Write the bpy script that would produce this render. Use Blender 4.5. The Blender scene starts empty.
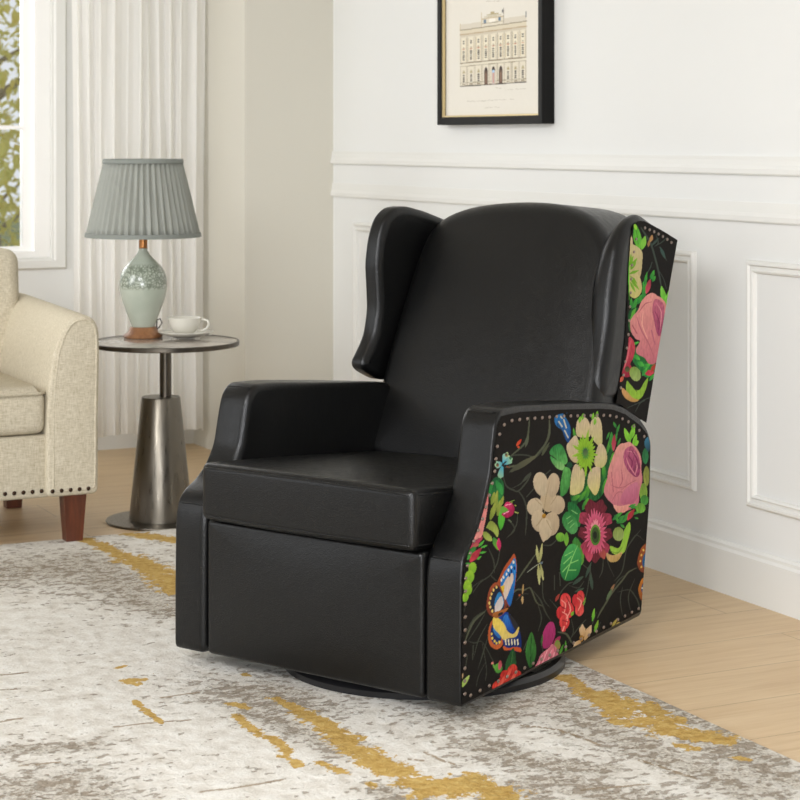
import bpy, bmesh, math, random
import numpy as np
from mathutils import Vector, Matrix
R = math.radians
S = bpy.context.scene
COL = S.collection

# ---------------------------------------------------------------- camera
cd = bpy.data.cameras.new('camera'); cam = bpy.data.objects.new('camera', cd); COL.objects.link(cam)
cam.location = (0, 0, 1.25); cam.rotation_euler = (R(90), 0, R(-26.4))
cd.sensor_width = 36; cd.lens = 89.1; cd.shift_y = -0.325; cd.clip_start = .05
cd.dof.use_dof = True; cd.dof.focus_distance = 4.75; cd.dof.aperture_fstop = 8
S.camera = cam
# ---------------------------------------------------------------- sky
W = bpy.data.worlds.new('daylight'); S.world = W; W.use_nodes = True
bg = W.node_tree.nodes['Background']; 
wt_ = W.node_tree; tcw = wt_.nodes.new('ShaderNodeTexCoord'); dt = wt_.nodes.new('ShaderNodeVectorMath'); dt.operation = 'DOT_PRODUCT'; dt.inputs[1].default_value = (-.64, .76, .1)
wt_.links.new(tcw.outputs['Generated'], dt.inputs[0]); wr = wt_.nodes.new('ShaderNodeMapRange'); wr.interpolation_type = 'SMOOTHSTEP'
wr.inputs['From Min'].default_value = -.35; wr.inputs['From Max'].default_value = .95; wr.inputs['To Min'].default_value = .36; wr.inputs['To Max'].default_value = 1.12
wt_.links.new(dt.outputs['Value'], wr.inputs['Value']); wt_.links.new(wr.outputs[0], bg.inputs['Strength']); bg.inputs['Color'].default_value = (.93, .97, 1.0, 1)
# ---------------------------------------------------------------- assumed daylight from the left, daylight at the back window, plus added fill lights
def area(name, loc, target, sx, sy, power, color=(1, 1, 1), spread=180):
    l = bpy.data.lights.new(name, 'AREA'); l.shape = 'RECTANGLE'; l.size = sx; l.size_y = sy; l.energy = power; l.color = color; l.spread = R(spread)
    o = bpy.data.objects.new(name, l); COL.objects.link(o); o.location = loc
    o.rotation_euler = (Vector(target) - Vector(loc)).to_track_quat('-Z', 'Y').to_euler()
    return o
area('fill_light_corner', (-1.6, 5.2, 2.2), (2.3, 7.5, 1.2), 1.6, 2.0, 23, (.97, .985, 1), 75)  # added fill that brightens the curtain and window corner; no window there
area('assumed_daylight_left', (-2.8, 5.6, 1.5), (2.6, 4.2, .3), 1.6, 1.9, 30, (.97, .985, 1))  # added light for daylight assumed from the open left side; no window there
area('window_daylight_back', (1.55, 7.95, 1.9), (1.9, 5.0, .4), 1.1, 1.6, 26, (1, .99, .98))
area('fill_light_front', (-0.7, -0.7, 1.05), (3.2, 4.3, .45), 2.0, 1.0, 92, (.95, .97, 1), 130)  # added fill beside the camera for the lower wall and leather; no window there
area('fill_light_high', (-0.9, 1.9, 2.7), (2.5, 4.2, 0), 1.6, 1.4, 74, (.97, .98, 1), 100)  # added overhead fill for rug, floor and lower wall; no such window
# ---------------------------------------------------------------- exposure
S.view_settings.view_transform = 'Standard'; S.view_settings.look = 'None'; S.view_settings.gamma = 1; S.view_settings.use_curve_mapping = False
S.view_settings.exposure = -0.24

# ---------------------------------------------------------------- materials
def lin(c):
    c = np.asarray(c, float) / 255.
    return np.where(c <= .04045, c / 12.92, ((c + .055) / 1.055) ** 2.4)
def rgba(c): return tuple(lin(c)) + (1,)
def mat(name, col=(200, 200, 200), rough=.6, metal=0, spec=.5, coat=0):
    m = bpy.data.materials.new(name); m.use_nodes = True; b = m.node_tree.nodes['Principled BSDF']
    b.inputs['Base Color'].default_value = rgba(col); b.inputs['Roughness'].default_value = rough
    b.inputs['Metallic'].default_value = metal; b.inputs['Specular IOR Level'].default_value = spec; b.inputs['Coat Weight'].default_value = coat
    return m
class NT:
    def __init__(s, m): s.t = m.node_tree; s.b = s.t.nodes['Principled BSDF']
    def n(s, typ, **k):
        x = s.t.nodes.new(typ)
        for a, v in k.items():
            if a.startswith('i_'): x.inputs[a[2:].replace('_', ' ')].default_value = v
            else: setattr(x, a, v)
        return x
    def l(s, a, b): s.t.links.new(a, b)
    def co(s, scale=(1, 1, 1), loc=(0, 0, 0)):
        c = s.n('ShaderNodeTexCoord'); m = s.n('ShaderNodeMapping'); m.inputs['Scale'].default_value = scale; m.inputs['Location'].default_value = loc
        s.l(c.outputs['Object'], m.inputs['Vector']); return m.outputs[0]
    def noise(s, vec, scale, detail=3, rough=.5):
        x = s.n('ShaderNodeTexNoise', i_Scale=scale, i_Detail=detail, i_Roughness=rough); s.l(vec, x.inputs['Vector']); return x.outputs['Fac']
    def ramp(s, fac, *st):
        x = s.n('ShaderNodeValToRGB'); e = x.color_ramp.elements
        while len(e) < len(st): e.new(.5)
        for k, (p, c) in enumerate(st): e[k].position = p; e[k].color = c if len(c) == 4 else rgba(c)
        s.l(fac, x.inputs[0]); return x.outputs[0]
    def mix(s, f, a, b, typ='MIX'):
        x = s.n('ShaderNodeMixRGB', blend_type=typ)
        for i, v in enumerate((f, a, b)):
            if hasattr(v, 'links'): s.l(v, x.inputs[i])
            elif i == 0: x.inputs[0].default_value = v
            else: x.inputs[i].default_value = rgba(v)
        return x.outputs[0]
    def math(s, op, a, b=0, c=None):
        x = s.n('ShaderNodeMath', operation=op)
        for i, v in enumerate((a, b, c)):
            if v is None: continue
            if hasattr(v, 'links'): s.l(v, x.inputs[i])
            else: x.inputs[i].default_value = v
        return x.outputs[0]
    def bump(s, h, strength=.3, dist=.001):
        x = s.n('ShaderNodeBump', i_Strength=strength, i_Distance=dist); s.l(h, x.inputs['Height']); s.l(x.outputs[0], s.b.inputs['Normal'])
    def base(s, c): s.l(c, s.b.inputs['Base Color'])
BWc = lambda v: (v, v, v, 1)

def m_leather():
    m = mat('black_leather', (7, 7, 7), .40, spec=.38); t = NT(m); c = t.co()
    v = t.n('ShaderNodeTexVoronoi', feature='F1', i_Scale=330); t.l(c, v.inputs['Vector'])
    n2 = t.noise(c, 14, 4, .6); n3 = t.noise(c, 900, 2)
    h = t.math('ADD', t.math('MULTIPLY', v.outputs['Distance'], .5), t.math('ADD', t.math('MULTIPLY', n2, 2.2), t.math('MULTIPLY', n3, .25)))
    t.bump(h, .42, .0016)
    t.l(t.ramp(t.noise(c, 60, 3), (.3, BWc(.29)), (.7, BWc(.40))), t.b.inputs['Roughness'])
    return m
M = {}
M['leather'] = m_leather()
def m_print(name, rough=.8, spec=.12, bump=.15):
    m = mat(name, rough=rough, spec=spec); t = NT(m); a = t.n('ShaderNodeAttribute', attribute_name='print'); c = t.co()
    t.base(a.outputs['Color'])
    if bump: t.bump(t.noise(c, 1400, 2), bump, .001)
    return m
M['floral'] = m_print('floral_print_fabric')
M['print'] = m_print('etching_paper', .9, .1, 0)
def m_wall():
    m = mat('cream_wall_paint', (226, 226, 223), .65, spec=.3); t = NT(m); c = t.co()
    t.bump(t.noise(c, 220, 3), .06, .001); return m
M['wall'] = m_wall()
M['trim'] = mat('satin_white_trim', (224, 223, 218), .55, spec=.35)
M['white'] = mat('window_gloss_white', (248, 247, 244), .4)
def m_floor():
    m = mat('pale_oak_boards', rough=.42, spec=.4); t = NT(m); c = t.co(loc=(0, -.124, 0))
    b = t.n('ShaderNodeTexBrick', offset=.37, offset_frequency=2, squash=1, i_Scale=1, i_Mortar_Size=.0013, i_Mortar_Smooth=.3, i_Bias=0, i_Brick_Width=1.9, i_Row_Height=.232)
    b.inputs['Color1'].default_value = BWc(.2); b.inputs['Color2'].default_value = BWc(.9); b.inputs['Mortar'].default_value = BWc(.5)
    t.l(c, b.inputs['Vector'])
    g = t.noise(t.co(scale=(1.2, 16, 1)), 2.2, 6, .6); g2 = t.noise(t.co(scale=(4, 70, 1)), 2.0, 4, .6); kn = t.noise(t.co(scale=(1, 2.2, 1)), 2.6, 3)
    col = t.ramp(g, (.25, (198, 169, 130)), (.5, (212, 186, 148)), (.78, (222, 199, 163)))
    col = t.mix(t.math('MULTIPLY', b.outputs['Color'], .22), col, (190, 156, 116))
    col = t.mix(t.ramp(g2, (.42, BWc(0)), (.75, BWc(.22))), col, (172, 136, 100))
    col = t.mix(t.ramp(kn, (.55, BWc(0)), (.8, BWc(.35))), col, (182, 148, 112))
    col = t.mix(t.math('MULTIPLY', b.outputs['Fac'], .7), col, (120, 92, 66))
    t.base(col); t.bump(t.math('ADD', t.math('MULTIPLY', b.outputs['Fac'], -1.), t.math('MULTIPLY', g2, .15)), .25, .002)
    return m
M['floor'] = m_floor()
def m_rug():
    m = mat('abstract_rug_pile', rough=.95, spec=.1); t = NT(m); c = t.co()
    a = t.n('ShaderNodeAttribute', attribute_name='print'); sp = t.n('ShaderNodeSeparateColor'); t.l(a.outputs['Color'], sp.inputs[0])
    gold, tau, lnn = sp.outputs[0], sp.outputs[1], sp.outputs[2]
    nf = t.noise(c, 75, 4, .65); nm = t.noise(t.co(scale=(1.1, 1, 1)), 20, 6, .66); nd = t.noise(t.co(scale=(.8, 1.1, 1)), 46, 3, .6); nbig = t.noise(t.co(scale=(1, 1.5, 1), loc=(3.1, 1.2, 0)), 2.3, 3)
    speck = t.noise(c, 190, 2)
    cream = t.ramp(nm, (.3, (198, 191, 180)), (.46, (218, 213, 204)), (.62, (230, 227, 220)))
    cream = t.mix(t.ramp(speck, (.35, BWc(.22)), (.55, BWc(0))), cream, (186, 178, 164))
    # grainy taupe, thresholded through the pile noise
    te = t.math('ADD', t.math('MULTIPLY', tau, .75), t.math('MULTIPLY', t.math('SUBTRACT', nm, .5), 1.5))
    te = t.math('ADD', te, t.math('MULTIPLY', t.math('SUBTRACT', nf, .5), .8))
    tm = t.ramp(te, (.46, BWc(0)), (.68, BWc(1)))
    tcol = t.ramp(speck, (.34, (132, 122, 108)), (.5, (180, 171, 157)), (.66, (210, 203, 191)))
    col = t.mix(t.math('MULTIPLY', tm, .8), cream, tcol)
    # short dark dashes, stronger where the rug wears to taupe
    de = t.math('ADD', nd, t.math('ADD', t.math('MULTIPLY', tau, .14), t.math('MULTIPLY', nbig, .16)))
    dm = t.ramp(de, (.725, BWc(0)), (.75, BWc(1)))
    col = t.mix(t.math('MULTIPLY', dm, .62), col, (124, 108, 88))
    ln = t.ramp(t.math('ADD', lnn, t.math('MULTIPLY', t.math('SUBTRACT', nf, .5), .7)), (.5, BWc(0)), (.62, BWc(.75)))
    col = t.mix(ln, col, (142, 122, 94))
    ge = t.math('ADD', gold, t.math('ADD', t.math('MULTIPLY', t.math('SUBTRACT', nm, .5), 1.7), t.math('MULTIPLY', t.math('SUBTRACT', nf, .5), 1.5)))
    gm = t.ramp(ge, (.52, BWc(0)), (.56, BWc(1)))
    gcol = t.ramp(t.noise(c, 60, 4, .7), (.3, (166, 130, 66)), (.55, (194, 162, 96)), (.8, (208, 184, 124)))
    col = t.mix(gm, col, gcol)
    t.base(col)
    h = t.math('ADD', t.math('MULTIPLY', nm, 1.2), t.math('ADD', t.math('MULTIPLY', speck, .3), t.math('MULTIPLY', t.math('ADD', tm, dm), -.5)))
    t.bump(h, .75, .008)
    return m
M['rug'] = m_rug()
def m_linen():
    m = mat('cream_linen', (222, 214, 198), .9, spec=.15); t = NT(m)
    w1 = t.n('ShaderNodeTexWave', wave_type='BANDS', bands_direction='X', i_Scale=62, i_Distortion=2.0, i_Detail=2); t.l(t.co(), w1.inputs['Vector'])
    w2 = t.noise(t.co(scale=(1, 1, .12)), 420, 2); w3 = t.noise(t.co(scale=(.12, 1, 1)), 420, 2)
    s = t.math('ADD', t.math('MULTIPLY', w2, .6), t.math('ADD', t.math('MULTIPLY', w1.outputs['Fac'], .0), t.math('MULTIPLY', w3, .6)))
    t.base(t.ramp(s, (.35, (168, 157, 134)), (.62, (200, 190, 168)), (.85, (218, 210, 192)))); t.bump(s, .5, .002)
    return m
M['linen'] = m_linen()
def m_wood(name, c0, c1, rough=.4, sc=(1, 1, .1)):
    m = mat(name, rough=rough); t = NT(m)
    t.base(t.ramp(t.noise(t.co(scale=sc), 60, 4, .6), (.3, c0), (.7, c1))); return m
M['mahogany'] = m_wood('reddish_brown_wood', (70, 34, 20), (104, 54, 34))
M['lampwood'] = m_wood('turned_oak', (120, 78, 48), (156, 110, 72), sc=(1, 1, .3))
def m_metal(name, col, rough=.3, brush=(1, 1, .02)):
    m = mat(name, col, rough, 1); t = NT(m)
    n = t.noise(t.co(scale=brush), 130, 3); t.l(t.ramp(n, (.3, BWc(rough * .75)), (.7, BWc(rough * 1.3))), t.b.inputs['Roughness'])
    return m
M['gunmetal'] = m_metal('brushed_bronze_steel', (116, 110, 100), .34)
M['dark_gunmetal'] = m_metal('dark_bronze_steel', (92, 86, 78), .35)
M['brass'] = m_metal('aged_copper', (168, 116, 72), .35)
M['black_metal'] = mat('black_enamel_steel', (22, 22, 24), .28)
M['nail'] = m_metal('antique_pewter_nail', (150, 134, 124), .38, (1, 1, 1))
M['dark_nail'] = m_metal('antique_brown_nail', (70, 54, 44), .4, (1, 1, 1))
def m_stone():
    m = mat('grey_marble_top', rough=.1, spec=.6); t = NT(m)
    t.base(t.ramp(t.noise(t.co(), 7, 6, .65), (.35, (146, 138, 130)), (.55, (180, 172, 162)), (.7, (204, 198, 188)))); return m
M['stone'] = m_stone()
def m_celadon():
    m = mat('celadon_glaze', (160, 176, 164), .22, spec=.5, coat=.3); t = NT(m); c = t.co()
    # carved scroll band round the shoulder
    sx = t.n('ShaderNodeSeparateXYZ'); tc = t.n('ShaderNodeTexCoord'); t.l(tc.outputs['Object'], sx.inputs[0])
    band = t.math('SUBTRACT', 1, t.math('SMOOTH_MIN', 1, t.math('MULTIPLY', t.math('ABSOLUTE', t.math('SUBTRACT', sx.outputs['Z'], .205)), 21), .3))
    band = t.math('MAXIMUM', band, 0)
    v = t.n('ShaderNodeTexVoronoi', feature='DISTANCE_TO_EDGE', i_Scale=85); dn = t.n('ShaderNodeTexNoise', i_Scale=30, i_Detail=2); t.l(c, dn.inputs['Vector'])
    mx = t.n('ShaderNodeMixRGB', blend_type='ADD'); mx.inputs[0].default_value = .035; t.l(c, mx.inputs[1]); t.l(dn.outputs['Color'], mx.inputs[2]); t.l(mx.outputs[0], v.inputs['Vector'])
    line = t.ramp(v.outputs['Distance'], (.06, BWc(1)), (.2, BWc(0)))
    f = t.math('MULTIPLY', line, t.ramp(band, (.08, BWc(0)), (.3, BWc(1))))
    base = t.ramp(t.noise(c, 6, 3), (.35, (168, 175, 160)), (.65, (186, 190, 176)))
    t.base(t.mix(t.math('MULTIPLY', f, .8), base, (98, 106, 90))); t.bump(f, -.6, .003)
    return m
M['celadon'] = m_celadon()
def m_shade():
    m = mat('grey_green_pleated_silk', (176, 178, 170), .7, spec=.25); t = NT(m)
    t.bump(t.noise(t.co(scale=(1, 1, .1)), 300, 2), .15, .001)
    tr = t.n('ShaderNodeBsdfTranslucent'); tr.inputs[0].default_value = rgba((170, 172, 162)); mx = t.n('ShaderNodeMixShader'); mx.inputs[0].default_value = .3
    o = t.t.nodes['Material Output']; t.l(t.b.outputs[0], mx.inputs[1]); t.l(tr.outputs[0], mx.inputs[2]); t.l(mx.outputs[0], o.inputs['Surface'])
    return m
M['shade'] = m_shade()
M['shade_trim'] = mat('grey_shade_binding', (126, 130, 124), .8)
def m_curtain():
    m = mat('sheer_ivory_curtain', (250, 249, 246), .85, spec=.1); t = NT(m)
    t.bump(t.noise(t.co(scale=(1, 1, .05)), 500, 2), .1, .001)
    tr = t.n('ShaderNodeBsdfTranslucent'); tr.inputs[0].default_value = rgba((246, 243, 236)); mx = t.n('ShaderNodeMixShader'); mx.inputs[0].default_value = .45
    o = t.t.nodes['Material Output']; t.l(t.b.outputs[0], mx.inputs[1]); t.l(tr.outputs[0], mx.inputs[2]); t.l(mx.outputs[0], o.inputs['Surface'])
    return m
M['curtain'] = m_curtain()
M['ceramic'] = mat('off_white_stoneware', (214, 210, 198), .25, coat=.3)
M['gold'] = mat('gilt_lip', (206, 186, 140), .4, .5)
M['black_frame'] = mat('black_lacquer_frame', (14, 13, 12), .55, spec=.2)
M['mat_board'] = mat('cream_mat_board', (232, 226, 212), .9)
M['tea'] = mat('tea', (96, 56, 24), .1)
M['cord'] = mat('dark_cord', (40, 34, 30), .6)
def m_glass():
    m = bpy.data.materials.new('clear_pane'); m.use_nodes = True; t = m.node_tree; t.nodes.remove(t.nodes['Principled BSDF'])
    g = t.nodes.new('ShaderNodeBsdfGlossy'); g.inputs['Roughness'].default_value = .02; tr = t.nodes.new('ShaderNodeBsdfTransparent'); fr = t.nodes.new('ShaderNodeFresnel'); fr.inputs[0].default_value = 1.45
    mx = t.nodes.new('ShaderNodeMixShader'); t.links.new(fr.outputs[0], mx.inputs[0]); t.links.new(tr.outputs[0], mx.inputs[1]); t.links.new(g.outputs[0], mx.inputs[2]); t.links.new(mx.outputs[0], t.nodes['Material Output'].inputs[0])
    return m
M['glass'] = m_glass()
def m_leaf():
    m = mat('autumn_yellow_green_leaves', rough=.6, spec=.3); t = NT(m)
    t.base(t.ramp(t.noise(t.co(), 5, 3, .7), (.36, (222, 228, 140)), (.5, (246, 240, 140)), (.64, (250, 226, 120))))
    tr = t.n('ShaderNodeBsdfTranslucent'); tr.inputs[0].default_value = rgba((244, 236, 150)); mx = t.n('ShaderNodeMixShader'); mx.inputs[0].default_value = .5
    o = t.t.nodes['Material Output']; t.l(t.b.outputs[0], mx.inputs[1]); t.l(tr.outputs[0], mx.inputs[2]); t.l(mx.outputs[0], o.inputs['Surface'])
    return m
M['leaf'] = m_leaf()
M['bark'] = m_wood('grey_bark', (150, 136, 112), (190, 176, 150), .9)
M['lawn'] = mat('outdoor_lawn', (150, 160, 110), .95)

# ---------------------------------------------------------------- mesh helpers
def tag(o, label=None, cat=None, group=None, kind=None):
    if label: o['label'] = label
    if cat: o['category'] = cat
    if group: o['group'] = group
    if kind: o['kind'] = kind
    return o
def empty(name, loc=(0, 0, 0), rz=0):
    o = bpy.data.objects.new(name, None); COL.objects.link(o); o.location = loc; o.rotation_euler = (0, 0, rz); o.empty_display_size = .1; return o
def link(name, me, m, parent=None):
    o = bpy.data.objects.new(name, me); COL.objects.link(o)
    if m: me.materials.append(m)
    if parent: o.parent = parent
    return o
def meshobj(name, V, F, m, parent=None, smooth=True):
    me = bpy.data.meshes.new(name); me.from_pydata([tuple(map(float, v)) for v in V], [], F)
    bm = bmesh.new(); bm.from_mesh(me); bmesh.ops.recalc_face_normals(bm, faces=bm.faces); bm.to_mesh(me); bm.free()
    if smooth:
        for p in me.polygons: p.use_smooth = True
    return link(name, me, m, parent)
class MB:
    def __init__(s): s.V = []; s.F = []
    def add(s, V, F): k = len(s.V); s.V += [tuple(v) for v in V]; s.F += [tuple(i + k for i in f) for f in F]; return s
    def box(s, x0, x1, y0, y1, z0, z1):
        V = [(x, y, z) for x in (x0, x1) for y in (y0, y1) for z in (z0, z1)]
        return s.add(V, [(0, 1, 3, 2), (4, 6, 7, 5), (0, 4, 5, 1), (2, 3, 7, 6), (0, 2, 6, 4), (1, 5, 7, 3)])
    def bevbox(s, x0, x1, y0, y1, z0, z1, r, seg=3, f=None):
        bm = bmesh.new(); bmesh.ops.create_cube(bm, size=1)
        for v in bm.verts: v.co = Vector(((x0 + x1) / 2 + v.co.x * (x1 - x0), (y0 + y1) / 2 + v.co.y * (y1 - y0), (z0 + z1) / 2 + v.co.z * (z1 - z0)))
        bmesh.ops.bevel(bm, geom=bm.edges[:], offset=r, segments=seg, profile=.5, affect='EDGES')
        bm.verts.index_update()
        V = [f(*v.co) if f else tuple(v.co) for v in bm.verts]; F = [[v.index for v in fc.verts] for fc in bm.faces]; bm.free()
        return s.add(V, F)
    def lathe(s, prof, n=40, c=(0, 0, 0), mod=None, caps=True):
        V = []; F = []
        for j, (r, z) in enumerate(prof):
            for i in range(n):
                a = 2 * math.pi * i / n; rr = r * (mod(a, j) if mod else 1); V.append((c[0] + rr * math.cos(a), c[1] + rr * math.sin(a), c[2] + z))
        for j in range(len(prof) - 1):
            for i in range(n): F.append((j * n + i, j * n + (i + 1) % n, (j + 1) * n + (i + 1) % n, (j + 1) * n + i))
        if caps and prof[0][0] > 1e-5: F.append(tuple(range(n)))
        if caps and prof[-1][0] > 1e-5: F.append(tuple((len(prof) - 1) * n + i for i in range(n)))
        return s.add(V, F)
    def tube(s, pts, r, n=8, closed=False):
        P = [Vector(p) for p in pts]; m = len(P); V = []; F = []
        up = Vector((0, 0, 1)); prev = None
        for i, p in enumerate(P):
            a = P[(i - 1) % m] if closed or i > 0 else p; b = P[(i + 1) % m] if closed or i < m - 1 else p
            t = (b - a).normalized()
            x = (prev - t * prev.dot(t)).normalized() if prev and (prev - t * prev.dot(t)).length > 1e-4 else (t.cross(up) if t.cross(up).length > 1e-3 else t.cross(Vector((1, 0, 0)))).normalized()
            prev = x; y = t.cross(x)
            for k in range(n):
                an = 2 * math.pi * k / n; rr = r[i] if isinstance(r, (list, tuple)) else r
                V.append(p + x * math.cos(an) * rr + y * math.sin(an) * rr)
        for i in range(m if closed else m - 1):
            for k in range(n):
                j = (i + 1) % m; F.append((i * n + k, i * n + (k + 1) % n, j * n + (k + 1) % n, j * n + k))
        if not closed: F += [tuple(range(n)), tuple((m - 1) * n + k for k in range(n))]
        return s.add(V, F)
    def build(s, name, m, parent=None, smooth=False): return meshobj(name, s.V, s.F, m, parent, smooth)
def sharpen(o, ang=35):
    bm = bmesh.new(); bm.from_mesh(o.data)
    for e in bm.edges:
        if len(e.link_faces) == 2 and e.calc_face_angle(0) > R(ang): e.smooth = False
    bm.to_mesh(o.data); bm.free(); return o
def resample(poly, step, it=2):
    P = np.array(poly, float); n = len(P); out = []
    for i in range(n):
        a, b = P[i], P[(i + 1) % n]; k = max(1, int(np.linalg.norm(b - a) / step))
        for j in range(k): out.append(a + (b - a) * j / k)
    Q = np.array(out)
    for _ in range(it): Q = .5 * Q + .25 * (np.roll(Q, 1, 0) + np.roll(Q, -1, 0))
    ar = .5 * np.sum(Q[:, 0] * np.roll(Q[:, 1], -1) - np.roll(Q[:, 0], -1) * Q[:, 1])
    return Q if ar > 0 else Q[::-1]
def inset(Q, d):
    t = np.roll(Q, -1, 0) - np.roll(Q, 1, 0); t /= np.linalg.norm(t, axis=1)[:, None] + 1e-9
    N = np.stack([-t[:, 1], t[:, 0]], 1); return Q + N * d
def slab(name, Q, mapf, r0, r1, thick, m, parent, bulge0=0, bulge1=0, K=5, interior=7):
    """rounded panel: outline Q (a,b), side 0 at c=0 and side 1 at c=thick, rims rounded by r0/r1, faces bulging out"""
    n = len(Q); rings = []; cen = Q.mean(0); mid = (Q.max(0) + Q.min(0)) / 2; half = (Q.max(0) - Q.min(0)) / 2
    def inner(side, r, bul):
        I = inset(Q, r); res = []
        for s in ([k / interior for k in range(1, interior + 1)] if bul else []):
            row = []
            for p in I:
                x_, y_ = cen[0] + (p[0] - cen[0]) * s, cen[1] + (p[1] - cen[1]) * s
                X_ = (x_ - mid[0]) / half[0]; Y_ = (y_ - mid[1]) / half[1]
                c = bul * max(0, 1 - X_ ** 2) ** .9 * max(0, 1 - Y_ ** 2) ** .9 * (1 - s ** 10); row.append((x_, y_, -c if side == 0 else thick + c))
            res.append(row)
        return res
    i0 = inner(0, r0, bulge0); i1 = inner(1, r1, bulge1)
    rings += i0 if i0 else []
    for k in range(0 if not i0 else 1, K + 1):
        a = math.pi / 2 * k / K; I = inset(Q, r0 * (1 - math.sin(a))); rings.append([(p[0], p[1], r0 * (1 - math.cos(a))) for p in I])
    for k in range(0, K + 1):
        a = math.pi / 2 * k / K; I = inset(Q, r1 * (1 - math.cos(a))); rings.append([(p[0], p[1], thick - r1 * (1 - math.sin(a))) for p in I])
    if i1: rings += i1[::-1][1:]
    V = [mapf(*p) for ring in rings for p in ring]; F = []
    for j in range(len(rings) - 1):
        for i in range(n): F.append((j * n + i, j * n + (i + 1) % n, (j + 1) * n + (i + 1) % n, (j + 1) * n + i))
    if i0: V.append(mapf(cen[0], cen[1], -bulge0)); F += [(i, (i + 1) % n, len(V) - 1) for i in range(n)]
    else: F.append(tuple(range(n)))
    L = (len(rings) - 1) * n
    if i1: V.append(mapf(cen[0], cen[1], thick + bulge1)); F += [(L + i, L + (i + 1) % n, len(V) - 1) for i in range(n)]
    else: F.append(tuple(L + i for i in range(n)))
    return meshobj(name, V, F, m, parent)
def inpoly(P, poly):
    x, y = P[:, 0], P[:, 1]; r = np.zeros(len(P), bool); n = len(poly)
    for i in range(n):
        x0, y0 = poly[i]; x1, y1 = poly[(i + 1) % n]
        if y0 == y1: continue
        c = ((y0 > y) != (y1 > y)); r ^= c & (x < (x1 - x0) * (y - y0) / (y1 - y0) + x0)
    return r
def catmull(P, k=4):
    P = np.array(P, float); out = []
    a, b, c, d = np.roll(P, 1, 0), P, np.roll(P, -1, 0), np.roll(P, -2, 0)
    for j in range(k):
        t = j / k; out.append(.5 * (2 * b + (c - a) * t + (2 * a - 5 * b + 4 * c - d) * t * t + (3 * b - a - 3 * c + d) * t ** 3))
    return np.stack(out, 1).reshape(-1, 2)
def vnoise(P, s, seed=0):
    q = P / s; i = np.floor(q).astype(int); f = q - i; f = f * f * (3 - 2 * f)
    def h(a, b): v = np.sin(a * 127.1 + b * 311.7 + seed * 74.7) * 43758.5453; return v - np.floor(v)
    return (h(i[:, 0], i[:, 1]) * (1 - f[:, 0]) + h(i[:, 0] + 1, i[:, 1]) * f[:, 0]) * (1 - f[:, 1]) + (h(i[:, 0], i[:, 1] + 1) * (1 - f[:, 0]) + h(i[:, 0] + 1, i[:, 1] + 1) * f[:, 0]) * f[:, 1]
def paint(P, data, ground, gain=1.0, mottle=.2):
    """colour the points P (mm on the cloth) with the printed shapes"""
    col = np.tile(lin(ground), (len(P), 1)) * (1 - mottle / 2 + mottle * vnoise(P, 9.)[:, None])
    order = np.argsort(P[:, 0]); xs = P[order, 0]
    for row in data:
        c0 = lin(row[0:3]); c1 = lin(row[3:6]); s = row[6]; sm = row[7]
        v = np.array(row[8:], float).reshape(-1, 2); g0, g1 = v[0], v[1]; poly = v[2:]
        if sm: poly = catmull(poly)
        lo, hi = np.searchsorted(xs, [poly[:, 0].min(), poly[:, 0].max()]); idx = order[lo:hi]
        idx = idx[(P[idx, 1] >= poly[:, 1].min()) & (P[idx, 1] <= poly[:, 1].max())]
        if not len(idx): continue
        idx = idx[inpoly(P[idx], poly)]
        if not len(idx): continue
        q = P[idx]; d = g1 - g0; L2 = float(d @ d) + 1e-6; t = np.clip((q - g0) @ d / L2, 0, 1); c = c0 + (c1 - c0) * t[:, None]
        if s:
            side_ = ((q - g0) @ np.array([-d[1], d[0]])) / math.sqrt(L2)
            w = vnoise(np.stack([side_ * 3.2, (q - g0) @ d / math.sqrt(L2) * .8], 1), 9., s) * .6 + vnoise(q, 7., s + 1) * .4
            c = c * (1 + s / 100. * 3.2 * (w[:, None] - .5))
        col[idx] = np.clip(c, 0, 1)
    return col * gain
def printed(name, poly, mapf, data, ground, step, m, parent, gain=1.0, mottle=.2):
    """a cloth or paper panel as a fine grid inside its outline, the print stored per vertex"""
    poly = np.array(poly); x0, y0 = poly.min(0); x1, y1 = poly.max(0)
    nx = int((x1 - x0) / step[0]) + 2; ny = int((y1 - y0) / step[1]) + 2
    X, Y = np.meshgrid(np.linspace(x0, x1, nx), np.linspace(y0, y1, ny)); P = np.stack([X.ravel(), Y.ravel()], 1)
    ins = inpoly(P, poly); q = ins.reshape(ny, nx); ok = q[:-1, :-1] & q[1:, :-1] & q[:-1, 1:] & q[1:, 1:]
    jj, ii = np.nonzero(ok); k = jj * nx + ii; F = np.stack([k, k + 1, k + nx + 1, k + nx], 1)
    used, inv = np.unique(F.ravel(), return_inverse=True); P = P[used]; F = inv.reshape(-1, 4)
    V = np.array(mapf(P / 1000.)) ; me = bpy.data.meshes.new(name)
    me.vertices.add(len(V)); me.vertices.foreach_set('co', V.ravel()); me.loops.add(F.size); me.loops.foreach_set('vertex_index', F.ravel().astype(np.int32))
    me.polygons.add(len(F)); me.polygons.foreach_set('loop_start', np.arange(0, F.size, 4, dtype=np.int32)); me.polygons.foreach_set('loop_total', np.full(len(F), 4, np.int32))
    me.update(calc_edges=True); me.validate()
    a = me.color_attributes.new('print', 'FLOAT_COLOR', 'POINT'); c = np.ones((len(P), 4)); c[:, :3] = paint(P, data, ground, gain, mottle); a.data.foreach_set('color', c.ravel())
    return link(name, me, m, parent)

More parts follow.
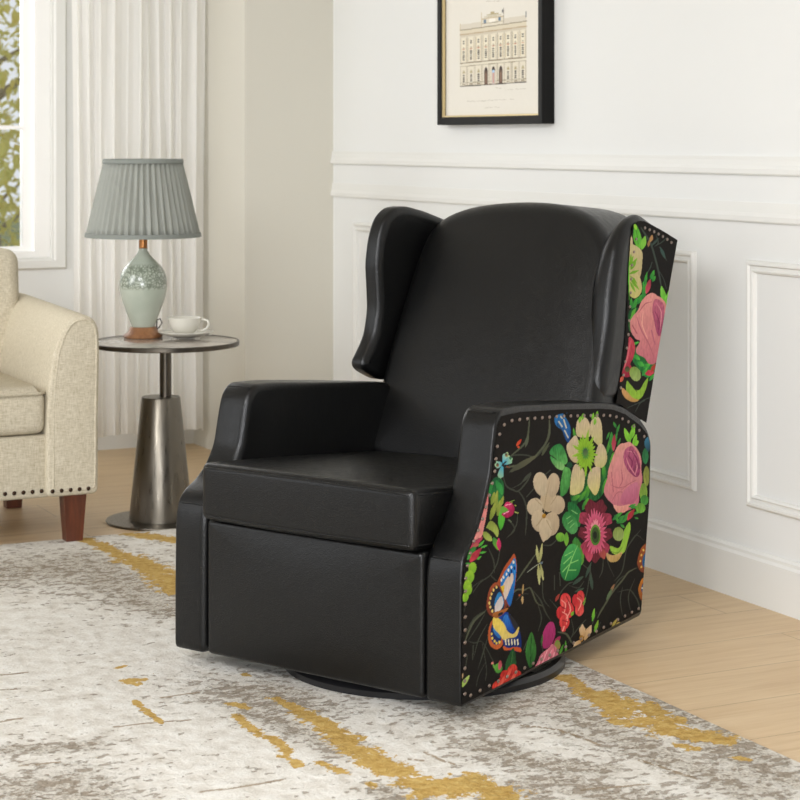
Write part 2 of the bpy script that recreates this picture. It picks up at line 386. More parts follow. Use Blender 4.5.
# printed patterns: colour a, colour b, streaks, rounded, gradient ends, outline (millimetres on the cloth)
ARM_PRINT = [
(82,86,68,82,86,68,0,1,-85,625,-85,539,-56,621,-63,591,-72,575,-96,563,-148,549,-146,547,-91,559,-65,572,-55,589,-52,621),
(82,86,68,82,86,68,0,1,-28,614,-28,506,45,604,42,578,27,557,-8,540,-42,529,-110,525,-167,528,-166,525,-107,520,-36,524,1,535,37,554,54,575,50,604),
(62,66,56,62,66,56,0,1,-54,558,-54,530,47,545,10,541,-25,530,-69,541,-128,549,-157,546,-156,544,-127,546,-69,538,-23,527,14,538,49,544),
(62,66,56,62,66,56,0,1,-117,504,-117,465,-182,506,-169,484,-134,469,-106,463,-66,477,-43,493,-45,494,-72,480,-110,466,-131,472,-164,485,-179,506),
(62,66,56,62,66,56,0,1,-81,461,-81,363,-110,464,-87,445,-72,420,-72,394,-75,363,-72,362,-65,392,-65,420,-81,445,-107,465),
(62,66,56,62,66,56,0,1,-107,489,-107,470,-137,475,-97,478,-83,485,-85,486,-100,480,-138,476),
(62,66,56,62,66,56,0,0,27,493,27,470,51,489,0,476,4,474,55,487),
(62,66,56,62,66,56,0,0,-49,463,-49,441,-31,460,-71,446,-67,444,-27,458),
(62,66,56,62,66,56,0,1,-147,407,-147,368,-162,408,-140,395,-131,382,-163,371,-161,370,-125,379,-135,396,-161,409),
(62,66,56,62,66,56,0,1,-126,414,-126,371,-114,412,-121,391,-148,375,-146,374,-116,389,-112,411),
(82,86,68,82,86,68,0,1,-67,319,-67,257,-20,310,-72,289,-115,267,-112,265,-66,285,-17,309),
(62,66,56,62,66,56,0,1,48,328,48,315,7,323,54,313,85,320,84,322,52,316,7,324),
(62,66,56,62,66,56,0,1,-251,369,-251,266,-196,359,-211,325,-244,303,-289,297,-320,281,-318,280,-286,294,-240,301,-206,323,-194,359),
(62,66,56,62,66,56,0,0,-228,300,-228,285,-243,301,-215,283,-212,284,-240,302),
(62,66,56,62,66,56,0,1,-234,360,-234,307,-252,362,-230,332,-224,305,-222,305,-225,332,-250,362),
(82,86,68,82,86,68,0,1,-315,237,-315,176,-353,184,-316,214,-268,226,-271,228,-323,218,-357,186),
(62,66,56,62,66,56,0,1,-309,240,-309,192,-349,201,-313,222,-259,229,-261,230,-317,225,-352,202),
(62,66,56,62,66,56,0,1,-303,230,-303,173,-341,182,-295,204,-268,222,-270,223,-299,206,-342,183),
(62,66,56,62,66,56,0,1,-325,307,-325,243,-358,250,-331,286,-282,299,-284,299,-335,288,-360,250),
(62,66,56,62,66,56,0,1,-296,173,-296,129,-355,185,-315,169,-280,164,-233,114,-231,115,-277,164,-314,171,-355,185),
(62,66,56,62,66,56,0,0,-321,167,-321,135,-322,167,-326,136,-321,135,-317,166),
(62,66,56,62,66,56,0,1,-291,204,-291,138,-261,197,-299,173,-316,144,-314,144,-295,171,-259,196),
(62,66,56,62,66,56,0,1,-275,179,-275,107,-252,174,-281,137,-298,112,-296,112,-276,135,-250,173),
(62,66,56,62,66,56,0,1,-268,155,-268,79,-279,158,-262,104,-266,79,-264,78,-258,103,-277,157),
(82,86,68,82,86,68,0,1,-70,241,-70,199,-160,231,-116,243,-78,235,-52,235,-22,198,11,182,13,183,-16,198,-46,236,-79,239,-120,247,-163,232),
(62,66,56,62,66,56,0,1,11,220,11,150,-40,229,-1,198,24,166,52,142,54,142,30,166,4,199,-38,229),
(62,66,56,62,66,56,0,1,-4,186,-4,131,-10,187,4,157,-10,132,-7,132,10,155,-7,187),
(62,66,56,62,66,56,0,1,-87,231,-87,216,-117,222,-83,228,-59,224,-59,225,-85,230,-119,223),
(62,66,56,62,66,56,0,1,26,239,26,177,11,242,14,200,47,173,49,173,19,200,13,242),
(62,66,56,62,66,56,0,1,86,182,86,135,52,188,93,156,110,130,112,130,98,156,54,188),
(62,66,56,62,66,56,0,1,135,214,135,171,86,181,118,197,155,206,187,203,186,204,152,209,114,200,84,182),
(62,66,56,62,66,56,0,1,260,231,260,182,229,235,267,212,280,178,283,178,273,212,232,236),
(62,66,56,62,66,56,0,1,255,219,255,152,268,217,250,172,240,155,243,154,256,171,271,216),
(62,66,56,62,66,56,0,1,335,238,335,187,343,237,335,204,320,190,323,189,342,203,346,236),
(62,66,56,62,66,56,0,1,194,203,194,187,148,204,204,185,232,195,230,196,202,188,149,204),
(62,66,56,62,66,56,0,0,74,242,74,207,71,242,71,207,77,206,77,241),
(62,66,56,62,66,56,0,0,103,243,103,210,98,244,103,210,108,210,103,243),
(62,66,56,62,66,56,0,1,487,276,487,150,566,262,515,246,478,228,453,182,413,165,416,164,460,180,484,226,520,244,568,261),
(62,66,56,62,66,56,0,1,544,254,544,235,587,233,542,255,504,243,506,242,543,252,585,233),
(82,86,68,82,86,68,0,1,411,195,411,71,541,171,490,171,453,158,393,140,358,123,323,105,308,93,311,92,331,102,366,119,401,136,460,154,496,167,543,169),
(62,66,56,62,66,56,0,1,434,173,434,135,474,166,430,162,395,144,398,143,435,159,476,165),
(62,66,56,62,66,56,0,1,540,115,540,59,504,122,545,88,566,54,569,54,552,88,506,122),
(62,66,56,62,66,56,0,1,452,137,452,70,455,137,441,110,455,70,458,69,447,108,458,136),
(62,66,56,62,66,56,0,1,509,146,509,71,529,143,490,110,504,72,506,72,496,109,531,142),
(62,66,56,62,66,56,0,1,495,125,495,99,433,131,504,121,547,88,549,88,506,123,432,132),
(62,66,56,62,66,56,0,1,385,256,385,182,384,256,365,223,402,179,404,179,370,222,386,256),
(62,66,56,62,66,56,0,1,205,110,205,72,241,103,201,93,169,80,171,79,205,90,243,101),
(62,66,56,62,66,56,0,0,293,111,293,81,283,83,306,108,302,109,279,85),
(62,66,56,62,66,56,0,0,315,82,315,52,306,54,329,79,325,80,302,56),
(82,86,68,82,86,68,0,1,132,98,132,73,94,104,134,90,162,66,167,67,141,92,96,106),
(62,66,56,62,66,56,0,1,163,119,163,67,164,118,173,88,147,70,150,70,178,87,166,118),
(62,66,56,62,66,56,0,1,8,94,8,41,3,43,19,69,8,94,6,94,15,70,1,43),
(62,66,56,62,66,56,0,0,-74,124,-74,101,-66,122,-86,104,-82,102,-62,120),
(62,66,56,62,66,56,0,0,-350,152,-350,124,-353,125,-344,150,-348,152,-357,126),
(62,66,56,62,66,56,0,1,-291,119,-291,72,-270,115,-298,95,-307,76,-305,75,-295,94,-269,114),
(70,72,58,92,92,70,0,1,-152,513,-14,532,-152,513,-128,512,-83,515,-40,523,-14,532,-50,532,-98,528,-136,520),
(64,68,58,64,68,58,0,1,-89,482,-44,498,-89,482,-79,482,-63,486,-50,492,-44,498,-57,496,-74,492,-85,486),
(84,90,72,84,90,72,0,1,-74,558,-59,586,-74,558,-67,561,-59,569,-57,578,-59,586,-67,581,-75,573,-76,563),
(78,84,62,78,84,62,0,1,7,527,48,553,7,527,17,529,32,536,43,546,48,553,35,549,18,541,9,532),
(52,70,60,66,84,70,0,1,242,203,275,235,242,203,251,206,265,214,273,226,275,235,263,229,249,220,243,209),
(52,70,60,66,84,70,0,1,281,166,270,207,281,166,285,171,286,183,278,197,270,207,266,199,267,186,274,173),
(52,70,60,66,84,70,0,1,170,200,231,209,170,200,183,199,203,200,221,204,231,209,213,210,191,209,176,204),
(52,70,60,66,84,70,0,1,181,181,236,180,181,181,191,179,209,177,226,178,236,180,222,182,203,184,188,183),
(206,82,44,170,50,40,0,1,-118,566,-94,579,-118,566,-111,567,-101,569,-95,574,-94,579,-103,578,-113,575,-118,570),
(200,80,50,200,80,50,0,1,-108,565,-108,561,-102,562,-105,560,-111,561,-114,564,-111,566,-105,565),
(70,170,200,190,210,150,0,1,-181,537,-162,559,-181,537,-169,538,-151,548,-156,551,-162,559,-175,557,-183,557,-186,543),
(50,150,190,150,190,140,0,1,-181,535,-137,542,-181,535,-169,532,-141,532,-141,536,-137,542,-153,546,-160,548,-179,540),
(60,160,190,170,200,150,0,1,-185,536,-223,539,-185,536,-192,541,-214,546,-216,543,-223,539,-214,533,-210,530,-190,532),
(60,160,190,150,180,130,0,1,-185,531,-200,503,-185,531,-195,529,-209,515,-205,511,-200,503,-188,507,-181,508,-180,525),
(40,60,70,150,120,60,0,1,-166,557,-166,549,-159,552,-160,549,-165,549,-170,550,-173,553,-173,556,-170,557,-165,557,-160,555),
(30,50,60,150,100,50,0,1,-209,541,-209,533,-202,536,-204,533,-208,533,-212,534,-215,536,-215,539,-212,541,-208,541,-204,539),
(60,110,80,60,110,80,0,1,-147,547,-147,540,-141,543,-143,541,-146,540,-150,541,-153,543,-153,546,-150,547,-146,547,-143,545),
(40,50,50,40,50,50,0,0,-178,543,-178,529,-188,531,-164,538,-169,541,-192,534),
(150,60,40,150,60,40,0,0,-159,528,-159,523,-167,528,-153,522,-151,523,-165,529),
(24,80,48,46,120,56,30,1,-215,512,-215,450,-256,494,-232,508,-209,511,-181,495,-181,465,-204,448,-242,465),
(40,120,60,60,150,70,20,1,-214,505,-185,468,-214,505,-217,499,-214,488,-200,475,-185,468,-183,476,-188,489,-202,499),
(30,100,56,50,140,60,20,1,-256,476,-232,505,-256,476,-246,479,-234,486,-231,497,-232,505,-244,501,-256,493,-258,482),
(110,128,50,150,160,70,20,1,-237,454,-223,480,-237,454,-230,456,-222,463,-220,473,-223,480,-232,476,-240,468,-240,459),
(110,128,50,150,160,70,20,1,-223,436,-209,482,-223,436,-215,442,-206,455,-206,471,-209,482,-219,473,-227,459,-227,444),
(110,128,50,150,160,70,20,1,-200,441,-181,465,-200,441,-192,443,-182,449,-179,458,-181,465,-190,461,-200,454,-202,446),
(110,128,50,150,160,70,20,1,-242,422,-218,457,-242,422,-232,425,-220,434,-216,447,-218,457,-230,451,-242,441,-244,429),
(110,128,50,150,160,70,20,1,-209,425,-195,458,-209,425,-200,428,-191,437,-191,449,-195,458,-205,453,-214,443,-213,432),
(70,160,50,96,180,60,16,1,-195,392,-185,441,-195,392,-184,397,-174,411,-177,428,-185,441,-198,432,-207,417,-202,401),
(58,132,58,120,172,52,0,1,-185,439,-137,444,-185,439,-176,437,-159,437,-145,440,-137,444,-151,446,-169,446,-181,442),
(206,120,120,222,148,140,14,1,-294,495,-294,359,-256,489,-251,467,-260,436,-274,406,-283,392,-315,389,-346,369,-355,375,-328,404,-292,441,-269,470),
(170,60,86,170,60,86,0,1,-306,396,-306,372,-333,383,-283,392,-283,385,-324,375),
(196,50,96,150,24,70,25,1,-160,448,-160,413,-181,438,-166,449,-142,443,-128,430,-137,416,-166,414,-190,426,-166,429),
(100,160,60,100,160,60,0,1,-181,443,-181,427,-185,443,-157,430,-185,428,-195,436),
(236,160,190,236,160,190,0,0,-166,430,-166,422,-180,424,-151,426,-153,428,-181,426),
(230,150,180,230,150,180,0,0,-157,444,-157,440,-171,442,-142,440,-143,442,-171,444),
(170,180,80,170,180,80,0,0,-123,436,-123,432,-129,436,-119,432,-117,433,-127,437),
(140,170,70,140,170,70,0,0,-140,450,-140,444,-151,446,-127,447,-128,448,-153,448),
(180,190,100,180,190,100,0,0,-118,420,-118,416,-128,420,-109,414,-108,416,-127,422),
(110,120,90,110,120,90,0,0,-150,409,-150,401,-158,409,-144,400,-141,401,-155,410),
(126,140,60,160,176,84,12,1,-230,418,-230,383,-260,410,-242,420,-218,409,-204,394,-209,379,-228,393,-251,404),
(130,146,66,160,176,84,10,1,-256,398,-256,378,-278,400,-260,399,-237,384,-237,375,-265,384),
(58,132,58,120,172,52,14,1,-228,382,-204,350,-228,382,-231,377,-230,368,-218,357,-204,350,-201,357,-204,368,-217,377),
(210,60,110,170,30,80,14,1,-204,376,-200,347,-204,376,-209,372,-213,364,-207,354,-200,347,-194,352,-192,361,-198,371),
(70,140,60,40,110,50,16,1,-346,354,-306,381,-346,354,-334,355,-316,361,-307,372,-306,381,-322,378,-340,371,-346,361),
(190,60,72,140,40,60,20,1,-337,348,-283,368,-337,348,-323,347,-302,350,-288,360,-283,368,-302,368,-324,364,-335,355),
(170,90,80,170,90,80,0,1,-324,380,-292,378,-324,380,-318,377,-307,375,-298,376,-292,378,-301,382,-312,384,-320,382),
(60,150,60,96,180,60,0,1,-297,373,-269,383,-297,373,-290,373,-280,375,-273,379,-269,383,-278,382,-289,380,-295,376),
(60,150,60,96,180,60,0,1,-288,369,-256,370,-288,369,-282,368,-271,367,-261,368,-256,370,-264,371,-275,372,-284,370),
(60,150,60,96,180,60,0,1,-292,359,-260,355,-292,359,-287,357,-277,355,-267,355,-260,355,-268,358,-278,360,-288,360),
(60,150,60,96,180,60,0,1,-306,346,-283,351,-306,346,-301,346,-293,346,-286,349,-283,351,-290,351,-298,351,-304,348),
(60,150,60,96,180,60,0,1,-355,349,-324,337,-355,349,-352,346,-344,341,-332,338,-324,337,-329,341,-338,346,-349,349),
(150,190,56,110,165,44,14,1,-324,345,-324,320,-306,328,-313,321,-325,320,-337,325,-342,333,-339,341,-329,345,-316,343,-307,336),
(150,190,56,110,165,44,14,1,-337,330,-337,301,-317,310,-325,303,-339,301,-352,307,-357,316,-354,326,-342,330,-328,328,-318,320),
(150,190,56,110,165,44,14,1,-346,311,-346,286,-328,293,-336,287,-348,286,-359,291,-364,299,-361,307,-351,311,-338,309,-330,302),
(150,190,56,110,165,44,14,1,-355,287,-355,266,-342,273,-347,268,-356,266,-365,270,-368,277,-366,283,-358,287,-349,286,-342,280),
(150,190,56,110,165,44,14,1,-342,299,-342,278,-326,285,-332,279,-343,279,-353,283,-357,290,-355,296,-346,300,-335,298,-327,292),
(176,84,44,120,54,36,0,1,-156,332,-156,215,-128,327,-142,323,-176,307,-200,289,-214,272,-195,260,-157,215,-142,227,-128,247,-118,281,-118,307),
(44,130,200,30,96,170,22,1,-150,322,-150,216,-128,318,-152,307,-181,292,-195,273,-181,253,-152,216,-137,231,-128,251,-120,281,-120,303),
(206,186,170,214,196,182,10,1,-163,291,-163,229,-137,286,-162,282,-181,270,-195,256,-181,233,-166,237,-147,255,-133,270),
(220,190,60,200,150,40,0,1,-188,270,-188,245,-176,267,-200,265,-195,247,-181,251),
(230,220,200,230,220,200,0,1,-133,314,-133,307,-128,309,-129,307,-132,306,-135,307,-137,310,-137,312,-135,314,-132,313,-129,312),
(230,220,200,230,220,200,0,1,-142,304,-142,297,-138,300,-139,298,-142,297,-144,298,-146,300,-146,303,-144,304,-142,304,-139,302),
(230,220,200,230,220,200,0,1,-157,300,-157,293,-152,296,-153,294,-156,293,-159,294,-161,296,-161,299,-159,300,-156,300,-153,298),
(230,220,200,230,220,200,0,1,-166,293,-166,286,-162,289,-163,287,-166,286,-168,287,-170,289,-170,292,-168,293,-166,293,-163,291),
(230,220,200,230,220,200,0,1,-181,289,-181,282,-176,285,-177,283,-180,282,-183,283,-185,285,-185,288,-183,289,-180,289,-177,287),
(230,220,200,230,220,200,0,1,-190,285,-190,278,-186,280,-187,278,-189,277,-192,278,-194,281,-194,283,-192,285,-189,284,-187,283),
(24,50,110,24,50,110,0,1,-128,300,-128,291,-123,295,-124,292,-127,291,-130,292,-132,295,-132,298,-130,300,-127,300,-124,298),
(24,50,110,24,50,110,0,1,-142,296,-142,287,-137,291,-139,288,-141,287,-145,288,-147,291,-147,294,-145,296,-141,296,-139,294),
(24,50,110,24,50,110,0,1,-152,289,-152,280,-147,284,-148,281,-151,280,-154,281,-156,284,-156,287,-154,289,-151,289,-148,287),
(150,74,44,110,50,36,20,1,-221,280,-221,206,-200,274,-223,281,-246,272,-256,255,-260,236,-251,221,-228,207,-200,204,-166,215,-176,239),
(26,30,50,40,50,70,0,1,-215,273,-215,211,-204,271,-223,272,-242,260,-246,244,-242,226,-223,213,-195,212,-176,221,-185,245),
(40,120,180,60,130,180,16,1,-202,257,-202,213,-200,257,-218,247,-223,231,-209,215,-181,222,-181,240),
(200,190,190,210,200,196,10,1,-203,248,-203,211,-190,246,-214,237,-223,224,-214,213,-195,216,-181,228),
(226,196,110,226,196,110,0,1,-214,274,-214,267,-209,269,-210,267,-213,267,-216,268,-218,270,-218,272,-216,274,-213,273,-210,272),
(226,196,110,226,196,110,0,1,-228,270,-228,263,-223,266,-224,264,-227,263,-230,264,-232,266,-232,268,-230,270,-227,270,-224,268),
(226,196,110,226,196,110,0,1,-237,263,-237,256,-232,259,-233,257,-236,256,-239,257,-241,259,-241,262,-239,263,-236,263,-233,261),
(226,196,110,226,196,110,0,1,-242,255,-242,249,-237,251,-238,249,-241,248,-244,249,-246,252,-246,254,-244,255,-241,255,-238,253),
(226,196,110,226,196,110,0,1,-246,245,-246,239,-242,241,-243,239,-245,238,-249,239,-251,242,-251,244,-249,245,-245,245,-243,243),
(226,196,110,226,196,110,0,1,-242,235,-242,229,-237,231,-238,229,-241,229,-244,230,-246,232,-246,234,-244,235,-241,235,-238,234),
(226,196,110,226,196,110,0,1,-232,225,-232,218,-228,221,-229,219,-232,218,-235,219,-237,221,-237,224,-235,225,-232,225,-229,223),
(170,84,44,190,96,50,16,1,-218,199,-218,135,-232,202,-251,184,-251,162,-237,144,-209,133,-185,137,-181,156,-200,182),
(24,40,90,26,44,100,0,1,-216,194,-216,144,-228,197,-242,178,-237,159,-218,144,-195,146,-190,162,-204,185),
(60,130,190,40,100,170,0,1,-211,186,-211,158,-223,189,-228,177,-214,163,-195,154,-195,172),
(226,196,80,226,196,80,0,1,-237,175,-237,169,-232,171,-233,170,-236,169,-239,170,-241,172,-241,174,-239,175,-236,175,-233,174),
(226,196,80,226,196,80,0,1,-232,166,-232,160,-228,162,-229,160,-232,159,-235,160,-237,162,-237,165,-235,166,-232,165,-229,164),
(226,196,80,226,196,80,0,1,-223,157,-223,151,-218,153,-219,151,-222,151,-225,152,-227,154,-227,156,-225,157,-222,157,-219,155),
(226,196,80,226,196,80,0,1,-214,151,-214,145,-209,146,-210,145,-213,144,-216,145,-218,147,-218,150,-216,151,-213,150,-210,149),
(226,196,80,226,196,80,0,1,-200,150,-200,144,-195,146,-196,144,-199,143,-202,144,-204,147,-204,149,-202,150,-199,149,-196,148),
(24,60,140,18,40,100,26,1,-156,204,-156,117,-171,207,-137,189,-113,163,-98,140,-94,117,-103,105,-142,114,-176,128,-185,148,-209,175,-228,201,-209,206),
(50,120,200,24,64,150,24,1,-158,200,-158,160,-166,201,-185,192,-171,174,-152,161,-128,153,-147,179),
(46,44,46,46,44,46,0,1,-131,196,-131,158,-157,201,-128,182,-103,155,-123,157,-142,178),
(226,200,90,214,190,110,14,1,-167,195,-167,144,-228,207,-204,200,-176,181,-162,163,-133,150,-108,160,-108,149,-123,141,-157,146,-181,147,-200,164,-228,186),
(226,216,180,226,216,180,0,0,-170,147,-170,133,-174,147,-171,134,-165,133,-168,146),
(226,216,180,226,216,180,0,0,-155,144,-155,130,-160,144,-157,130,-151,129,-154,143),
(226,216,180,226,216,180,0,0,-141,140,-141,127,-145,141,-142,127,-137,126,-139,140),
(226,216,180,226,216,180,0,0,-126,137,-126,124,-131,138,-128,124,-122,123,-125,137),
(226,216,180,226,216,180,0,0,-112,134,-112,120,-116,135,-113,121,-107,120,-110,134),
(192,92,44,190,80,40,0,1,-140,125,-140,111,-181,134,-157,124,-128,120,-98,111,-98,102,-137,115,-176,124),
(180,110,50,130,74,40,0,1,-194,220,-194,198,-232,215,-204,216,-176,214,-157,213,-171,207,-200,202,-218,203),
(40,34,40,40,34,40,0,1,-195,211,-195,203,-183,208,-183,206,-189,204,-198,204,-205,205,-207,208,-204,210,-196,211,-188,210),
(40,120,60,90,160,84,30,1,99,542,99,493,48,528,69,541,106,541,132,519,143,494,116,491,79,512),
(60,140,70,130,180,110,24,1,92,515,92,483,53,520,85,507,122,492,132,477,95,484,64,503),
(90,160,80,56,128,60,28,1,130,484,130,416,127,484,159,473,159,444,138,422,106,420,106,448,116,470),
(24,70,44,24,70,44,0,1,154,492,154,478,170,483,166,479,157,478,146,480,139,485,139,490,146,493,157,492,166,488),
(22,62,36,34,96,46,36,1,284,527,284,363,170,471,270,447,350,457,373,515,397,488,373,442,350,396,304,379,214,393,181,380,159,414),
(36,110,50,90,160,50,20,1,350,421,344,465,350,421,355,427,359,439,353,455,344,465,338,457,336,442,343,428),
(36,110,50,90,160,50,20,1,338,388,362,424,338,388,348,392,360,401,364,414,362,424,349,418,338,407,336,395),
(36,110,50,90,160,50,20,1,242,389,259,425,242,389,252,393,263,402,263,415,259,425,246,419,236,408,237,396),
(36,110,50,90,160,50,20,1,203,390,247,412,203,390,215,391,232,396,243,405,247,412,232,410,214,404,205,396),
(36,110,50,90,160,50,20,1,165,401,214,405,165,401,176,398,193,397,207,401,214,405,199,408,180,409,168,405),
(36,110,50,90,160,50,20,1,187,540,176,570,187,540,189,544,190,553,183,563,176,570,173,563,174,554,180,545),
(36,110,50,90,160,50,20,1,379,436,403,482,379,436,389,441,401,454,405,470,403,482,390,473,378,459,376,444),
(36,110,50,90,160,50,20,1,362,480,385,519,362,480,370,485,381,495,385,509,385,519,375,511,364,499,360,487),
(36,110,50,90,160,50,20,1,225,368,259,391,225,368,237,369,253,374,259,383,259,391,243,389,228,383,223,374),
(198,178,150,190,176,130,12,1,232,589,232,541,197,548,192,577,208,589,236,588,259,576,270,558,264,537),
(196,176,148,186,180,120,12,1,307,580,307,509,275,538,270,567,287,580,315,579,333,560,338,530,333,506,304,515),
(196,178,150,188,170,130,12,1,174,551,174,490,192,549,159,543,138,532,148,510,170,492,197,486,214,508),
(196,176,148,188,180,120,12,1,333,511,333,453,310,507,338,510,362,487,362,463,333,453,293,468),
(192,172,144,200,190,130,12,1,192,482,192,411,192,482,170,471,159,440,159,416,197,410,231,419,236,457),
(194,174,148,200,190,120,12,1,294,460,294,393,270,457,253,430,270,409,298,392,321,406,327,434,321,457),
(120,160,40,140,186,50,12,1,253,499,312,487,253,499,261,495,278,490,298,487,312,487,300,492,281,497,262,499),
(120,160,40,140,186,50,12,1,252,498,297,480,252,498,256,494,267,487,284,482,297,480,290,485,277,492,262,496),
(120,160,40,140,186,50,12,1,251,496,291,471,251,496,253,492,262,483,278,476,291,471,287,477,276,486,261,493),
(120,160,40,140,186,50,12,1,249,495,280,466,249,495,250,490,255,481,269,472,280,466,278,473,271,483,258,491),
(120,160,40,140,186,50,12,1,247,494,277,451,247,494,247,488,252,475,265,461,277,451,275,461,269,475,256,488),
(120,160,40,140,186,50,12,1,245,494,254,468,245,494,241,491,240,483,246,474,254,468,257,473,258,482,251,490),
(120,160,40,140,186,50,12,1,242,494,243,444,242,494,237,487,234,473,238,456,243,444,249,454,252,470,247,486),
(120,160,40,140,186,50,12,1,239,495,231,468,239,495,233,492,227,485,227,475,231,468,238,473,244,481,243,490),
(120,160,40,140,186,50,12,1,237,496,213,464,237,496,229,492,218,483,213,472,213,464,224,469,235,479,238,490),
(120,160,40,140,186,50,12,1,235,497,204,474,235,497,226,495,213,489,205,481,204,474,215,477,229,484,234,492),
(120,160,40,140,186,50,12,1,233,499,193,483,233,499,223,498,208,495,198,488,193,483,206,484,222,488,231,494),
(120,160,40,140,186,50,12,1,231,500,193,494,231,500,223,501,209,501,198,498,193,494,204,493,219,494,228,497),
(120,160,40,140,186,50,12,1,231,502,168,504,231,502,220,504,200,507,180,506,168,504,183,501,204,499,222,500),
(120,160,40,140,186,50,12,1,231,504,198,511,231,504,227,507,218,510,206,511,198,511,204,507,214,503,225,503),
(120,160,40,140,186,50,12,1,231,505,171,530,231,505,225,510,208,519,187,526,171,530,181,523,199,514,220,508),
(120,160,40,140,186,50,12,1,232,507,198,528,232,507,231,511,224,518,210,524,198,528,202,522,210,515,224,509),
(120,160,40,140,186,50,12,1,234,508,201,539,234,508,233,513,227,523,213,533,201,539,203,532,211,521,225,512),
(120,160,40,140,186,50,12,1,236,508,213,543,236,508,238,514,234,524,223,535,213,543,213,535,217,524,228,514),
(120,160,40,140,186,50,12,1,239,509,225,548,239,509,242,514,242,526,234,539,225,548,223,540,224,527,232,515),
(120,160,40,140,186,50,12,1,242,509,241,538,242,509,246,512,250,521,246,531,241,538,235,532,232,523,237,514),
(120,160,40,140,186,50,12,1,244,508,259,555,244,508,251,514,260,527,261,544,259,555,250,546,242,531,242,516),
(120,160,40,140,186,50,12,1,247,507,262,528,247,507,254,509,262,514,264,522,262,528,253,525,245,519,244,512),
(120,160,40,140,186,50,12,1,249,506,289,535,249,506,259,509,275,516,285,527,289,535,275,531,259,522,251,512),
(120,160,40,140,186,50,12,1,251,504,287,519,251,504,260,505,274,508,284,514,287,519,275,518,260,514,252,508),
(120,160,40,140,186,50,12,1,252,503,297,510,252,503,262,502,278,502,290,506,297,510,284,511,267,510,256,506),
(120,160,40,140,186,50,12,1,253,501,300,499,253,501,261,499,276,496,291,497,300,499,288,502,272,504,259,503),
(60,110,50,90,150,60,0,1,242,501,267,498,242,501,246,500,253,498,261,497,267,498,261,500,253,502,246,502),
(60,110,50,90,150,60,0,1,242,501,264,490,242,501,243,499,248,495,257,492,264,490,261,493,255,498,247,500),
(60,110,50,90,150,60,0,1,242,501,255,485,242,501,241,499,242,494,248,489,255,485,255,489,253,494,247,499),
(60,110,50,90,150,60,0,1,242,501,242,485,242,501,239,499,236,495,239,489,242,485,245,488,248,493,245,499),
(60,110,50,90,150,60,0,1,242,501,230,489,242,501,237,500,231,497,229,492,230,489,236,490,242,494,243,499),
(60,110,50,90,150,60,0,1,242,501,220,496,242,501,236,502,228,501,223,498,220,496,227,496,236,497,241,499),
(60,110,50,90,150,60,0,1,242,501,217,505,242,501,238,503,230,505,222,505,217,505,222,502,231,500,238,501),
(60,110,50,90,150,60,0,1,242,501,220,512,242,501,240,504,235,508,227,511,220,512,222,509,228,505,236,502),
(60,110,50,90,150,60,0,1,242,501,229,517,242,501,243,504,241,509,235,514,229,517,228,514,231,509,237,504),
(60,110,50,90,150,60,0,1,242,501,241,518,242,501,245,504,247,508,245,514,241,518,238,515,236,510,239,504),
(60,110,50,90,150,60,0,1,242,501,254,515,242,501,246,503,252,506,254,511,254,515,248,513,242,509,241,504),
(60,110,50,90,150,60,0,1,242,501,263,508,242,501,247,501,255,502,261,505,263,508,256,508,247,506,243,504),
(60,80,60,90,120,70,0,1,242,512,242,495,255,502,252,497,244,495,235,497,229,503,229,509,235,512,244,512,252,508),
(110,170,50,130,190,60,0,1,208,577,214,593,208,577,214,579,219,583,218,589,214,593,208,591,203,586,205,581),
(110,170,50,130,190,60,0,1,225,582,231,598,225,582,230,584,236,588,235,594,231,598,224,596,219,591,221,586),
(110,170,50,130,190,60,0,1,281,576,287,592,281,576,287,577,292,581,291,587,287,592,280,589,275,584,277,579),
(110,170,50,130,190,60,0,1,304,578,310,594,304,578,309,579,315,583,314,589,310,594,303,591,298,586,300,581),
(110,170,50,130,190,60,0,1,293,562,298,578,293,562,298,564,304,568,302,574,298,578,292,576,287,571,289,565),
(40,110,170,30,70,130,30,1,123,611,123,541,85,611,74,601,85,586,111,573,127,555,148,538,159,553,159,574,138,596,122,609,143,609),
(200,196,170,200,196,170,0,0,106,596,106,580,92,596,114,579,119,580,98,597),
(200,196,170,200,196,170,0,0,130,597,130,575,119,597,135,574,141,574,125,598),
(200,196,170,200,196,170,0,0,138,570,138,550,124,571,146,549,151,550,130,571),
(200,196,170,200,196,170,0,0,111,607,111,598,103,606,114,598,119,599,108,607),
(24,40,70,24,40,70,0,1,113,587,113,554,89,590,114,570,131,552,133,552,118,570,91,590),
(30,100,50,70,150,60,0,1,379,502,391,533,379,502,385,506,392,514,393,525,391,533,384,527,377,517,377,508),
(30,100,50,70,150,60,0,1,409,498,427,533,409,498,416,503,424,512,427,524,427,533,418,526,409,515,407,504),
(30,100,50,70,150,60,0,1,421,539,403,556,421,539,422,542,419,547,411,552,403,556,402,552,406,546,414,541),
(30,100,50,70,150,60,0,1,421,524,438,546,421,524,427,526,435,532,439,540,438,546,430,542,422,536,419,528),
(30,100,50,70,150,60,0,1,362,517,379,534,362,517,367,519,375,523,379,529,379,534,372,531,364,526,361,520),
(30,100,50,70,150,60,0,1,427,493,444,511,427,493,433,495,441,499,445,506,444,511,436,508,428,503,426,497),
(40,110,50,60,140,60,0,1,397,483,391,533,397,483,404,489,409,503,401,521,391,533,383,523,379,507,388,491),
(180,70,90,140,50,60,0,1,403,484,409,525,403,484,411,489,418,501,415,515,409,525,399,518,392,505,396,492),
(110,180,50,134,196,64,18,1,505,488,469,533,505,488,508,495,504,508,486,523,469,533,467,523,473,508,491,494),
(110,180,50,134,196,64,18,1,517,486,555,489,517,486,528,482,544,478,553,483,555,489,540,494,524,497,518,492),
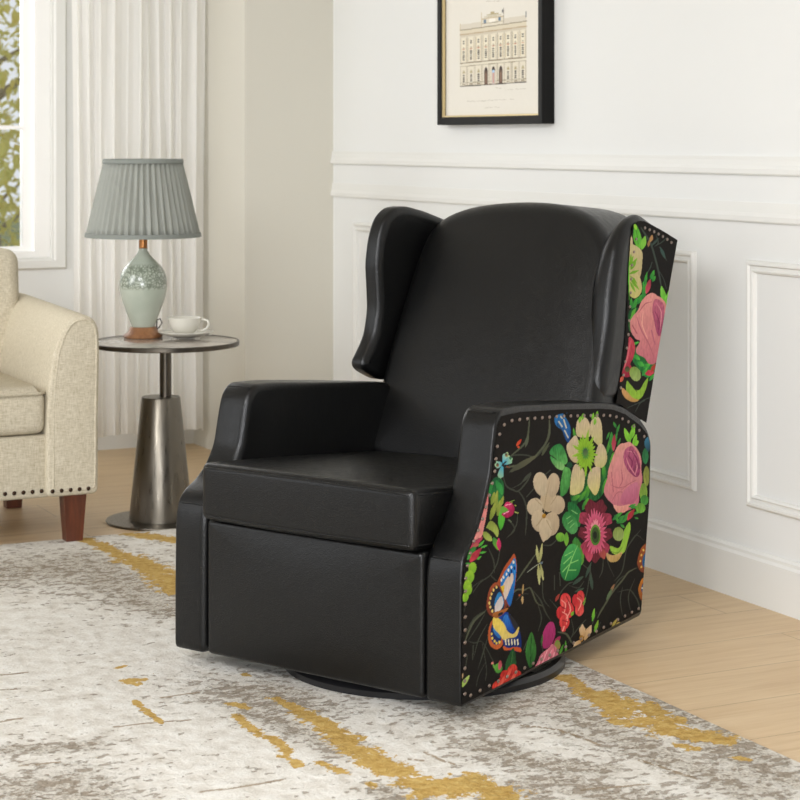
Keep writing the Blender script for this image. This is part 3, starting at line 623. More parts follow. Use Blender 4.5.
(110,180,50,134,196,64,18,1,505,498,530,530,505,498,517,501,531,509,534,521,530,530,515,525,501,516,501,505),
(110,180,50,134,196,64,18,1,517,521,530,535,517,521,526,522,535,524,534,530,530,535,520,534,511,531,513,525),
(110,180,50,134,196,64,18,1,524,480,542,508,524,480,533,483,544,490,546,500,542,508,531,504,520,496,520,486),
(40,100,60,48,120,72,26,1,599,465,599,425,618,442,613,430,602,424,589,429,581,440,581,454,589,464,602,464,613,456),
(120,126,60,144,151,72,26,1,605,418,605,368,624,390,620,374,608,367,596,372,587,387,587,404,596,416,608,418,620,407),
(110,140,56,132,168,67,26,1,586,378,586,333,611,351,605,337,590,332,573,337,562,351,562,366,573,377,590,377,605,367),
(60,120,50,72,144,60,26,1,592,346,592,321,618,330,612,322,597,320,580,325,569,333,569,342,580,347,597,346,612,339),
(90,140,50,108,168,60,26,1,567,330,567,305,599,312,591,305,573,304,552,309,538,318,538,326,552,331,573,329,591,322),
(60,120,150,40,60,70,0,1,615,489,615,453,605,490,592,476,618,452,631,466,631,487),
(214,150,140,186,104,124,12,1,465,498,465,322,444,496,469,495,499,494,530,480,555,464,573,441,573,413,580,386,561,359,555,332,517,325,481,324,457,323,421,334,403,351,373,368,350,387,350,404,367,423,373,442,397,468,421,489),
(212,146,142,200,122,130,10,1,425,484,425,373,397,438,432,468,469,478,469,428,444,382,397,377,367,399),
(170,88,116,140,58,96,34,1,517,481,517,406,475,479,517,481,555,451,567,419,555,400,524,405,481,431,463,459),
(206,132,146,206,132,146,0,1,525,468,525,410,486,472,527,461,544,432,534,409,538,408,553,431,533,462,487,473),
(126,44,84,126,44,84,0,1,505,458,505,423,491,459,514,441,503,423,507,422,521,441,494,460),
(118,40,80,118,40,80,0,1,536,469,536,423,510,472,538,448,553,421,556,420,546,448,513,472),
(206,130,144,206,130,144,0,1,505,453,505,410,479,456,496,433,535,405,538,406,503,434,482,456),
(166,92,104,166,92,104,0,1,434,396,434,387,391,402,432,388,481,386,480,387,433,390,391,403),
(166,92,104,166,92,104,0,1,448,431,448,389,439,390,459,404,452,430,449,431,454,405,437,391),
(166,92,104,166,92,104,0,1,497,399,497,376,457,382,494,388,543,392,542,393,492,390,456,383),
(166,92,104,166,92,104,0,1,440,378,440,357,398,364,433,378,493,364,493,365,432,380,396,365),
(166,92,104,166,92,104,0,0,397,434,397,384,389,435,400,384,405,383,393,434),
(196,118,140,176,92,120,10,1,500,393,500,336,469,378,548,386,548,346,493,337,444,352),
(222,160,146,214,140,130,12,1,453,346,453,323,403,351,444,342,505,337,481,324,432,327),
(188,168,138,180,160,130,5,1,43,452,43,393,85,416,75,398,50,392,22,400,4,419,4,439,22,452,50,451,75,437),
(198,180,152,182,166,140,8,1,4,490,4,437,42,460,40,443,21,434,-5,440,-27,456,-35,475,-24,489,0,491,26,480),
(192,172,144,177,158,132,8,1,66,478,66,424,100,444,86,429,63,424,42,433,32,449,38,467,57,478,81,476,98,463),
(196,178,150,180,164,138,8,1,-26,436,-26,395,14,409,5,397,-19,394,-46,401,-64,415,-64,428,-46,436,-19,435,5,424),
(190,170,142,175,156,131,8,1,90,422,90,379,129,392,114,381,88,380,63,388,51,403,56,417,78,424,105,420,125,407),
(192,174,146,177,160,134,8,1,-6,405,-6,356,32,377,29,361,10,354,-16,359,-38,374,-44,392,-33,405,-9,406,17,395),
(186,166,138,171,153,127,8,1,58,389,58,335,100,354,86,339,59,335,32,344,17,362,22,380,43,390,72,387,95,373),
(196,178,150,180,164,138,8,1,27,381,27,331,61,351,53,336,33,330,11,337,-4,353,-4,370,11,381,33,380,53,368),
(190,172,144,190,172,144,0,1,19,346,19,328,2,349,17,328,38,341),
(160,142,112,160,142,112,0,1,32,464,32,394,47,461,25,423,21,396,23,396,29,423,49,461),
(160,142,112,160,142,112,0,0,-11,434,-11,417,-30,436,5,414,8,415,-28,437),
(160,142,112,160,142,112,0,0,71,428,71,404,88,425,52,408,55,407,91,424),
(160,142,112,160,142,112,0,0,-4,387,-4,368,-17,370,13,383,10,385,-20,372),
(160,142,112,160,142,112,0,0,45,374,45,351,60,349,34,376,31,376,57,349),
(190,140,40,130,90,30,0,1,20,393,20,382,30,386,27,383,21,382,14,384,10,387,10,391,14,393,21,393,27,390),
(30,100,50,44,120,60,34,1,184,393,184,334,148,399,187,388,214,367,220,345,203,331,170,353,148,376),
(40,120,56,80,150,84,30,1,155,375,155,323,122,373,148,376,192,350,197,325,170,320,138,335,116,357),
(120,180,110,120,180,110,0,0,157,356,157,345,145,347,172,352,169,354,142,349),
(120,180,110,120,180,110,0,0,167,347,167,334,156,336,183,343,179,345,152,338),
(120,180,110,120,180,110,0,0,181,376,181,365,163,377,196,362,199,364,166,378),
(120,180,110,120,180,110,0,0,148,367,148,358,139,360,161,363,158,365,136,362),
(120,176,60,90,150,50,20,1,106,335,106,314,130,320,124,314,110,313,94,317,83,325,83,332,94,335,110,334,124,328),
(120,180,60,90,150,50,14,1,138,298,138,330,138,298,145,301,151,310,146,322,138,330,129,325,124,315,130,304),
(50,120,50,100,160,60,26,1,203,307,203,238,170,299,187,310,208,297,231,271,231,243,203,238,192,274),
(70,160,84,30,110,56,10,1,163,298,163,213,111,270,132,289,159,298,192,290,214,270,220,243,203,219,170,212,127,220,106,243),
(130,196,110,130,196,110,0,1,165,293,165,217,196,287,162,261,131,224,134,223,167,259,199,287),
(130,196,110,130,196,110,0,0,143,274,143,254,163,270,120,260,124,257,167,268),
(130,196,110,130,196,110,0,0,151,284,151,271,174,280,126,277,128,275,177,278),
(130,196,110,130,196,110,0,0,135,257,135,236,152,253,114,242,118,239,156,251),
(130,196,110,130,196,110,0,0,181,258,181,249,160,252,204,251,202,254,158,255),
(130,196,110,130,196,110,0,0,170,236,170,234,148,238,192,230,192,232,148,240),
(110,34,52,96,34,44,26,1,311,333,335,376,311,333,336,334,365,349,354,360,335,376,305,373,286,369,293,345),
(110,34,52,160,60,84,26,1,328,317,387,331,328,317,353,309,392,308,392,318,387,331,356,339,335,342,321,328),
(110,34,52,96,34,44,26,1,332,296,398,275,332,296,334,286,357,270,374,271,398,275,392,288,385,297,349,301),
(110,34,52,160,60,84,26,1,320,281,361,234,320,281,306,274,308,253,329,244,361,234,375,245,382,253,346,274),
(110,34,52,96,34,44,26,1,297,279,296,228,297,279,275,275,257,256,272,244,296,228,321,235,337,241,319,267),
(110,34,52,160,60,84,26,1,276,290,233,260,276,290,250,293,215,285,221,275,233,260,264,258,286,258,289,278),
(110,34,52,96,34,44,26,1,265,309,201,312,265,309,249,319,216,329,209,323,201,312,222,301,237,293,261,300),
(110,34,52,160,60,84,26,1,269,328,214,363,269,328,277,336,265,355,244,359,214,363,208,351,207,342,245,329),
(110,34,52,96,34,44,26,1,287,337,266,388,287,337,306,343,314,365,295,375,266,388,247,379,236,371,263,346),
(170,50,84,190,80,100,14,1,259,271,264,237,259,271,247,268,239,259,249,246,264,237,277,242,284,252,272,264),
(150,60,70,170,84,70,14,1,327,259,350,228,327,259,320,255,318,246,333,235,350,228,357,235,356,245,341,254),
(190,70,104,206,100,130,10,1,317,297,367,291,317,297,325,294,340,291,356,290,367,291,355,294,338,298,324,298),
(190,70,104,206,100,130,10,1,317,294,365,279,317,294,322,290,336,285,353,280,365,279,356,284,341,290,325,293),
(190,70,104,206,100,130,10,1,315,291,358,267,315,291,319,287,329,279,345,272,358,267,351,274,339,282,324,289),
(190,70,104,206,100,130,10,1,312,289,351,255,312,289,315,284,323,273,338,262,351,255,346,263,336,274,322,284),
(190,70,104,206,100,130,10,1,309,288,336,248,309,288,309,282,314,270,325,257,336,248,334,256,328,269,317,282),
(190,70,104,206,100,130,10,1,305,287,323,247,305,287,304,281,306,269,315,256,323,247,324,255,320,268,312,280),
(190,70,104,206,100,130,10,1,300,287,306,250,300,287,297,282,296,271,300,258,306,250,309,257,310,269,305,281),
(190,70,104,206,100,130,10,1,296,288,290,251,296,288,291,283,286,272,286,260,290,251,296,258,300,269,299,281),
(190,70,104,206,100,130,10,1,292,289,276,253,292,289,285,285,277,275,275,262,276,253,284,260,292,271,293,283),
(190,70,104,206,100,130,10,1,288,291,258,262,288,291,279,288,267,280,260,270,258,262,269,267,281,276,287,286),
(190,70,104,206,100,130,10,1,284,294,251,275,284,294,276,293,263,288,254,281,251,275,262,278,276,283,283,290),
(190,70,104,206,100,130,10,1,282,297,235,290,282,297,272,298,256,297,243,293,235,290,248,289,265,290,277,294),
(190,70,104,206,100,130,10,1,280,300,237,300,280,300,272,302,258,304,245,303,237,300,248,298,263,297,275,299),
(190,70,104,206,100,130,10,1,279,304,227,315,279,304,272,307,257,312,239,314,227,315,238,311,255,306,271,304),
(190,70,104,206,100,130,10,1,280,307,237,327,280,307,276,311,265,318,249,324,237,327,244,322,256,314,271,309),
(190,70,104,206,100,130,10,1,282,309,236,338,282,309,278,314,266,324,249,333,236,338,243,331,256,321,272,313),
(190,70,104,206,100,130,10,1,284,312,250,345,284,312,283,317,275,327,262,338,250,345,254,338,262,327,275,317),
(190,70,104,206,100,130,10,1,288,313,258,355,288,313,287,319,281,332,269,345,258,355,261,346,267,332,279,320),
(190,70,104,206,100,130,10,1,292,314,275,361,292,314,293,321,291,335,283,350,275,361,274,351,277,336,285,322),
(190,70,104,206,100,130,10,1,296,314,290,362,296,314,299,321,301,334,296,351,290,362,287,352,286,336,291,322),
(190,70,104,206,100,130,10,1,300,313,306,355,300,313,305,319,310,331,310,345,306,355,300,347,296,333,297,320),
(190,70,104,206,100,130,10,1,305,312,323,348,305,312,312,316,320,326,323,339,323,348,314,341,306,330,304,318),
(190,70,104,206,100,130,10,1,309,310,337,342,309,310,317,313,329,322,335,334,337,342,326,336,314,326,309,316),
(190,70,104,206,100,130,10,1,312,307,349,333,312,307,322,309,336,316,345,326,349,333,337,329,322,321,314,312),
(190,70,104,206,100,130,10,1,315,304,360,319,315,304,325,304,341,308,353,314,360,319,346,318,329,314,318,308),
(190,70,104,206,100,130,10,1,317,300,363,305,317,300,326,299,341,299,355,302,363,305,350,306,333,306,321,303),
(160,44,84,200,90,120,10,1,312,297,347,289,312,297,317,294,327,291,339,289,347,289,340,292,329,296,318,297),
(160,44,84,200,90,120,10,1,311,294,344,279,311,294,314,291,322,286,334,281,344,279,339,284,330,289,318,293),
(160,44,84,200,90,120,10,1,309,292,335,271,309,292,310,289,315,282,326,275,335,271,333,276,326,283,316,289),
(160,44,84,200,90,120,10,1,306,291,326,262,306,291,305,287,308,278,318,269,326,262,326,268,321,278,312,287),
(160,44,84,200,90,120,10,1,302,290,312,259,302,290,300,286,300,277,306,266,312,259,314,265,314,275,307,285),
(160,44,84,200,90,120,10,1,298,291,299,262,298,291,295,287,292,279,295,269,299,262,303,268,305,277,302,286),
(160,44,84,200,90,120,10,1,295,292,286,268,295,292,289,289,284,283,283,274,286,268,292,272,297,279,297,287),
(160,44,84,200,90,120,10,1,291,293,271,274,291,293,284,292,276,287,271,279,271,274,279,277,288,282,291,289),
(160,44,84,200,90,120,10,1,288,296,264,280,288,296,281,295,271,291,265,285,264,280,273,282,283,286,288,292),
(160,44,84,200,90,120,10,1,286,298,252,293,286,298,278,299,266,299,256,296,252,293,262,292,275,293,283,296),
(160,44,84,200,90,120,10,1,285,301,253,304,285,301,279,303,269,306,259,306,253,304,261,302,271,300,281,300),
(160,44,84,200,90,120,10,1,285,304,247,317,285,304,280,307,270,312,257,315,247,317,254,312,265,307,278,305),
(160,44,84,200,90,120,10,1,286,306,256,326,286,306,284,310,278,316,266,323,256,326,259,321,267,314,278,309),
(160,44,84,200,90,120,10,1,288,308,259,337,288,308,287,313,281,322,269,331,259,337,261,331,269,321,280,313),
(160,44,84,200,90,120,10,1,291,310,273,343,291,310,292,315,289,324,281,335,273,343,273,336,276,325,284,315),
(160,44,84,200,90,120,10,1,294,310,283,344,294,310,296,315,296,325,290,336,283,344,281,337,282,326,289,316),
(160,44,84,200,90,120,10,1,298,310,298,342,298,310,302,314,305,323,302,334,298,342,293,335,291,325,294,315),
(160,44,84,200,90,120,10,1,302,309,312,340,302,309,307,313,313,321,314,332,312,340,306,334,300,324,300,315),
(160,44,84,200,90,120,10,1,305,307,324,335,305,307,312,311,320,318,324,328,324,335,315,330,307,322,304,313),
(160,44,84,200,90,120,10,1,308,305,336,325,308,305,316,307,327,312,334,319,336,325,326,322,315,316,309,309),
(160,44,84,200,90,120,10,1,311,302,342,312,311,302,318,302,330,304,339,308,342,312,332,312,320,310,312,305),
(160,44,84,200,90,120,10,1,312,300,348,300,312,300,319,298,331,297,342,298,348,300,338,302,325,303,316,301),
(206,110,130,226,150,160,10,1,307,297,331,289,307,297,310,295,316,291,324,290,331,289,327,292,320,296,312,297),
(206,110,130,226,150,160,10,1,306,295,326,281,306,295,306,293,310,288,319,284,326,281,325,285,320,290,312,294),
(206,110,130,226,150,160,10,1,304,294,317,275,304,294,302,291,304,285,311,279,317,275,318,279,316,285,309,291),
(206,110,130,226,150,160,10,1,301,294,307,270,301,294,298,290,297,284,302,275,307,270,310,274,310,282,305,290),
(206,110,130,226,150,160,10,1,297,294,295,270,297,294,294,291,290,284,292,276,295,270,300,275,303,282,301,290),
(206,110,130,226,150,160,10,1,294,295,283,277,294,295,289,293,283,289,282,282,283,277,290,280,295,285,296,291),
(206,110,130,226,150,160,10,1,292,297,275,286,292,297,286,296,279,294,276,290,275,286,282,287,290,290,292,294),
(206,110,130,226,150,160,10,1,290,299,266,295,290,299,284,300,275,300,269,298,266,295,274,295,283,295,288,297),
(206,110,130,226,150,160,10,1,289,301,266,305,289,301,286,303,279,306,271,306,266,305,271,303,279,301,285,301),
(206,110,130,226,150,160,10,1,289,304,264,317,289,304,288,306,282,311,272,315,264,317,267,313,274,308,283,305),
(206,110,130,226,150,160,10,1,290,306,272,325,290,306,291,309,288,314,280,321,272,325,273,321,277,314,285,308),
(206,110,130,226,150,160,10,1,293,307,278,330,293,307,294,310,292,317,285,325,278,330,277,325,280,318,287,310),
(206,110,130,226,150,160,10,1,296,307,290,334,296,307,298,311,299,318,295,328,290,334,287,329,287,320,291,312),
(206,110,130,226,150,160,10,1,299,307,301,335,299,307,303,311,306,318,305,328,301,335,297,330,294,321,296,312),
(206,110,130,226,150,160,10,1,302,306,312,330,302,306,307,309,313,315,313,324,312,330,306,326,300,318,300,310),
(206,110,130,226,150,160,10,1,305,304,323,320,305,304,311,305,319,309,323,315,323,320,316,318,307,313,304,308),
(206,110,130,226,150,160,10,1,307,302,328,310,307,302,313,302,321,303,326,307,328,310,320,310,311,308,307,304),
(206,110,130,226,150,160,10,1,308,299,334,300,308,299,313,298,322,297,329,298,334,300,326,301,317,302,310,301),
(100,140,50,70,120,44,0,1,298,321,298,271,328,290,321,275,303,270,283,276,270,292,270,309,283,320,303,320,321,308),
(60,84,40,50,70,36,0,1,298,315,298,277,320,292,315,280,302,276,287,281,278,293,278,306,287,314,302,314,315,305),
(30,34,26,30,34,26,0,1,295,306,295,287,307,294,304,288,297,286,290,289,285,295,285,301,290,305,297,305,304,301),
(34,110,56,80,160,60,20,1,397,315,457,325,397,315,410,314,431,315,448,320,457,325,439,326,416,325,402,320),
(34,110,56,80,160,60,20,1,421,304,499,311,421,304,438,300,467,298,489,304,499,311,475,315,445,316,426,310),
(34,110,56,80,160,60,20,1,457,305,517,320,457,305,470,305,492,307,509,314,517,320,499,320,475,317,461,310),
(34,110,56,80,160,60,20,1,505,327,548,325,505,327,513,325,527,323,540,323,548,325,537,328,522,331,510,329),
(34,110,56,80,160,60,20,1,517,310,561,308,517,310,525,308,539,306,553,307,561,308,550,311,535,313,523,312),
(34,110,56,80,160,60,20,1,530,301,555,292,530,301,532,298,538,295,547,293,555,292,551,295,544,298,535,300),
(34,110,56,80,160,60,20,1,409,326,432,305,409,326,408,322,412,316,422,309,432,305,432,310,427,317,416,323),
(34,110,56,80,160,60,20,1,444,298,469,284,444,298,445,295,450,290,460,286,469,284,467,287,461,293,451,296),
(34,110,56,80,160,60,20,1,493,332,542,332,493,332,502,330,518,328,533,330,542,332,530,334,512,335,499,334),
(180,44,70,140,50,50,20,1,487,300,530,321,487,300,500,300,519,304,528,313,530,321,512,320,493,315,486,306),
(130,180,56,150,190,70,14,1,452,301,452,219,499,293,505,272,487,245,469,224,427,224,391,238,385,254,432,240,457,256,469,279),
(130,150,76,150,170,100,16,1,432,292,432,258,466,269,458,259,438,257,416,263,402,274,402,286,416,293,438,291,458,282),
(196,160,110,180,150,90,14,1,404,235,404,211,362,241,391,230,427,226,457,226,432,210,391,213,367,225),
(90,120,50,90,120,50,0,1,423,245,423,229,385,241,427,228,457,238,456,239,426,230,385,242),
(150,150,96,190,190,130,8,1,-9,285,-19,328,-9,285,-6,291,-6,303,-12,318,-19,328,-21,319,-21,305,-14,292),
(150,150,96,190,190,130,8,1,-4,284,12,327,-4,284,3,289,11,301,13,316,12,327,4,319,-4,305,-5,291),
(150,150,96,190,190,130,8,1,-9,283,-4,234,-9,283,-13,276,-15,262,-10,245,-4,234,1,243,2,259,-3,274),
(150,150,96,190,190,130,8,1,2,281,17,239,2,281,0,275,1,263,9,249,17,239,18,248,16,261,8,274),
(150,156,140,150,156,140,0,1,-25,291,-25,267,-63,274,-22,280,12,283,11,284,-25,282,-65,275),
(90,110,130,90,110,130,0,1,7,284,7,280,13,281,10,279,4,280,1,283,4,285,10,284),
(170,140,90,170,140,90,0,1,-89,230,-84,252,-89,230,-85,233,-82,239,-82,246,-84,252,-88,248,-91,241,-91,234),
(190,160,110,190,160,110,0,1,-89,226,-89,208,-89,226,-92,224,-95,219,-92,212,-89,208,-85,211,-83,216,-85,222),
(170,90,50,170,90,50,0,1,-103,233,-103,229,-98,230,-101,228,-106,229,-108,232,-106,233,-101,232),
(150,80,40,120,60,36,20,1,587,225,587,149,605,222,573,215,555,198,548,179,567,158,599,147,624,144,624,219),
(30,80,120,40,100,150,16,1,604,209,604,156,611,203,586,192,580,173,599,157,624,155,624,206),
(220,180,90,220,180,90,0,1,586,211,586,205,592,206,591,205,587,204,583,206,580,208,580,210,583,211,587,210,591,209),
(220,180,90,220,180,90,0,1,573,200,573,194,580,196,578,194,575,194,570,195,568,197,568,199,570,200,575,200,578,198),
(220,180,90,220,180,90,0,1,567,186,567,180,573,182,572,180,568,180,564,181,561,183,561,185,564,186,568,186,572,184),
(220,180,90,220,180,90,0,1,573,170,573,164,580,166,578,164,575,164,570,165,568,167,568,169,570,170,575,170,578,168),
(190,120,40,130,70,40,20,1,587,144,587,78,605,140,573,134,555,117,561,96,580,79,618,79,618,138),
(24,60,100,30,80,130,0,1,598,134,598,88,605,128,580,122,573,108,592,89,618,89,618,130),
(220,220,210,220,220,210,0,1,580,114,580,110,586,111,583,109,577,111,573,113,577,115,583,114),
(220,220,210,220,220,210,0,1,586,100,586,96,592,97,589,95,583,97,580,100,583,101,589,100),
(204,54,58,226,96,90,26,1,132,188,132,151,162,164,155,153,137,150,118,156,105,169,105,182,118,189,137,187,155,177),
(190,50,56,204,54,58,26,1,148,164,148,127,178,139,171,128,154,126,134,132,121,145,121,157,134,165,154,163,171,153),
(204,54,58,176,40,46,26,1,111,162,111,130,138,140,131,131,116,129,98,135,86,146,86,157,98,163,116,161,131,152),
(210,70,70,204,54,58,26,1,127,138,127,105,154,116,148,107,132,104,114,110,102,121,102,132,114,139,132,137,148,128),
(210,80,80,204,54,58,26,1,122,113,122,99,135,103,132,100,124,99,115,102,109,107,109,111,115,114,124,113,132,109),
(204,54,58,210,80,80,26,1,214,178,214,147,236,158,231,149,218,147,203,151,193,162,193,172,203,178,218,177,231,169),
(190,44,54,204,54,58,26,1,187,175,187,147,203,158,199,149,189,146,178,150,171,159,171,169,178,175,189,174,199,168),
(200,56,60,220,90,84,26,1,208,152,208,119,233,130,228,121,213,118,196,123,185,134,185,146,196,152,213,151,228,142),
(232,150,140,232,150,140,0,1,123,174,123,146,110,176,129,163,125,145,129,145,136,162,112,177),
(232,150,140,232,150,140,0,1,148,164,148,126,147,164,156,144,136,129,139,128,163,142,150,164),
(232,150,140,232,150,140,0,1,132,144,132,116,115,147,140,132,136,115,139,114,147,132,117,148),
(232,150,140,232,150,140,0,1,207,162,207,133,196,163,216,150,201,135,205,133,223,149,199,164),
(232,150,140,232,150,140,0,0,122,114,122,101,124,114,113,104,120,101,130,111),
(130,24,36,130,24,36,0,0,119,162,119,153,104,163,131,150,134,152,107,164),
(130,24,36,130,24,36,0,0,146,179,146,164,135,180,151,163,156,163,140,180),
(130,24,36,130,24,36,0,0,214,171,214,159,201,172,223,158,227,158,205,172),
(130,24,36,130,24,36,0,0,132,126,132,119,115,128,148,116,149,118,117,129),
(150,60,50,150,60,50,0,1,79,180,100,192,79,180,86,180,96,183,100,188,100,192,91,192,82,189,79,184),
(120,172,52,120,172,52,0,1,165,128,176,137,165,128,171,128,177,129,178,133,176,137,169,137,162,135,162,131),
(110,150,60,110,150,60,0,1,231,138,242,157,231,138,235,140,241,145,243,152,242,157,236,154,230,148,229,142),
(150,110,80,150,110,80,0,1,385,141,409,156,385,141,392,141,403,145,408,151,409,156,399,154,389,150,385,144),
(90,110,80,90,110,80,0,1,362,126,397,148,362,126,371,127,385,133,394,141,397,148,384,145,370,139,363,131),
(90,170,50,130,190,60,0,1,281,91,293,120,281,91,287,94,295,102,295,113,293,120,285,115,278,107,278,97),
(90,170,50,140,170,60,0,1,293,62,315,87,293,62,301,64,311,70,316,79,315,87,305,83,294,76,291,68),
(190,150,100,206,180,146,10,1,225,63,225,96,225,63,235,66,243,79,236,86,225,96,214,91,207,87,215,70),
(190,150,100,206,180,146,10,1,236,55,275,83,236,55,250,56,275,66,276,73,275,83,257,81,244,78,234,63),
(190,150,100,206,180,146,10,1,214,60,176,50,214,60,202,62,180,61,177,56,176,50,191,48,202,47,215,55),
(190,150,100,206,180,146,10,1,236,53,259,29,236,53,233,50,238,39,247,34,259,29,261,34,261,39,246,49),
(190,150,100,206,180,146,10,1,214,56,208,31,214,56,207,53,200,43,203,38,208,31,217,34,222,38,219,50),
(150,110,50,190,140,70,0,1,220,71,220,57,231,61,228,57,221,56,214,59,209,64,209,69,214,71,221,71,228,67),
(30,28,26,30,28,26,0,1,236,47,236,40,249,43,248,40,241,40,232,41,225,43,224,46,228,47,236,47,244,45),
(30,28,26,30,28,26,0,1,192,45,192,38,203,39,200,37,194,38,187,40,182,43,182,45,187,46,194,44,200,42),
(150,140,70,190,170,90,0,1,391,51,427,68,391,51,400,52,414,56,423,62,427,68,415,66,400,62,393,55),
(150,140,70,190,170,90,0,1,415,53,444,54,415,53,421,52,432,51,440,52,444,54,436,56,424,57,417,55),
(170,50,110,150,44,96,14,1,47,138,47,78,17,85,12,114,27,131,48,138,69,132,79,113,74,96,53,82),
(160,50,90,140,40,80,0,1,69,78,106,93,69,78,80,77,96,79,104,87,106,93,91,94,75,91,68,84),
(110,140,60,150,120,70,0,1,90,87,90,64,106,72,102,66,93,64,82,68,75,75,75,83,82,88,93,87,102,81),
(80,150,50,60,120,40,0,1,100,50,122,71,100,50,107,52,116,57,121,65,122,71,113,68,104,62,100,55),
(80,150,50,80,150,50,0,1,138,35,132,78,138,35,140,41,142,53,138,68,132,78,130,69,129,56,133,42),
(90,170,60,110,180,60,0,1,122,34,154,38,122,34,129,32,141,32,150,35,154,38,144,40,131,40,124,37),
(60,100,50,60,100,50,0,1,7,92,12,118,7,92,10,95,14,103,14,112,12,118,8,113,4,105,5,97),
(206,120,134,176,84,104,34,1,32,91,32,4,-64,26,-44,40,-14,60,7,74,43,79,64,84,85,70,95,52,95,35,90,29,2,31),
(226,160,166,226,160,166,0,0,-11,76,-11,25,-32,30,14,69,9,71,-36,32),
(226,160,166,226,160,166,0,0,14,82,14,28,-6,33,40,75,35,77,-11,35),
(226,160,166,226,160,166,0,0,40,76,40,27,25,30,61,70,56,72,20,32),
(226,160,166,226,160,166,0,0,64,66,64,28,56,30,77,62,71,64,51,32),
(150,40,84,170,60,100,20,1,-59,47,-59,26,-45,31,-54,27,-65,27,-73,32,-75,39,-69,45,-59,47,-48,44,-43,38),
(44,96,44,60,120,50,26,1,-49,55,-44,135,-49,55,-33,63,-19,84,-28,113,-44,135,-62,121,-74,97,-63,70),
(26,60,34,26,60,34,0,0,-47,127,-47,54,-47,54,-43,127,-46,127,-50,55),
(40,90,44,30,70,38,26,1,-157,53,-133,119,-157,53,-139,59,-121,75,-122,99,-133,119,-153,109,-171,90,-167,67),
(70,120,60,70,120,60,0,0,-146,114,-146,50,-155,53,-134,112,-136,112,-158,53),
(206,66,50,150,30,36,40,1,-209,65,-209,40,-189,42,-203,39,-219,43,-231,50,-232,59,-222,64,-207,64,-192,58,-185,50),
(190,50,40,150,30,36,40,1,-181,69,-181,40,-157,42,-174,39,-193,43,-206,52,-208,62,-197,68,-178,68,-160,61,-152,51),
(206,66,50,150,30,36,40,1,-147,72,-147,39,-120,42,-139,38,-161,42,-177,52,-179,64,-166,71,-144,71,-123,64,-114,52),
(190,50,40,150,30,36,40,1,-118,65,-118,40,-98,43,-112,40,-129,43,-141,51,-142,59,-132,65,-116,65,-100,59,-93,50),
(206,66,50,150,30,36,40,1,-200,52,-200,31,-183,33,-195,30,-208,33,-218,40,-219,47,-211,51,-197,51,-185,46,-179,39),
(190,50,40,150,30,36,40,1,-162,53,-162,24,-138,27,-154,24,-174,27,-188,36,-189,46,-178,53,-159,53,-141,46,-133,36),
(206,66,50,150,30,36,40,1,-128,52,-128,23,-104,25,-121,22,-140,26,-154,35,-156,45,-144,52,-125,51,-107,44,-99,34),
(190,50,40,150,30,36,40,1,-103,49,-103,28,-86,30,-98,27,-112,30,-122,36,-123,44,-115,48,-101,48,-88,43,-82,36),
(206,66,50,150,30,36,40,1,-137,83,-137,58,-117,61,-131,58,-148,61,-160,69,-161,77,-151,83,-135,83,-120,77,-113,68),
(190,50,40,150,30,36,40,1,-176,79,-176,58,-159,60,-171,58,-185,60,-194,67,-195,74,-187,79,-174,79,-161,74,-155,67),
(206,66,50,150,30,36,40,1,-98,34,-98,17,-85,19,-94,17,-106,19,-114,24,-115,30,-108,34,-97,34,-86,30,-82,24),
(226,110,90,200,60,50,0,1,-171,56,-137,77,-171,56,-163,58,-150,63,-141,71,-137,77,-149,75,-162,69,-170,61),
(226,110,90,200,60,50,0,1,-147,46,-113,65,-147,46,-139,47,-126,51,-117,59,-113,65,-125,63,-138,58,-145,51),
(226,110,90,200,60,50,0,1,-195,49,-171,70,-195,49,-188,50,-178,55,-172,63,-171,70,-180,67,-191,61,-195,53),
(226,110,90,200,60,50,0,1,-133,34,-94,47,-133,34,-124,34,-109,36,-99,42,-94,47,-106,46,-121,43,-130,38),
(226,110,90,200,60,50,0,1,-176,40,-152,52,-176,40,-169,40,-160,42,-154,47,-152,52,-160,51,-170,48,-175,43),
(226,110,90,200,60,50,0,1,-209,48,-190,61,-209,48,-203,48,-195,51,-191,56,-190,61,-198,60,-206,56,-209,51),
(90,160,60,70,130,50,16,1,-204,101,-204,80,-185,86,-190,80,-201,79,-214,83,-222,91,-222,98,-214,102,-201,101,-190,94),
(196,90,110,170,70,70,0,1,-200,85,-195,106,-200,85,-194,87,-188,92,-190,100,-195,106,-202,103,-207,97,-204,90),
(110,160,70,110,160,70,0,1,-218,89,-232,110,-218,89,-218,92,-220,99,-227,105,-232,110,-232,106,-229,99,-223,93),
(220,130,120,220,130,120,0,1,-232,110,-232,106,-227,107,-230,105,-235,106,-238,109,-235,111,-230,110),
(150,180,80,176,196,110,0,1,-377,88,-337,106,-377,88,-367,88,-351,92,-341,99,-337,106,-351,105,-367,101,-376,93),
(120,160,60,120,160,60,0,1,-373,53,-377,101,-373,53,-371,60,-371,74,-374,90,-377,101,-378,91,-378,75,-375,61),
(180,150,110,180,150,110,0,1,-377,105,-364,117,-377,105,-372,106,-366,108,-364,113,-364,117,-370,116,-376,113,-378,108)]
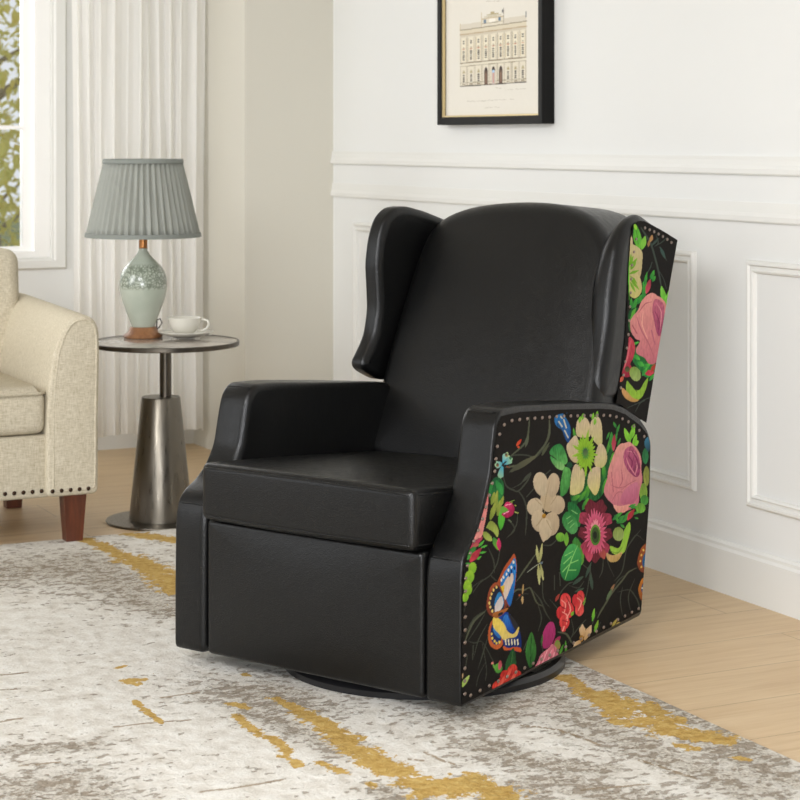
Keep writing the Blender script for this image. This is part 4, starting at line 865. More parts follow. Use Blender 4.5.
WING_PRINT = [
(60,70,62,60,70,62,0,1,652,1024,652,872,578,1026,606,1004,638,980,670,935,690,900,706,868,711,868,701,900,681,935,649,981,616,1006,582,1027),
(60,70,62,60,70,62,0,1,678,1005,678,976,674,1005,685,984,668,977,671,976,693,983,677,1005),
(60,70,62,60,70,62,0,1,709,996,709,974,670,976,717,984,743,994,740,995,713,986,668,977),
(60,70,62,60,70,62,0,1,717,972,717,938,694,973,712,961,740,937,743,937,718,962,697,973),
(60,70,62,60,70,62,0,1,715,918,715,865,681,919,719,891,740,864,743,864,724,891,683,919),
(60,70,62,60,70,62,0,0,640,937,640,916,647,937,628,917,633,916,652,936),
(60,70,62,60,70,62,0,0,627,928,627,904,614,905,646,926,641,927,609,906),
(60,70,62,60,70,62,0,1,546,591,546,573,493,579,550,582,599,584,598,586,547,584,492,580),
(60,70,62,60,70,62,0,1,584,595,584,558,543,563,582,584,631,588,630,590,578,586,541,564),
(60,84,76,60,84,76,0,1,702,973,735,940,702,973,702,967,707,957,722,946,735,940,734,948,727,959,712,968),
(58,74,66,58,74,66,0,1,643,978,695,996,643,978,654,979,672,984,687,991,695,996,680,994,661,988,648,982),
(170,130,84,170,130,84,0,1,637,988,650,1006,637,988,645,990,654,994,654,1001,650,1006,640,1003,632,998,633,992),
(150,110,70,150,110,70,0,1,624,976,631,994,624,976,629,978,635,983,634,989,631,994,624,990,619,985,621,979),
(100,180,60,80,160,50,20,1,567,971,542,1038,567,971,577,982,581,1002,563,1024,542,1038,532,1023,531,1001,550,981),
(60,120,40,60,120,40,0,0,556,1031,556,972,569,971,547,1031,543,1031,565,971),
(110,180,60,130,190,70,16,1,580,971,605,1005,580,971,594,974,609,983,611,996,605,1005,588,999,573,989,574,977),
(146,200,60,146,200,60,0,1,548,1023,536,1041,548,1023,552,1026,552,1032,544,1037,536,1041,533,1036,534,1030,542,1025),
(110,170,60,150,190,90,14,1,517,974,505,1014,517,974,524,980,527,992,517,1005,505,1014,498,1005,497,992,507,980),
(100,170,50,100,170,50,0,1,530,968,567,986,530,968,542,968,559,972,567,980,567,986,551,985,534,981,529,973),
(196,176,140,196,176,140,0,1,514,1011,514,981,505,1012,524,1004,524,983,505,982),
(190,176,130,180,166,120,10,1,551,982,551,896,505,984,548,982,586,965,586,940,580,915,567,900,530,898,505,904),
(190,176,126,190,182,110,10,1,541,912,541,851,505,909,555,911,580,889,580,864,548,851,517,856,505,869),
(100,150,40,120,170,50,0,1,511,929,555,952,511,929,522,931,538,936,550,945,555,952,540,948,523,942,514,934),
(100,150,40,120,170,50,0,1,511,924,548,942,511,924,521,925,535,929,545,936,548,942,536,939,521,935,513,928),
(100,150,40,120,170,50,0,1,505,914,567,921,505,914,516,913,536,913,556,917,567,921,551,921,529,921,513,917),
(100,150,40,120,170,50,0,1,511,909,555,886,511,909,514,904,524,896,541,890,555,886,549,892,538,901,522,906),
(100,150,40,120,170,50,0,1,511,901,567,870,511,901,516,896,530,885,551,876,567,870,559,878,543,889,523,897),
(100,150,40,120,170,50,0,1,511,894,542,866,511,894,512,889,518,880,531,872,542,866,540,873,532,882,520,890),
(100,150,40,120,170,50,0,1,505,934,530,958,505,934,514,937,525,943,530,952,530,958,519,954,508,947,504,939),
(100,150,40,120,170,50,0,1,511,944,517,964,511,944,516,946,520,952,520,959,517,964,512,960,508,953,509,947),
(90,180,50,90,180,50,0,1,503,999,503,854,500,1000,498,924,504,854,507,854,506,924,504,999),
(30,110,50,70,160,56,24,1,530,832,561,850,530,832,542,832,557,836,562,843,561,850,546,849,531,844,527,837),
(30,110,50,70,160,56,24,1,517,818,555,845,517,818,529,820,545,827,553,837,555,845,540,841,523,833,517,824),
(30,110,50,70,160,56,24,1,555,835,592,858,555,835,568,836,585,841,592,850,592,858,576,856,558,850,553,841),
(30,110,50,70,160,56,24,1,586,843,611,892,586,843,597,850,610,864,614,881,611,892,598,883,585,867,583,852),
(30,110,50,70,160,56,24,1,605,847,592,889,605,847,609,853,610,866,602,879,592,889,588,880,588,866,597,853),
(30,110,50,70,160,56,24,1,599,881,618,913,599,881,607,885,617,893,619,905,618,913,608,906,598,896,596,886),
(30,110,50,70,160,56,24,1,637,891,663,915,637,891,647,893,661,899,665,908,663,915,650,911,637,904,634,896),
(30,110,50,70,160,56,24,1,650,885,669,899,650,885,658,886,668,889,671,895,669,899,659,898,649,894,647,889),
(30,110,50,70,160,56,24,1,517,828,517,853,517,828,523,831,527,839,523,847,517,853,512,848,508,840,512,832),
(190,70,90,150,60,70,14,1,611,857,637,893,611,857,624,861,638,871,641,884,637,893,622,887,608,876,607,864),
(90,170,50,120,190,70,20,1,735,822,709,871,735,822,741,830,741,845,725,861,709,871,703,860,705,844,721,829),
(90,170,50,120,190,70,20,1,748,816,762,857,748,816,759,821,771,833,769,847,762,857,748,849,738,837,741,823),
(90,170,50,120,190,70,20,1,728,807,742,843,728,807,738,812,747,821,747,834,742,843,731,836,721,825,723,813),
(26,70,40,40,110,50,30,1,536,827,536,771,505,821,567,824,573,803,530,772,505,774),
(90,160,56,90,160,56,0,1,511,798,542,816,511,798,520,799,533,804,540,810,542,816,531,814,517,809,512,802),
(90,160,56,90,160,56,0,1,517,810,548,826,517,810,526,811,539,814,546,821,548,826,537,824,524,820,518,814),
(34,100,50,34,100,50,0,1,559,732,559,693,564,732,533,716,563,692,571,693,552,714,571,729),
(30,90,46,40,120,54,36,1,596,720,596,644,517,722,567,723,631,686,669,672,663,652,618,642,580,661,530,691),
(40,130,56,80,170,64,20,1,530,709,573,692,530,709,532,704,542,698,559,693,573,692,568,698,557,705,540,708),
(40,130,56,80,170,64,20,1,555,689,599,674,555,689,557,684,567,677,584,674,599,674,594,680,582,687,566,689),
(40,130,56,80,170,64,20,1,592,670,637,675,592,670,603,667,620,666,632,670,637,675,622,678,604,679,595,674),
(40,130,56,80,170,64,20,1,618,642,643,657,618,642,628,642,640,645,645,651,643,657,631,656,618,652,616,646),
(40,130,56,80,170,64,20,1,586,650,618,667,586,650,597,650,611,654,617,661,618,667,604,666,590,661,585,655),
(40,130,56,80,170,64,20,1,631,633,663,647,631,633,640,633,653,636,661,642,663,647,651,646,637,642,631,636),
(40,130,56,80,170,64,20,1,517,735,567,738,517,735,527,733,543,733,558,735,567,738,554,740,536,740,523,738),
(180,44,70,200,70,84,14,1,605,653,663,652,605,653,616,649,635,645,653,648,663,652,647,657,627,661,611,657),
(170,60,50,170,60,50,0,1,643,654,669,672,643,654,654,655,667,659,671,666,669,672,656,670,644,666,641,659),
(216,146,138,188,106,118,12,1,614,859,614,678,643,857,611,852,580,839,561,820,530,807,511,793,517,768,548,747,573,740,548,722,555,709,599,695,631,676,676,677,695,719,722,782,742,817,709,840,682,847,669,853),
(186,100,120,146,62,96,30,1,688,836,688,745,663,838,695,836,728,818,722,782,702,744,682,749,663,781,650,813),
(212,140,150,212,140,150,0,1,695,828,695,763,675,829,705,803,700,763,703,762,712,803,677,829),
(126,44,84,126,44,84,0,1,684,805,684,754,668,806,692,779,687,753,690,753,699,778,671,807),
(170,90,100,170,90,100,0,1,605,837,605,811,568,814,607,831,644,833,643,835,603,833,566,815),
(168,92,104,168,92,104,0,1,607,796,607,694,553,800,577,767,628,725,661,688,664,688,633,725,583,768,556,800),
(226,166,150,226,166,150,0,1,599,812,599,745,591,812,583,780,616,744,619,744,589,780,594,812),
(170,92,112,170,92,112,0,0,656,761,656,722,640,762,666,721,672,721,647,762),
(160,80,90,160,80,90,0,0,539,784,539,760,521,784,552,759,557,760,526,785),
(190,70,84,150,40,60,26,1,508,756,508,656,505,756,530,746,542,725,530,701,511,688,530,671,517,657,475,659,463,673,487,705,499,737),
(200,100,110,200,100,110,0,1,493,745,493,679,509,743,488,706,473,682,477,681,498,704,514,743),
(60,44,36,90,100,60,0,1,493,685,493,670,508,676,504,671,495,669,486,671,479,676,479,681,486,684,495,684,504,681),
(190,90,70,190,90,70,0,1,450,649,469,662,450,649,459,649,469,652,471,657,469,662,458,661,448,658,447,653),
(120,150,70,150,170,100,18,1,542,678,542,642,575,661,577,648,564,641,540,642,518,652,507,665,513,676,532,679,557,673),
(130,170,60,140,180,60,20,1,557,648,557,592,493,650,530,626,567,616,599,633,624,641,611,617,580,595,530,595,487,610),
(200,150,100,180,140,80,14,1,504,628,504,593,463,633,493,620,530,600,567,591,530,590,487,603,463,620),
(26,26,22,26,26,22,0,1,520,648,520,619,491,649,513,636,546,616,551,616,522,638,495,650)]
PICTURE_PRINT = [
(222,214,196,222,214,196,0,0,5772,1648,5772,1427,6007,1432,5551,1436,5551,1636,6007,1628),
(214,206,190,214,206,190,0,0,5772,1667,5772,1617,6007,1628,5551,1636,5551,1654,6007,1646),
(150,138,116,150,138,116,0,0,5771,1648,5771,1613,6009,1625,5547,1633,5547,1636,6009,1628),
(216,206,184,216,206,184,0,0,5772,1645,5772,1601,6007,1613,5551,1620,5551,1633,6007,1625),
(188,168,140,188,168,140,0,0,5771,1632,5771,1597,6009,1609,5547,1616,5547,1620,6009,1613),
(206,196,176,206,196,176,0,0,5772,1628,5772,1591,6007,1602,5551,1609,5551,1616,6007,1609),
(150,138,116,150,138,116,0,0,5772,1529,5772,1503,6007,1511,5551,1516,5551,1520,6007,1515),
(150,138,116,150,138,116,0,0,5772,1516,5772,1493,6007,1501,5551,1506,5551,1508,6007,1503),
(96,92,86,96,92,86,0,0,5772,1446,5772,1427,6007,1432,5551,1436,5551,1440,6007,1436),
(150,138,116,150,138,116,0,0,5772,1456,5772,1438,6007,1444,5551,1448,5551,1450,6007,1446),
(150,138,116,150,138,116,0,0,6003,1503,6003,1432,6005,1432,6002,1432,6002,1503,6005,1503),
(170,158,136,170,158,136,0,0,5958,1503,5958,1433,5959,1433,5956,1433,5956,1503,5959,1503),
(150,138,116,150,138,116,0,0,6003,1601,6003,1515,6005,1515,6002,1515,6002,1601,6005,1601),
(170,158,136,170,158,136,0,0,5958,1602,5958,1515,5959,1515,5956,1515,5956,1602,5959,1602),
(228,220,200,228,220,200,0,0,5980,1598,5980,1518,5997,1519,5963,1519,5963,1598,5997,1597),
(196,178,136,196,178,136,0,0,5996,1597,5996,1519,5998,1519,5995,1519,5995,1597,5998,1597),
(196,178,136,196,178,136,0,0,5964,1598,5964,1519,5965,1519,5963,1519,5963,1598,5965,1598),
(96,92,86,96,92,86,0,0,5980,1528,5980,1522,5987,1523,5973,1523,5973,1527,5987,1527),
(96,92,86,96,92,86,0,0,5980,1534,5980,1529,5987,1529,5973,1530,5973,1534,5987,1534),
(96,92,86,96,92,86,0,0,5980,1541,5980,1536,5987,1536,5973,1536,5973,1541,5987,1540),
(96,92,86,96,92,86,0,0,5980,1548,5980,1542,5987,1543,5973,1543,5973,1547,5987,1547),
(96,92,86,96,92,86,0,0,5980,1554,5980,1549,5987,1549,5973,1550,5973,1554,5987,1554),
(96,92,86,96,92,86,0,0,5980,1583,5980,1577,5986,1578,5974,1578,5974,1583,5986,1582),
(96,92,86,96,92,86,0,0,5980,1590,5980,1585,5986,1585,5974,1586,5974,1590,5986,1589),
(170,120,100,170,120,100,0,0,5980,1563,5980,1560,5992,1561,5968,1561,5968,1563,5992,1562),
(196,140,110,196,140,110,0,0,5980,1561,5980,1558,5986,1558,5974,1558,5974,1561,5986,1561),
(150,138,116,150,138,116,0,0,5980,1568,5980,1564,5984,1564,5976,1564,5976,1568,5984,1568),
(96,92,86,96,92,86,0,0,5979,1453,5979,1448,5986,1448,5972,1448,5972,1453,5986,1453),
(96,92,86,96,92,86,0,0,5979,1460,5979,1455,5986,1455,5972,1455,5972,1460,5986,1459),
(96,92,86,96,92,86,0,0,5979,1467,5979,1461,5986,1461,5972,1462,5972,1466,5986,1466),
(96,92,86,96,92,86,0,0,5979,1473,5979,1468,5986,1468,5972,1468,5972,1473,5986,1473),
(190,180,150,190,180,150,0,0,5979,1489,5979,1476,5990,1477,5987,1484,5979,1489,5971,1485,5968,1477),
(170,150,110,170,150,110,0,0,5979,1483,5979,1478,5982,1479,5976,1479,5976,1483,5982,1482),
(150,138,116,150,138,116,0,0,5979,1443,5979,1438,5992,1438,5966,1438,5966,1442,5992,1442),
(150,138,116,150,138,116,0,0,5950,1504,5950,1433,5951,1433,5949,1433,5949,1503,5951,1503),
(170,158,136,170,158,136,0,0,5905,1504,5905,1433,5907,1433,5904,1433,5904,1504,5907,1504),
(150,138,116,150,138,116,0,0,5950,1602,5950,1515,5951,1515,5949,1515,5949,1602,5951,1602),
(170,158,136,170,158,136,0,0,5905,1603,5905,1516,5907,1516,5904,1516,5904,1602,5907,1602),
(228,220,200,228,220,200,0,0,5927,1599,5927,1519,5944,1519,5910,1520,5910,1598,5944,1598),
(196,178,136,196,178,136,0,0,5943,1598,5943,1519,5944,1519,5942,1519,5942,1598,5944,1598),
(196,178,136,196,178,136,0,0,5911,1598,5911,1520,5912,1520,5910,1520,5910,1598,5912,1598),
(96,92,86,96,92,86,0,0,5927,1528,5927,1523,5934,1523,5920,1524,5920,1528,5934,1528),
(96,92,86,96,92,86,0,0,5927,1535,5927,1530,5934,1530,5920,1530,5920,1535,5934,1535),
(96,92,86,96,92,86,0,0,5927,1542,5927,1536,5934,1537,5920,1537,5920,1541,5934,1541),
(96,92,86,96,92,86,0,0,5927,1548,5927,1543,5934,1543,5920,1544,5920,1548,5934,1548),
(96,92,86,96,92,86,0,0,5927,1555,5927,1550,5934,1550,5920,1550,5920,1555,5934,1555),
(96,92,86,96,92,86,0,0,5927,1584,5927,1578,5933,1578,5921,1579,5921,1584,5933,1583),
(96,92,86,96,92,86,0,0,5927,1591,5927,1586,5933,1586,5921,1586,5921,1590,5933,1590),
(170,120,100,170,120,100,0,0,5927,1564,5927,1561,5939,1562,5915,1562,5915,1563,5939,1563),
(196,140,110,196,140,110,0,0,5927,1562,5927,1558,5933,1559,5921,1559,5921,1562,5933,1562),
(150,138,116,150,138,116,0,0,5927,1569,5927,1564,5931,1565,5923,1565,5923,1569,5931,1569),
(96,92,86,96,92,86,0,0,5926,1454,5926,1448,5933,1449,5919,1449,5919,1453,5933,1453),
(96,92,86,96,92,86,0,0,5926,1460,5926,1455,5933,1455,5919,1455,5919,1460,5933,1460),
(96,92,86,96,92,86,0,0,5926,1467,5926,1462,5933,1462,5919,1462,5919,1467,5933,1467),
(96,92,86,96,92,86,0,0,5926,1474,5926,1468,5933,1469,5919,1469,5919,1474,5933,1473),
(190,180,150,190,180,150,0,0,5926,1490,5926,1477,5936,1477,5934,1485,5926,1490,5918,1485,5915,1477),
(170,150,110,170,150,110,0,0,5926,1483,5926,1479,5929,1479,5923,1479,5923,1483,5929,1483),
(150,138,116,150,138,116,0,0,5926,1443,5926,1438,5939,1439,5913,1439,5913,1443,5939,1443),
(150,138,116,150,138,116,0,0,5897,1504,5897,1433,5898,1433,5896,1433,5896,1504,5898,1504),
(170,158,136,170,158,136,0,0,5853,1505,5853,1434,5854,1434,5852,1434,5852,1505,5854,1505),
(150,138,116,150,138,116,0,0,5897,1603,5897,1516,5898,1516,5896,1516,5896,1603,5898,1603),
(170,158,136,170,158,136,0,0,5853,1603,5853,1516,5854,1516,5852,1516,5852,1603,5854,1603),
(228,220,200,228,220,200,0,0,5874,1600,5874,1519,5891,1520,5858,1520,5858,1599,5891,1599),
(196,178,136,196,178,136,0,0,5890,1599,5890,1520,5892,1520,5889,1520,5889,1599,5892,1599),
(196,178,136,196,178,136,0,0,5859,1599,5859,1520,5860,1520,5858,1520,5858,1599,5860,1599),
(96,92,86,96,92,86,0,0,5874,1529,5874,1524,5882,1524,5867,1524,5867,1529,5882,1529),
(96,92,86,96,92,86,0,0,5874,1536,5874,1530,5882,1531,5867,1531,5867,1535,5882,1535),
(96,92,86,96,92,86,0,0,5874,1542,5874,1537,5882,1537,5867,1538,5867,1542,5882,1542),
(96,92,86,96,92,86,0,0,5874,1549,5874,1544,5882,1544,5867,1544,5867,1549,5882,1549),
(96,92,86,96,92,86,0,0,5874,1556,5874,1551,5882,1551,5867,1551,5867,1556,5882,1555),
(96,92,86,96,92,86,0,0,5874,1585,5874,1579,5881,1579,5868,1579,5868,1584,5881,1584),
(96,92,86,96,92,86,0,0,5874,1592,5874,1587,5881,1587,5868,1587,5868,1591,5881,1591),
(170,120,100,170,120,100,0,0,5874,1565,5874,1562,5886,1562,5863,1563,5863,1564,5886,1564),
(196,140,110,196,140,110,0,0,5874,1563,5874,1559,5881,1559,5868,1560,5868,1563,5881,1562),
(150,138,116,150,138,116,0,0,5874,1570,5874,1565,5879,1565,5870,1566,5870,1570,5879,1569),
(96,92,86,96,92,86,0,0,5874,1454,5874,1449,5881,1449,5867,1449,5867,1454,5881,1454),
(96,92,86,96,92,86,0,0,5874,1461,5874,1456,5881,1456,5867,1456,5867,1461,5881,1461),
(96,92,86,96,92,86,0,0,5874,1468,5874,1462,5881,1463,5867,1463,5867,1467,5881,1467),
(96,92,86,96,92,86,0,0,5874,1474,5874,1469,5881,1469,5867,1469,5867,1474,5881,1474),
(190,180,150,190,180,150,0,0,5873,1491,5873,1477,5884,1478,5882,1486,5874,1491,5866,1486,5863,1478),
(170,150,110,170,150,110,0,0,5874,1484,5874,1480,5877,1480,5870,1480,5870,1484,5877,1484),
(150,138,116,150,138,116,0,0,5873,1444,5873,1439,5886,1439,5860,1439,5860,1443,5886,1443),
(150,138,116,150,138,116,0,0,5845,1505,5845,1434,5846,1434,5844,1434,5844,1505,5846,1505),
(170,158,136,170,158,136,0,0,5802,1505,5802,1434,5803,1434,5800,1434,5800,1505,5803,1505),
(150,138,116,150,138,116,0,0,5845,1604,5845,1517,5846,1517,5844,1517,5844,1603,5846,1603),
(170,158,136,170,158,136,0,0,5802,1604,5802,1517,5803,1517,5800,1517,5800,1604,5803,1604),
(228,220,200,228,220,200,0,0,5823,1601,5823,1520,5839,1521,5807,1521,5807,1600,5839,1600),
(196,178,136,196,178,136,0,0,5839,1600,5839,1521,5840,1521,5837,1521,5837,1600,5840,1600),
(196,178,136,196,178,136,0,0,5808,1600,5808,1521,5809,1521,5807,1521,5807,1600,5809,1600),
(96,92,86,96,92,86,0,0,5823,1530,5823,1524,5830,1525,5816,1525,5816,1529,5830,1529),
(96,92,86,96,92,86,0,0,5823,1536,5823,1531,5830,1531,5816,1532,5816,1536,5830,1536),
(96,92,86,96,92,86,0,0,5823,1543,5823,1538,5830,1538,5816,1538,5816,1543,5830,1543),
(96,92,86,96,92,86,0,0,5823,1550,5823,1545,5830,1545,5816,1545,5816,1550,5830,1549),
(96,92,86,96,92,86,0,0,5823,1557,5823,1551,5830,1552,5816,1552,5816,1556,5830,1556),
(96,92,86,96,92,86,0,0,5823,1585,5823,1580,5829,1580,5817,1580,5817,1585,5829,1585),
(96,92,86,96,92,86,0,0,5823,1592,5823,1588,5829,1588,5817,1588,5817,1592,5829,1592),
(170,120,100,170,120,100,0,0,5823,1565,5823,1563,5834,1563,5811,1563,5811,1565,5834,1565),
(196,140,110,196,140,110,0,0,5823,1564,5823,1560,5829,1560,5817,1560,5817,1563,5829,1563),
(150,138,116,150,138,116,0,0,5823,1570,5823,1566,5827,1566,5819,1566,5819,1570,5827,1570),
(110,92,80,110,92,80,0,0,5822,1482,5822,1435,5834,1436,5809,1436,5809,1481,5834,1481),
(84,74,70,84,74,70,0,0,5822,1496,5822,1481,5834,1481,5830,1491,5822,1496,5814,1491,5809,1481),
(150,120,104,150,120,104,0,0,5821,1474,5821,1442,5825,1442,5818,1442,5818,1473,5825,1473),
(150,138,116,150,138,116,0,0,5794,1505,5794,1434,5795,1434,5793,1434,5793,1505,5795,1505),
(170,158,136,170,158,136,0,0,5751,1506,5751,1434,5752,1434,5750,1434,5750,1506,5752,1506),
(150,138,116,150,138,116,0,0,5794,1604,5794,1517,5795,1517,5793,1517,5793,1604,5795,1604),
(170,158,136,170,158,136,0,0,5751,1605,5751,1518,5752,1518,5750,1518,5750,1605,5752,1605),
(228,220,200,228,220,200,0,0,5772,1602,5772,1521,5788,1521,5756,1522,5756,1601,5788,1600),
(196,178,136,196,178,136,0,0,5787,1601,5787,1521,5789,1521,5786,1521,5786,1600,5789,1600),
(196,178,136,196,178,136,0,0,5757,1601,5757,1522,5758,1522,5756,1522,5756,1601,5758,1601),
(96,92,86,96,92,86,0,0,5772,1530,5772,1525,5779,1525,5765,1525,5765,1530,5779,1530),
(96,92,86,96,92,86,0,0,5772,1537,5772,1532,5779,1532,5765,1532,5765,1537,5779,1537),
(96,92,86,96,92,86,0,0,5772,1544,5772,1539,5779,1539,5765,1539,5765,1544,5779,1543),
(96,92,86,96,92,86,0,0,5772,1551,5772,1545,5779,1546,5765,1546,5765,1550,5779,1550),
(96,92,86,96,92,86,0,0,5772,1557,5772,1552,5779,1552,5765,1552,5765,1557,5779,1557),
(96,92,86,96,92,86,0,0,5772,1586,5772,1581,5778,1581,5766,1581,5766,1586,5778,1586),
(96,92,86,96,92,86,0,0,5772,1593,5772,1588,5778,1589,5766,1589,5766,1593,5778,1593),
(170,120,100,170,120,100,0,0,5772,1566,5772,1563,5783,1564,5761,1564,5761,1566,5783,1565),
(196,140,110,196,140,110,0,0,5772,1564,5772,1561,5778,1561,5766,1561,5766,1564,5778,1564),
(150,138,116,150,138,116,0,0,5772,1571,5772,1567,5776,1567,5768,1567,5768,1571,5776,1571),
(196,180,170,196,180,170,0,0,5771,1482,5771,1436,5783,1436,5758,1436,5758,1482,5783,1482),
(84,74,70,84,74,70,0,0,5771,1497,5771,1481,5783,1482,5779,1492,5771,1497,5763,1492,5758,1482),
(206,150,140,206,150,140,0,0,5771,1474,5771,1442,5774,1442,5767,1442,5767,1474,5774,1474),
(170,200,226,170,200,226,0,0,5771,1484,5771,1474,5779,1474,5763,1474,5763,1484,5779,1484),
(150,138,116,150,138,116,0,0,5744,1506,5744,1434,5745,1435,5742,1435,5742,1506,5745,1506),
(170,158,136,170,158,136,0,0,5701,1506,5701,1435,5702,1435,5700,1435,5700,1506,5702,1506),
(150,138,116,150,138,116,0,0,5744,1605,5744,1518,5745,1518,5742,1518,5742,1605,5745,1605),
(170,158,136,170,158,136,0,0,5701,1606,5701,1518,5702,1518,5700,1518,5700,1606,5702,1606),
(228,220,200,228,220,200,0,0,5722,1603,5722,1521,5737,1522,5706,1522,5706,1602,5737,1601),
(196,178,136,196,178,136,0,0,5737,1601,5737,1522,5738,1522,5736,1522,5736,1601,5738,1601),
(196,178,136,196,178,136,0,0,5707,1602,5707,1522,5708,1522,5706,1522,5706,1602,5708,1602),
(96,92,86,96,92,86,0,0,5722,1531,5722,1526,5728,1526,5715,1526,5715,1531,5728,1531),
(96,92,86,96,92,86,0,0,5722,1538,5722,1532,5728,1533,5715,1533,5715,1537,5728,1537),
(96,92,86,96,92,86,0,0,5722,1544,5722,1539,5728,1539,5715,1540,5715,1544,5728,1544),
(96,92,86,96,92,86,0,0,5722,1551,5722,1546,5728,1546,5715,1546,5715,1551,5728,1551),
(96,92,86,96,92,86,0,0,5722,1558,5722,1553,5728,1553,5715,1553,5715,1558,5728,1558),
(96,92,86,96,92,86,0,0,5722,1587,5722,1581,5728,1582,5716,1582,5716,1587,5728,1587),
(96,92,86,96,92,86,0,0,5722,1594,5722,1589,5728,1589,5716,1590,5716,1594,5728,1593),
(170,120,100,170,120,100,0,0,5722,1567,5722,1564,5733,1565,5710,1565,5710,1566,5733,1566),
(196,140,110,196,140,110,0,0,5722,1565,5722,1561,5728,1562,5716,1562,5716,1565,5728,1565),
(150,138,116,150,138,116,0,0,5722,1572,5722,1568,5726,1568,5718,1568,5718,1572,5726,1572),
(110,92,80,110,92,80,0,0,5721,1483,5721,1436,5733,1437,5708,1437,5708,1483,5733,1482),
(84,74,70,84,74,70,0,0,5721,1497,5721,1482,5733,1482,5728,1492,5721,1497,5713,1492,5708,1483),
(150,120,104,150,120,104,0,0,5720,1475,5720,1443,5724,1443,5717,1443,5717,1474,5724,1474),
(150,138,116,150,138,116,0,0,5694,1507,5694,1435,5695,1435,5693,1435,5693,1507,5695,1507),
(170,158,136,170,158,136,0,0,5652,1507,5652,1435,5653,1435,5650,1435,5650,1507,5653,1507),
(150,138,116,150,138,116,0,0,5694,1606,5694,1518,5695,1518,5693,1518,5693,1606,5695,1606),
(170,158,136,170,158,136,0,0,5652,1607,5652,1519,5653,1519,5650,1519,5650,1607,5653,1607),
(228,220,200,228,220,200,0,0,5672,1603,5672,1522,5688,1523,5657,1523,5657,1603,5688,1602),
(196,178,136,196,178,136,0,0,5687,1602,5687,1522,5689,1522,5686,1523,5686,1602,5689,1602),
(196,178,136,196,178,136,0,0,5658,1603,5658,1523,5658,1523,5657,1523,5657,1603,5658,1603),
(96,92,86,96,92,86,0,0,5672,1532,5672,1526,5679,1527,5666,1527,5666,1531,5679,1531),
(96,92,86,96,92,86,0,0,5672,1538,5672,1533,5679,1533,5666,1534,5666,1538,5679,1538),
(96,92,86,96,92,86,0,0,5672,1545,5672,1540,5679,1540,5666,1540,5666,1545,5679,1545),
(96,92,86,96,92,86,0,0,5672,1552,5672,1547,5679,1547,5666,1547,5666,1552,5679,1551),
(96,92,86,96,92,86,0,0,5672,1559,5672,1553,5679,1554,5666,1554,5666,1558,5679,1558),
(96,92,86,96,92,86,0,0,5672,1588,5672,1582,5678,1582,5666,1582,5666,1587,5678,1587),
(96,92,86,96,92,86,0,0,5672,1595,5672,1590,5678,1590,5666,1590,5666,1594,5678,1594),
(170,120,100,170,120,100,0,0,5672,1568,5672,1565,5683,1565,5661,1566,5661,1567,5683,1567),
(196,140,110,196,140,110,0,0,5672,1566,5672,1562,5678,1562,5666,1563,5666,1566,5678,1565),
(150,138,116,150,138,116,0,0,5672,1573,5672,1568,5676,1568,5668,1569,5668,1573,5676,1572),
(96,92,86,96,92,86,0,0,5671,1456,5671,1451,5678,1451,5665,1451,5665,1456,5678,1456),
(96,92,86,96,92,86,0,0,5671,1463,5671,1458,5678,1458,5665,1458,5665,1463,5678,1463),
(96,92,86,96,92,86,0,0,5671,1470,5671,1464,5678,1465,5665,1465,5665,1469,5678,1469),
(96,92,86,96,92,86,0,0,5671,1476,5671,1471,5678,1471,5665,1471,5665,1476,5678,1476),
(190,180,150,190,180,150,0,0,5671,1493,5671,1480,5681,1480,5679,1488,5671,1493,5664,1488,5661,1480),
(170,150,110,170,150,110,0,0,5671,1486,5671,1482,5674,1482,5668,1482,5668,1486,5674,1486),
(150,138,116,150,138,116,0,0,5671,1446,5671,1441,5683,1441,5659,1441,5659,1445,5683,1445),
(150,138,116,150,138,116,0,0,5645,1507,5645,1435,5646,1435,5643,1435,5643,1507,5646,1507),
(170,158,136,170,158,136,0,0,5603,1508,5603,1436,5605,1436,5602,1436,5602,1508,5605,1508),
(150,138,116,150,138,116,0,0,5645,1607,5645,1519,5646,1519,5643,1519,5643,1607,5646,1607),
(170,158,136,170,158,136,0,0,5603,1607,5603,1520,5605,1520,5602,1520,5602,1607,5605,1607),
(228,220,200,228,220,200,0,0,5623,1604,5623,1523,5639,1523,5608,1524,5608,1603,5639,1603),
(196,178,136,196,178,136,0,0,5638,1603,5638,1523,5639,1523,5637,1523,5637,1603,5639,1603),
(196,178,136,196,178,136,0,0,5609,1603,5609,1523,5610,1523,5608,1524,5608,1603,5610,1603),
(96,92,86,96,92,86,0,0,5623,1532,5623,1527,5630,1527,5617,1527,5617,1532,5630,1532),
(96,92,86,96,92,86,0,0,5623,1539,5623,1534,5630,1534,5617,1534,5617,1539,5630,1539),
(96,92,86,96,92,86,0,0,5623,1546,5623,1541,5630,1541,5617,1541,5617,1546,5630,1545),
(96,92,86,96,92,86,0,0,5623,1553,5623,1547,5630,1548,5617,1548,5617,1552,5630,1552),
(96,92,86,96,92,86,0,0,5623,1559,5623,1554,5630,1554,5617,1555,5617,1559,5630,1559),
(96,92,86,96,92,86,0,0,5623,1588,5623,1583,5629,1583,5618,1583,5618,1588,5629,1588),
(96,92,86,96,92,86,0,0,5623,1595,5623,1591,5629,1591,5618,1591,5618,1595,5629,1595),
(170,120,100,170,120,100,0,0,5623,1568,5623,1566,5634,1566,5612,1566,5612,1568,5634,1567),
(196,140,110,196,140,110,0,0,5623,1567,5623,1563,5629,1563,5618,1563,5618,1566,5629,1566),
(150,138,116,150,138,116,0,0,5623,1573,5623,1569,5627,1569,5619,1569,5619,1573,5627,1573),
(96,92,86,96,92,86,0,0,5622,1457,5622,1451,5629,1451,5616,1452,5616,1456,5629,1456),
(96,92,86,96,92,86,0,0,5622,1463,5622,1458,5629,1458,5616,1458,5616,1463,5629,1463),
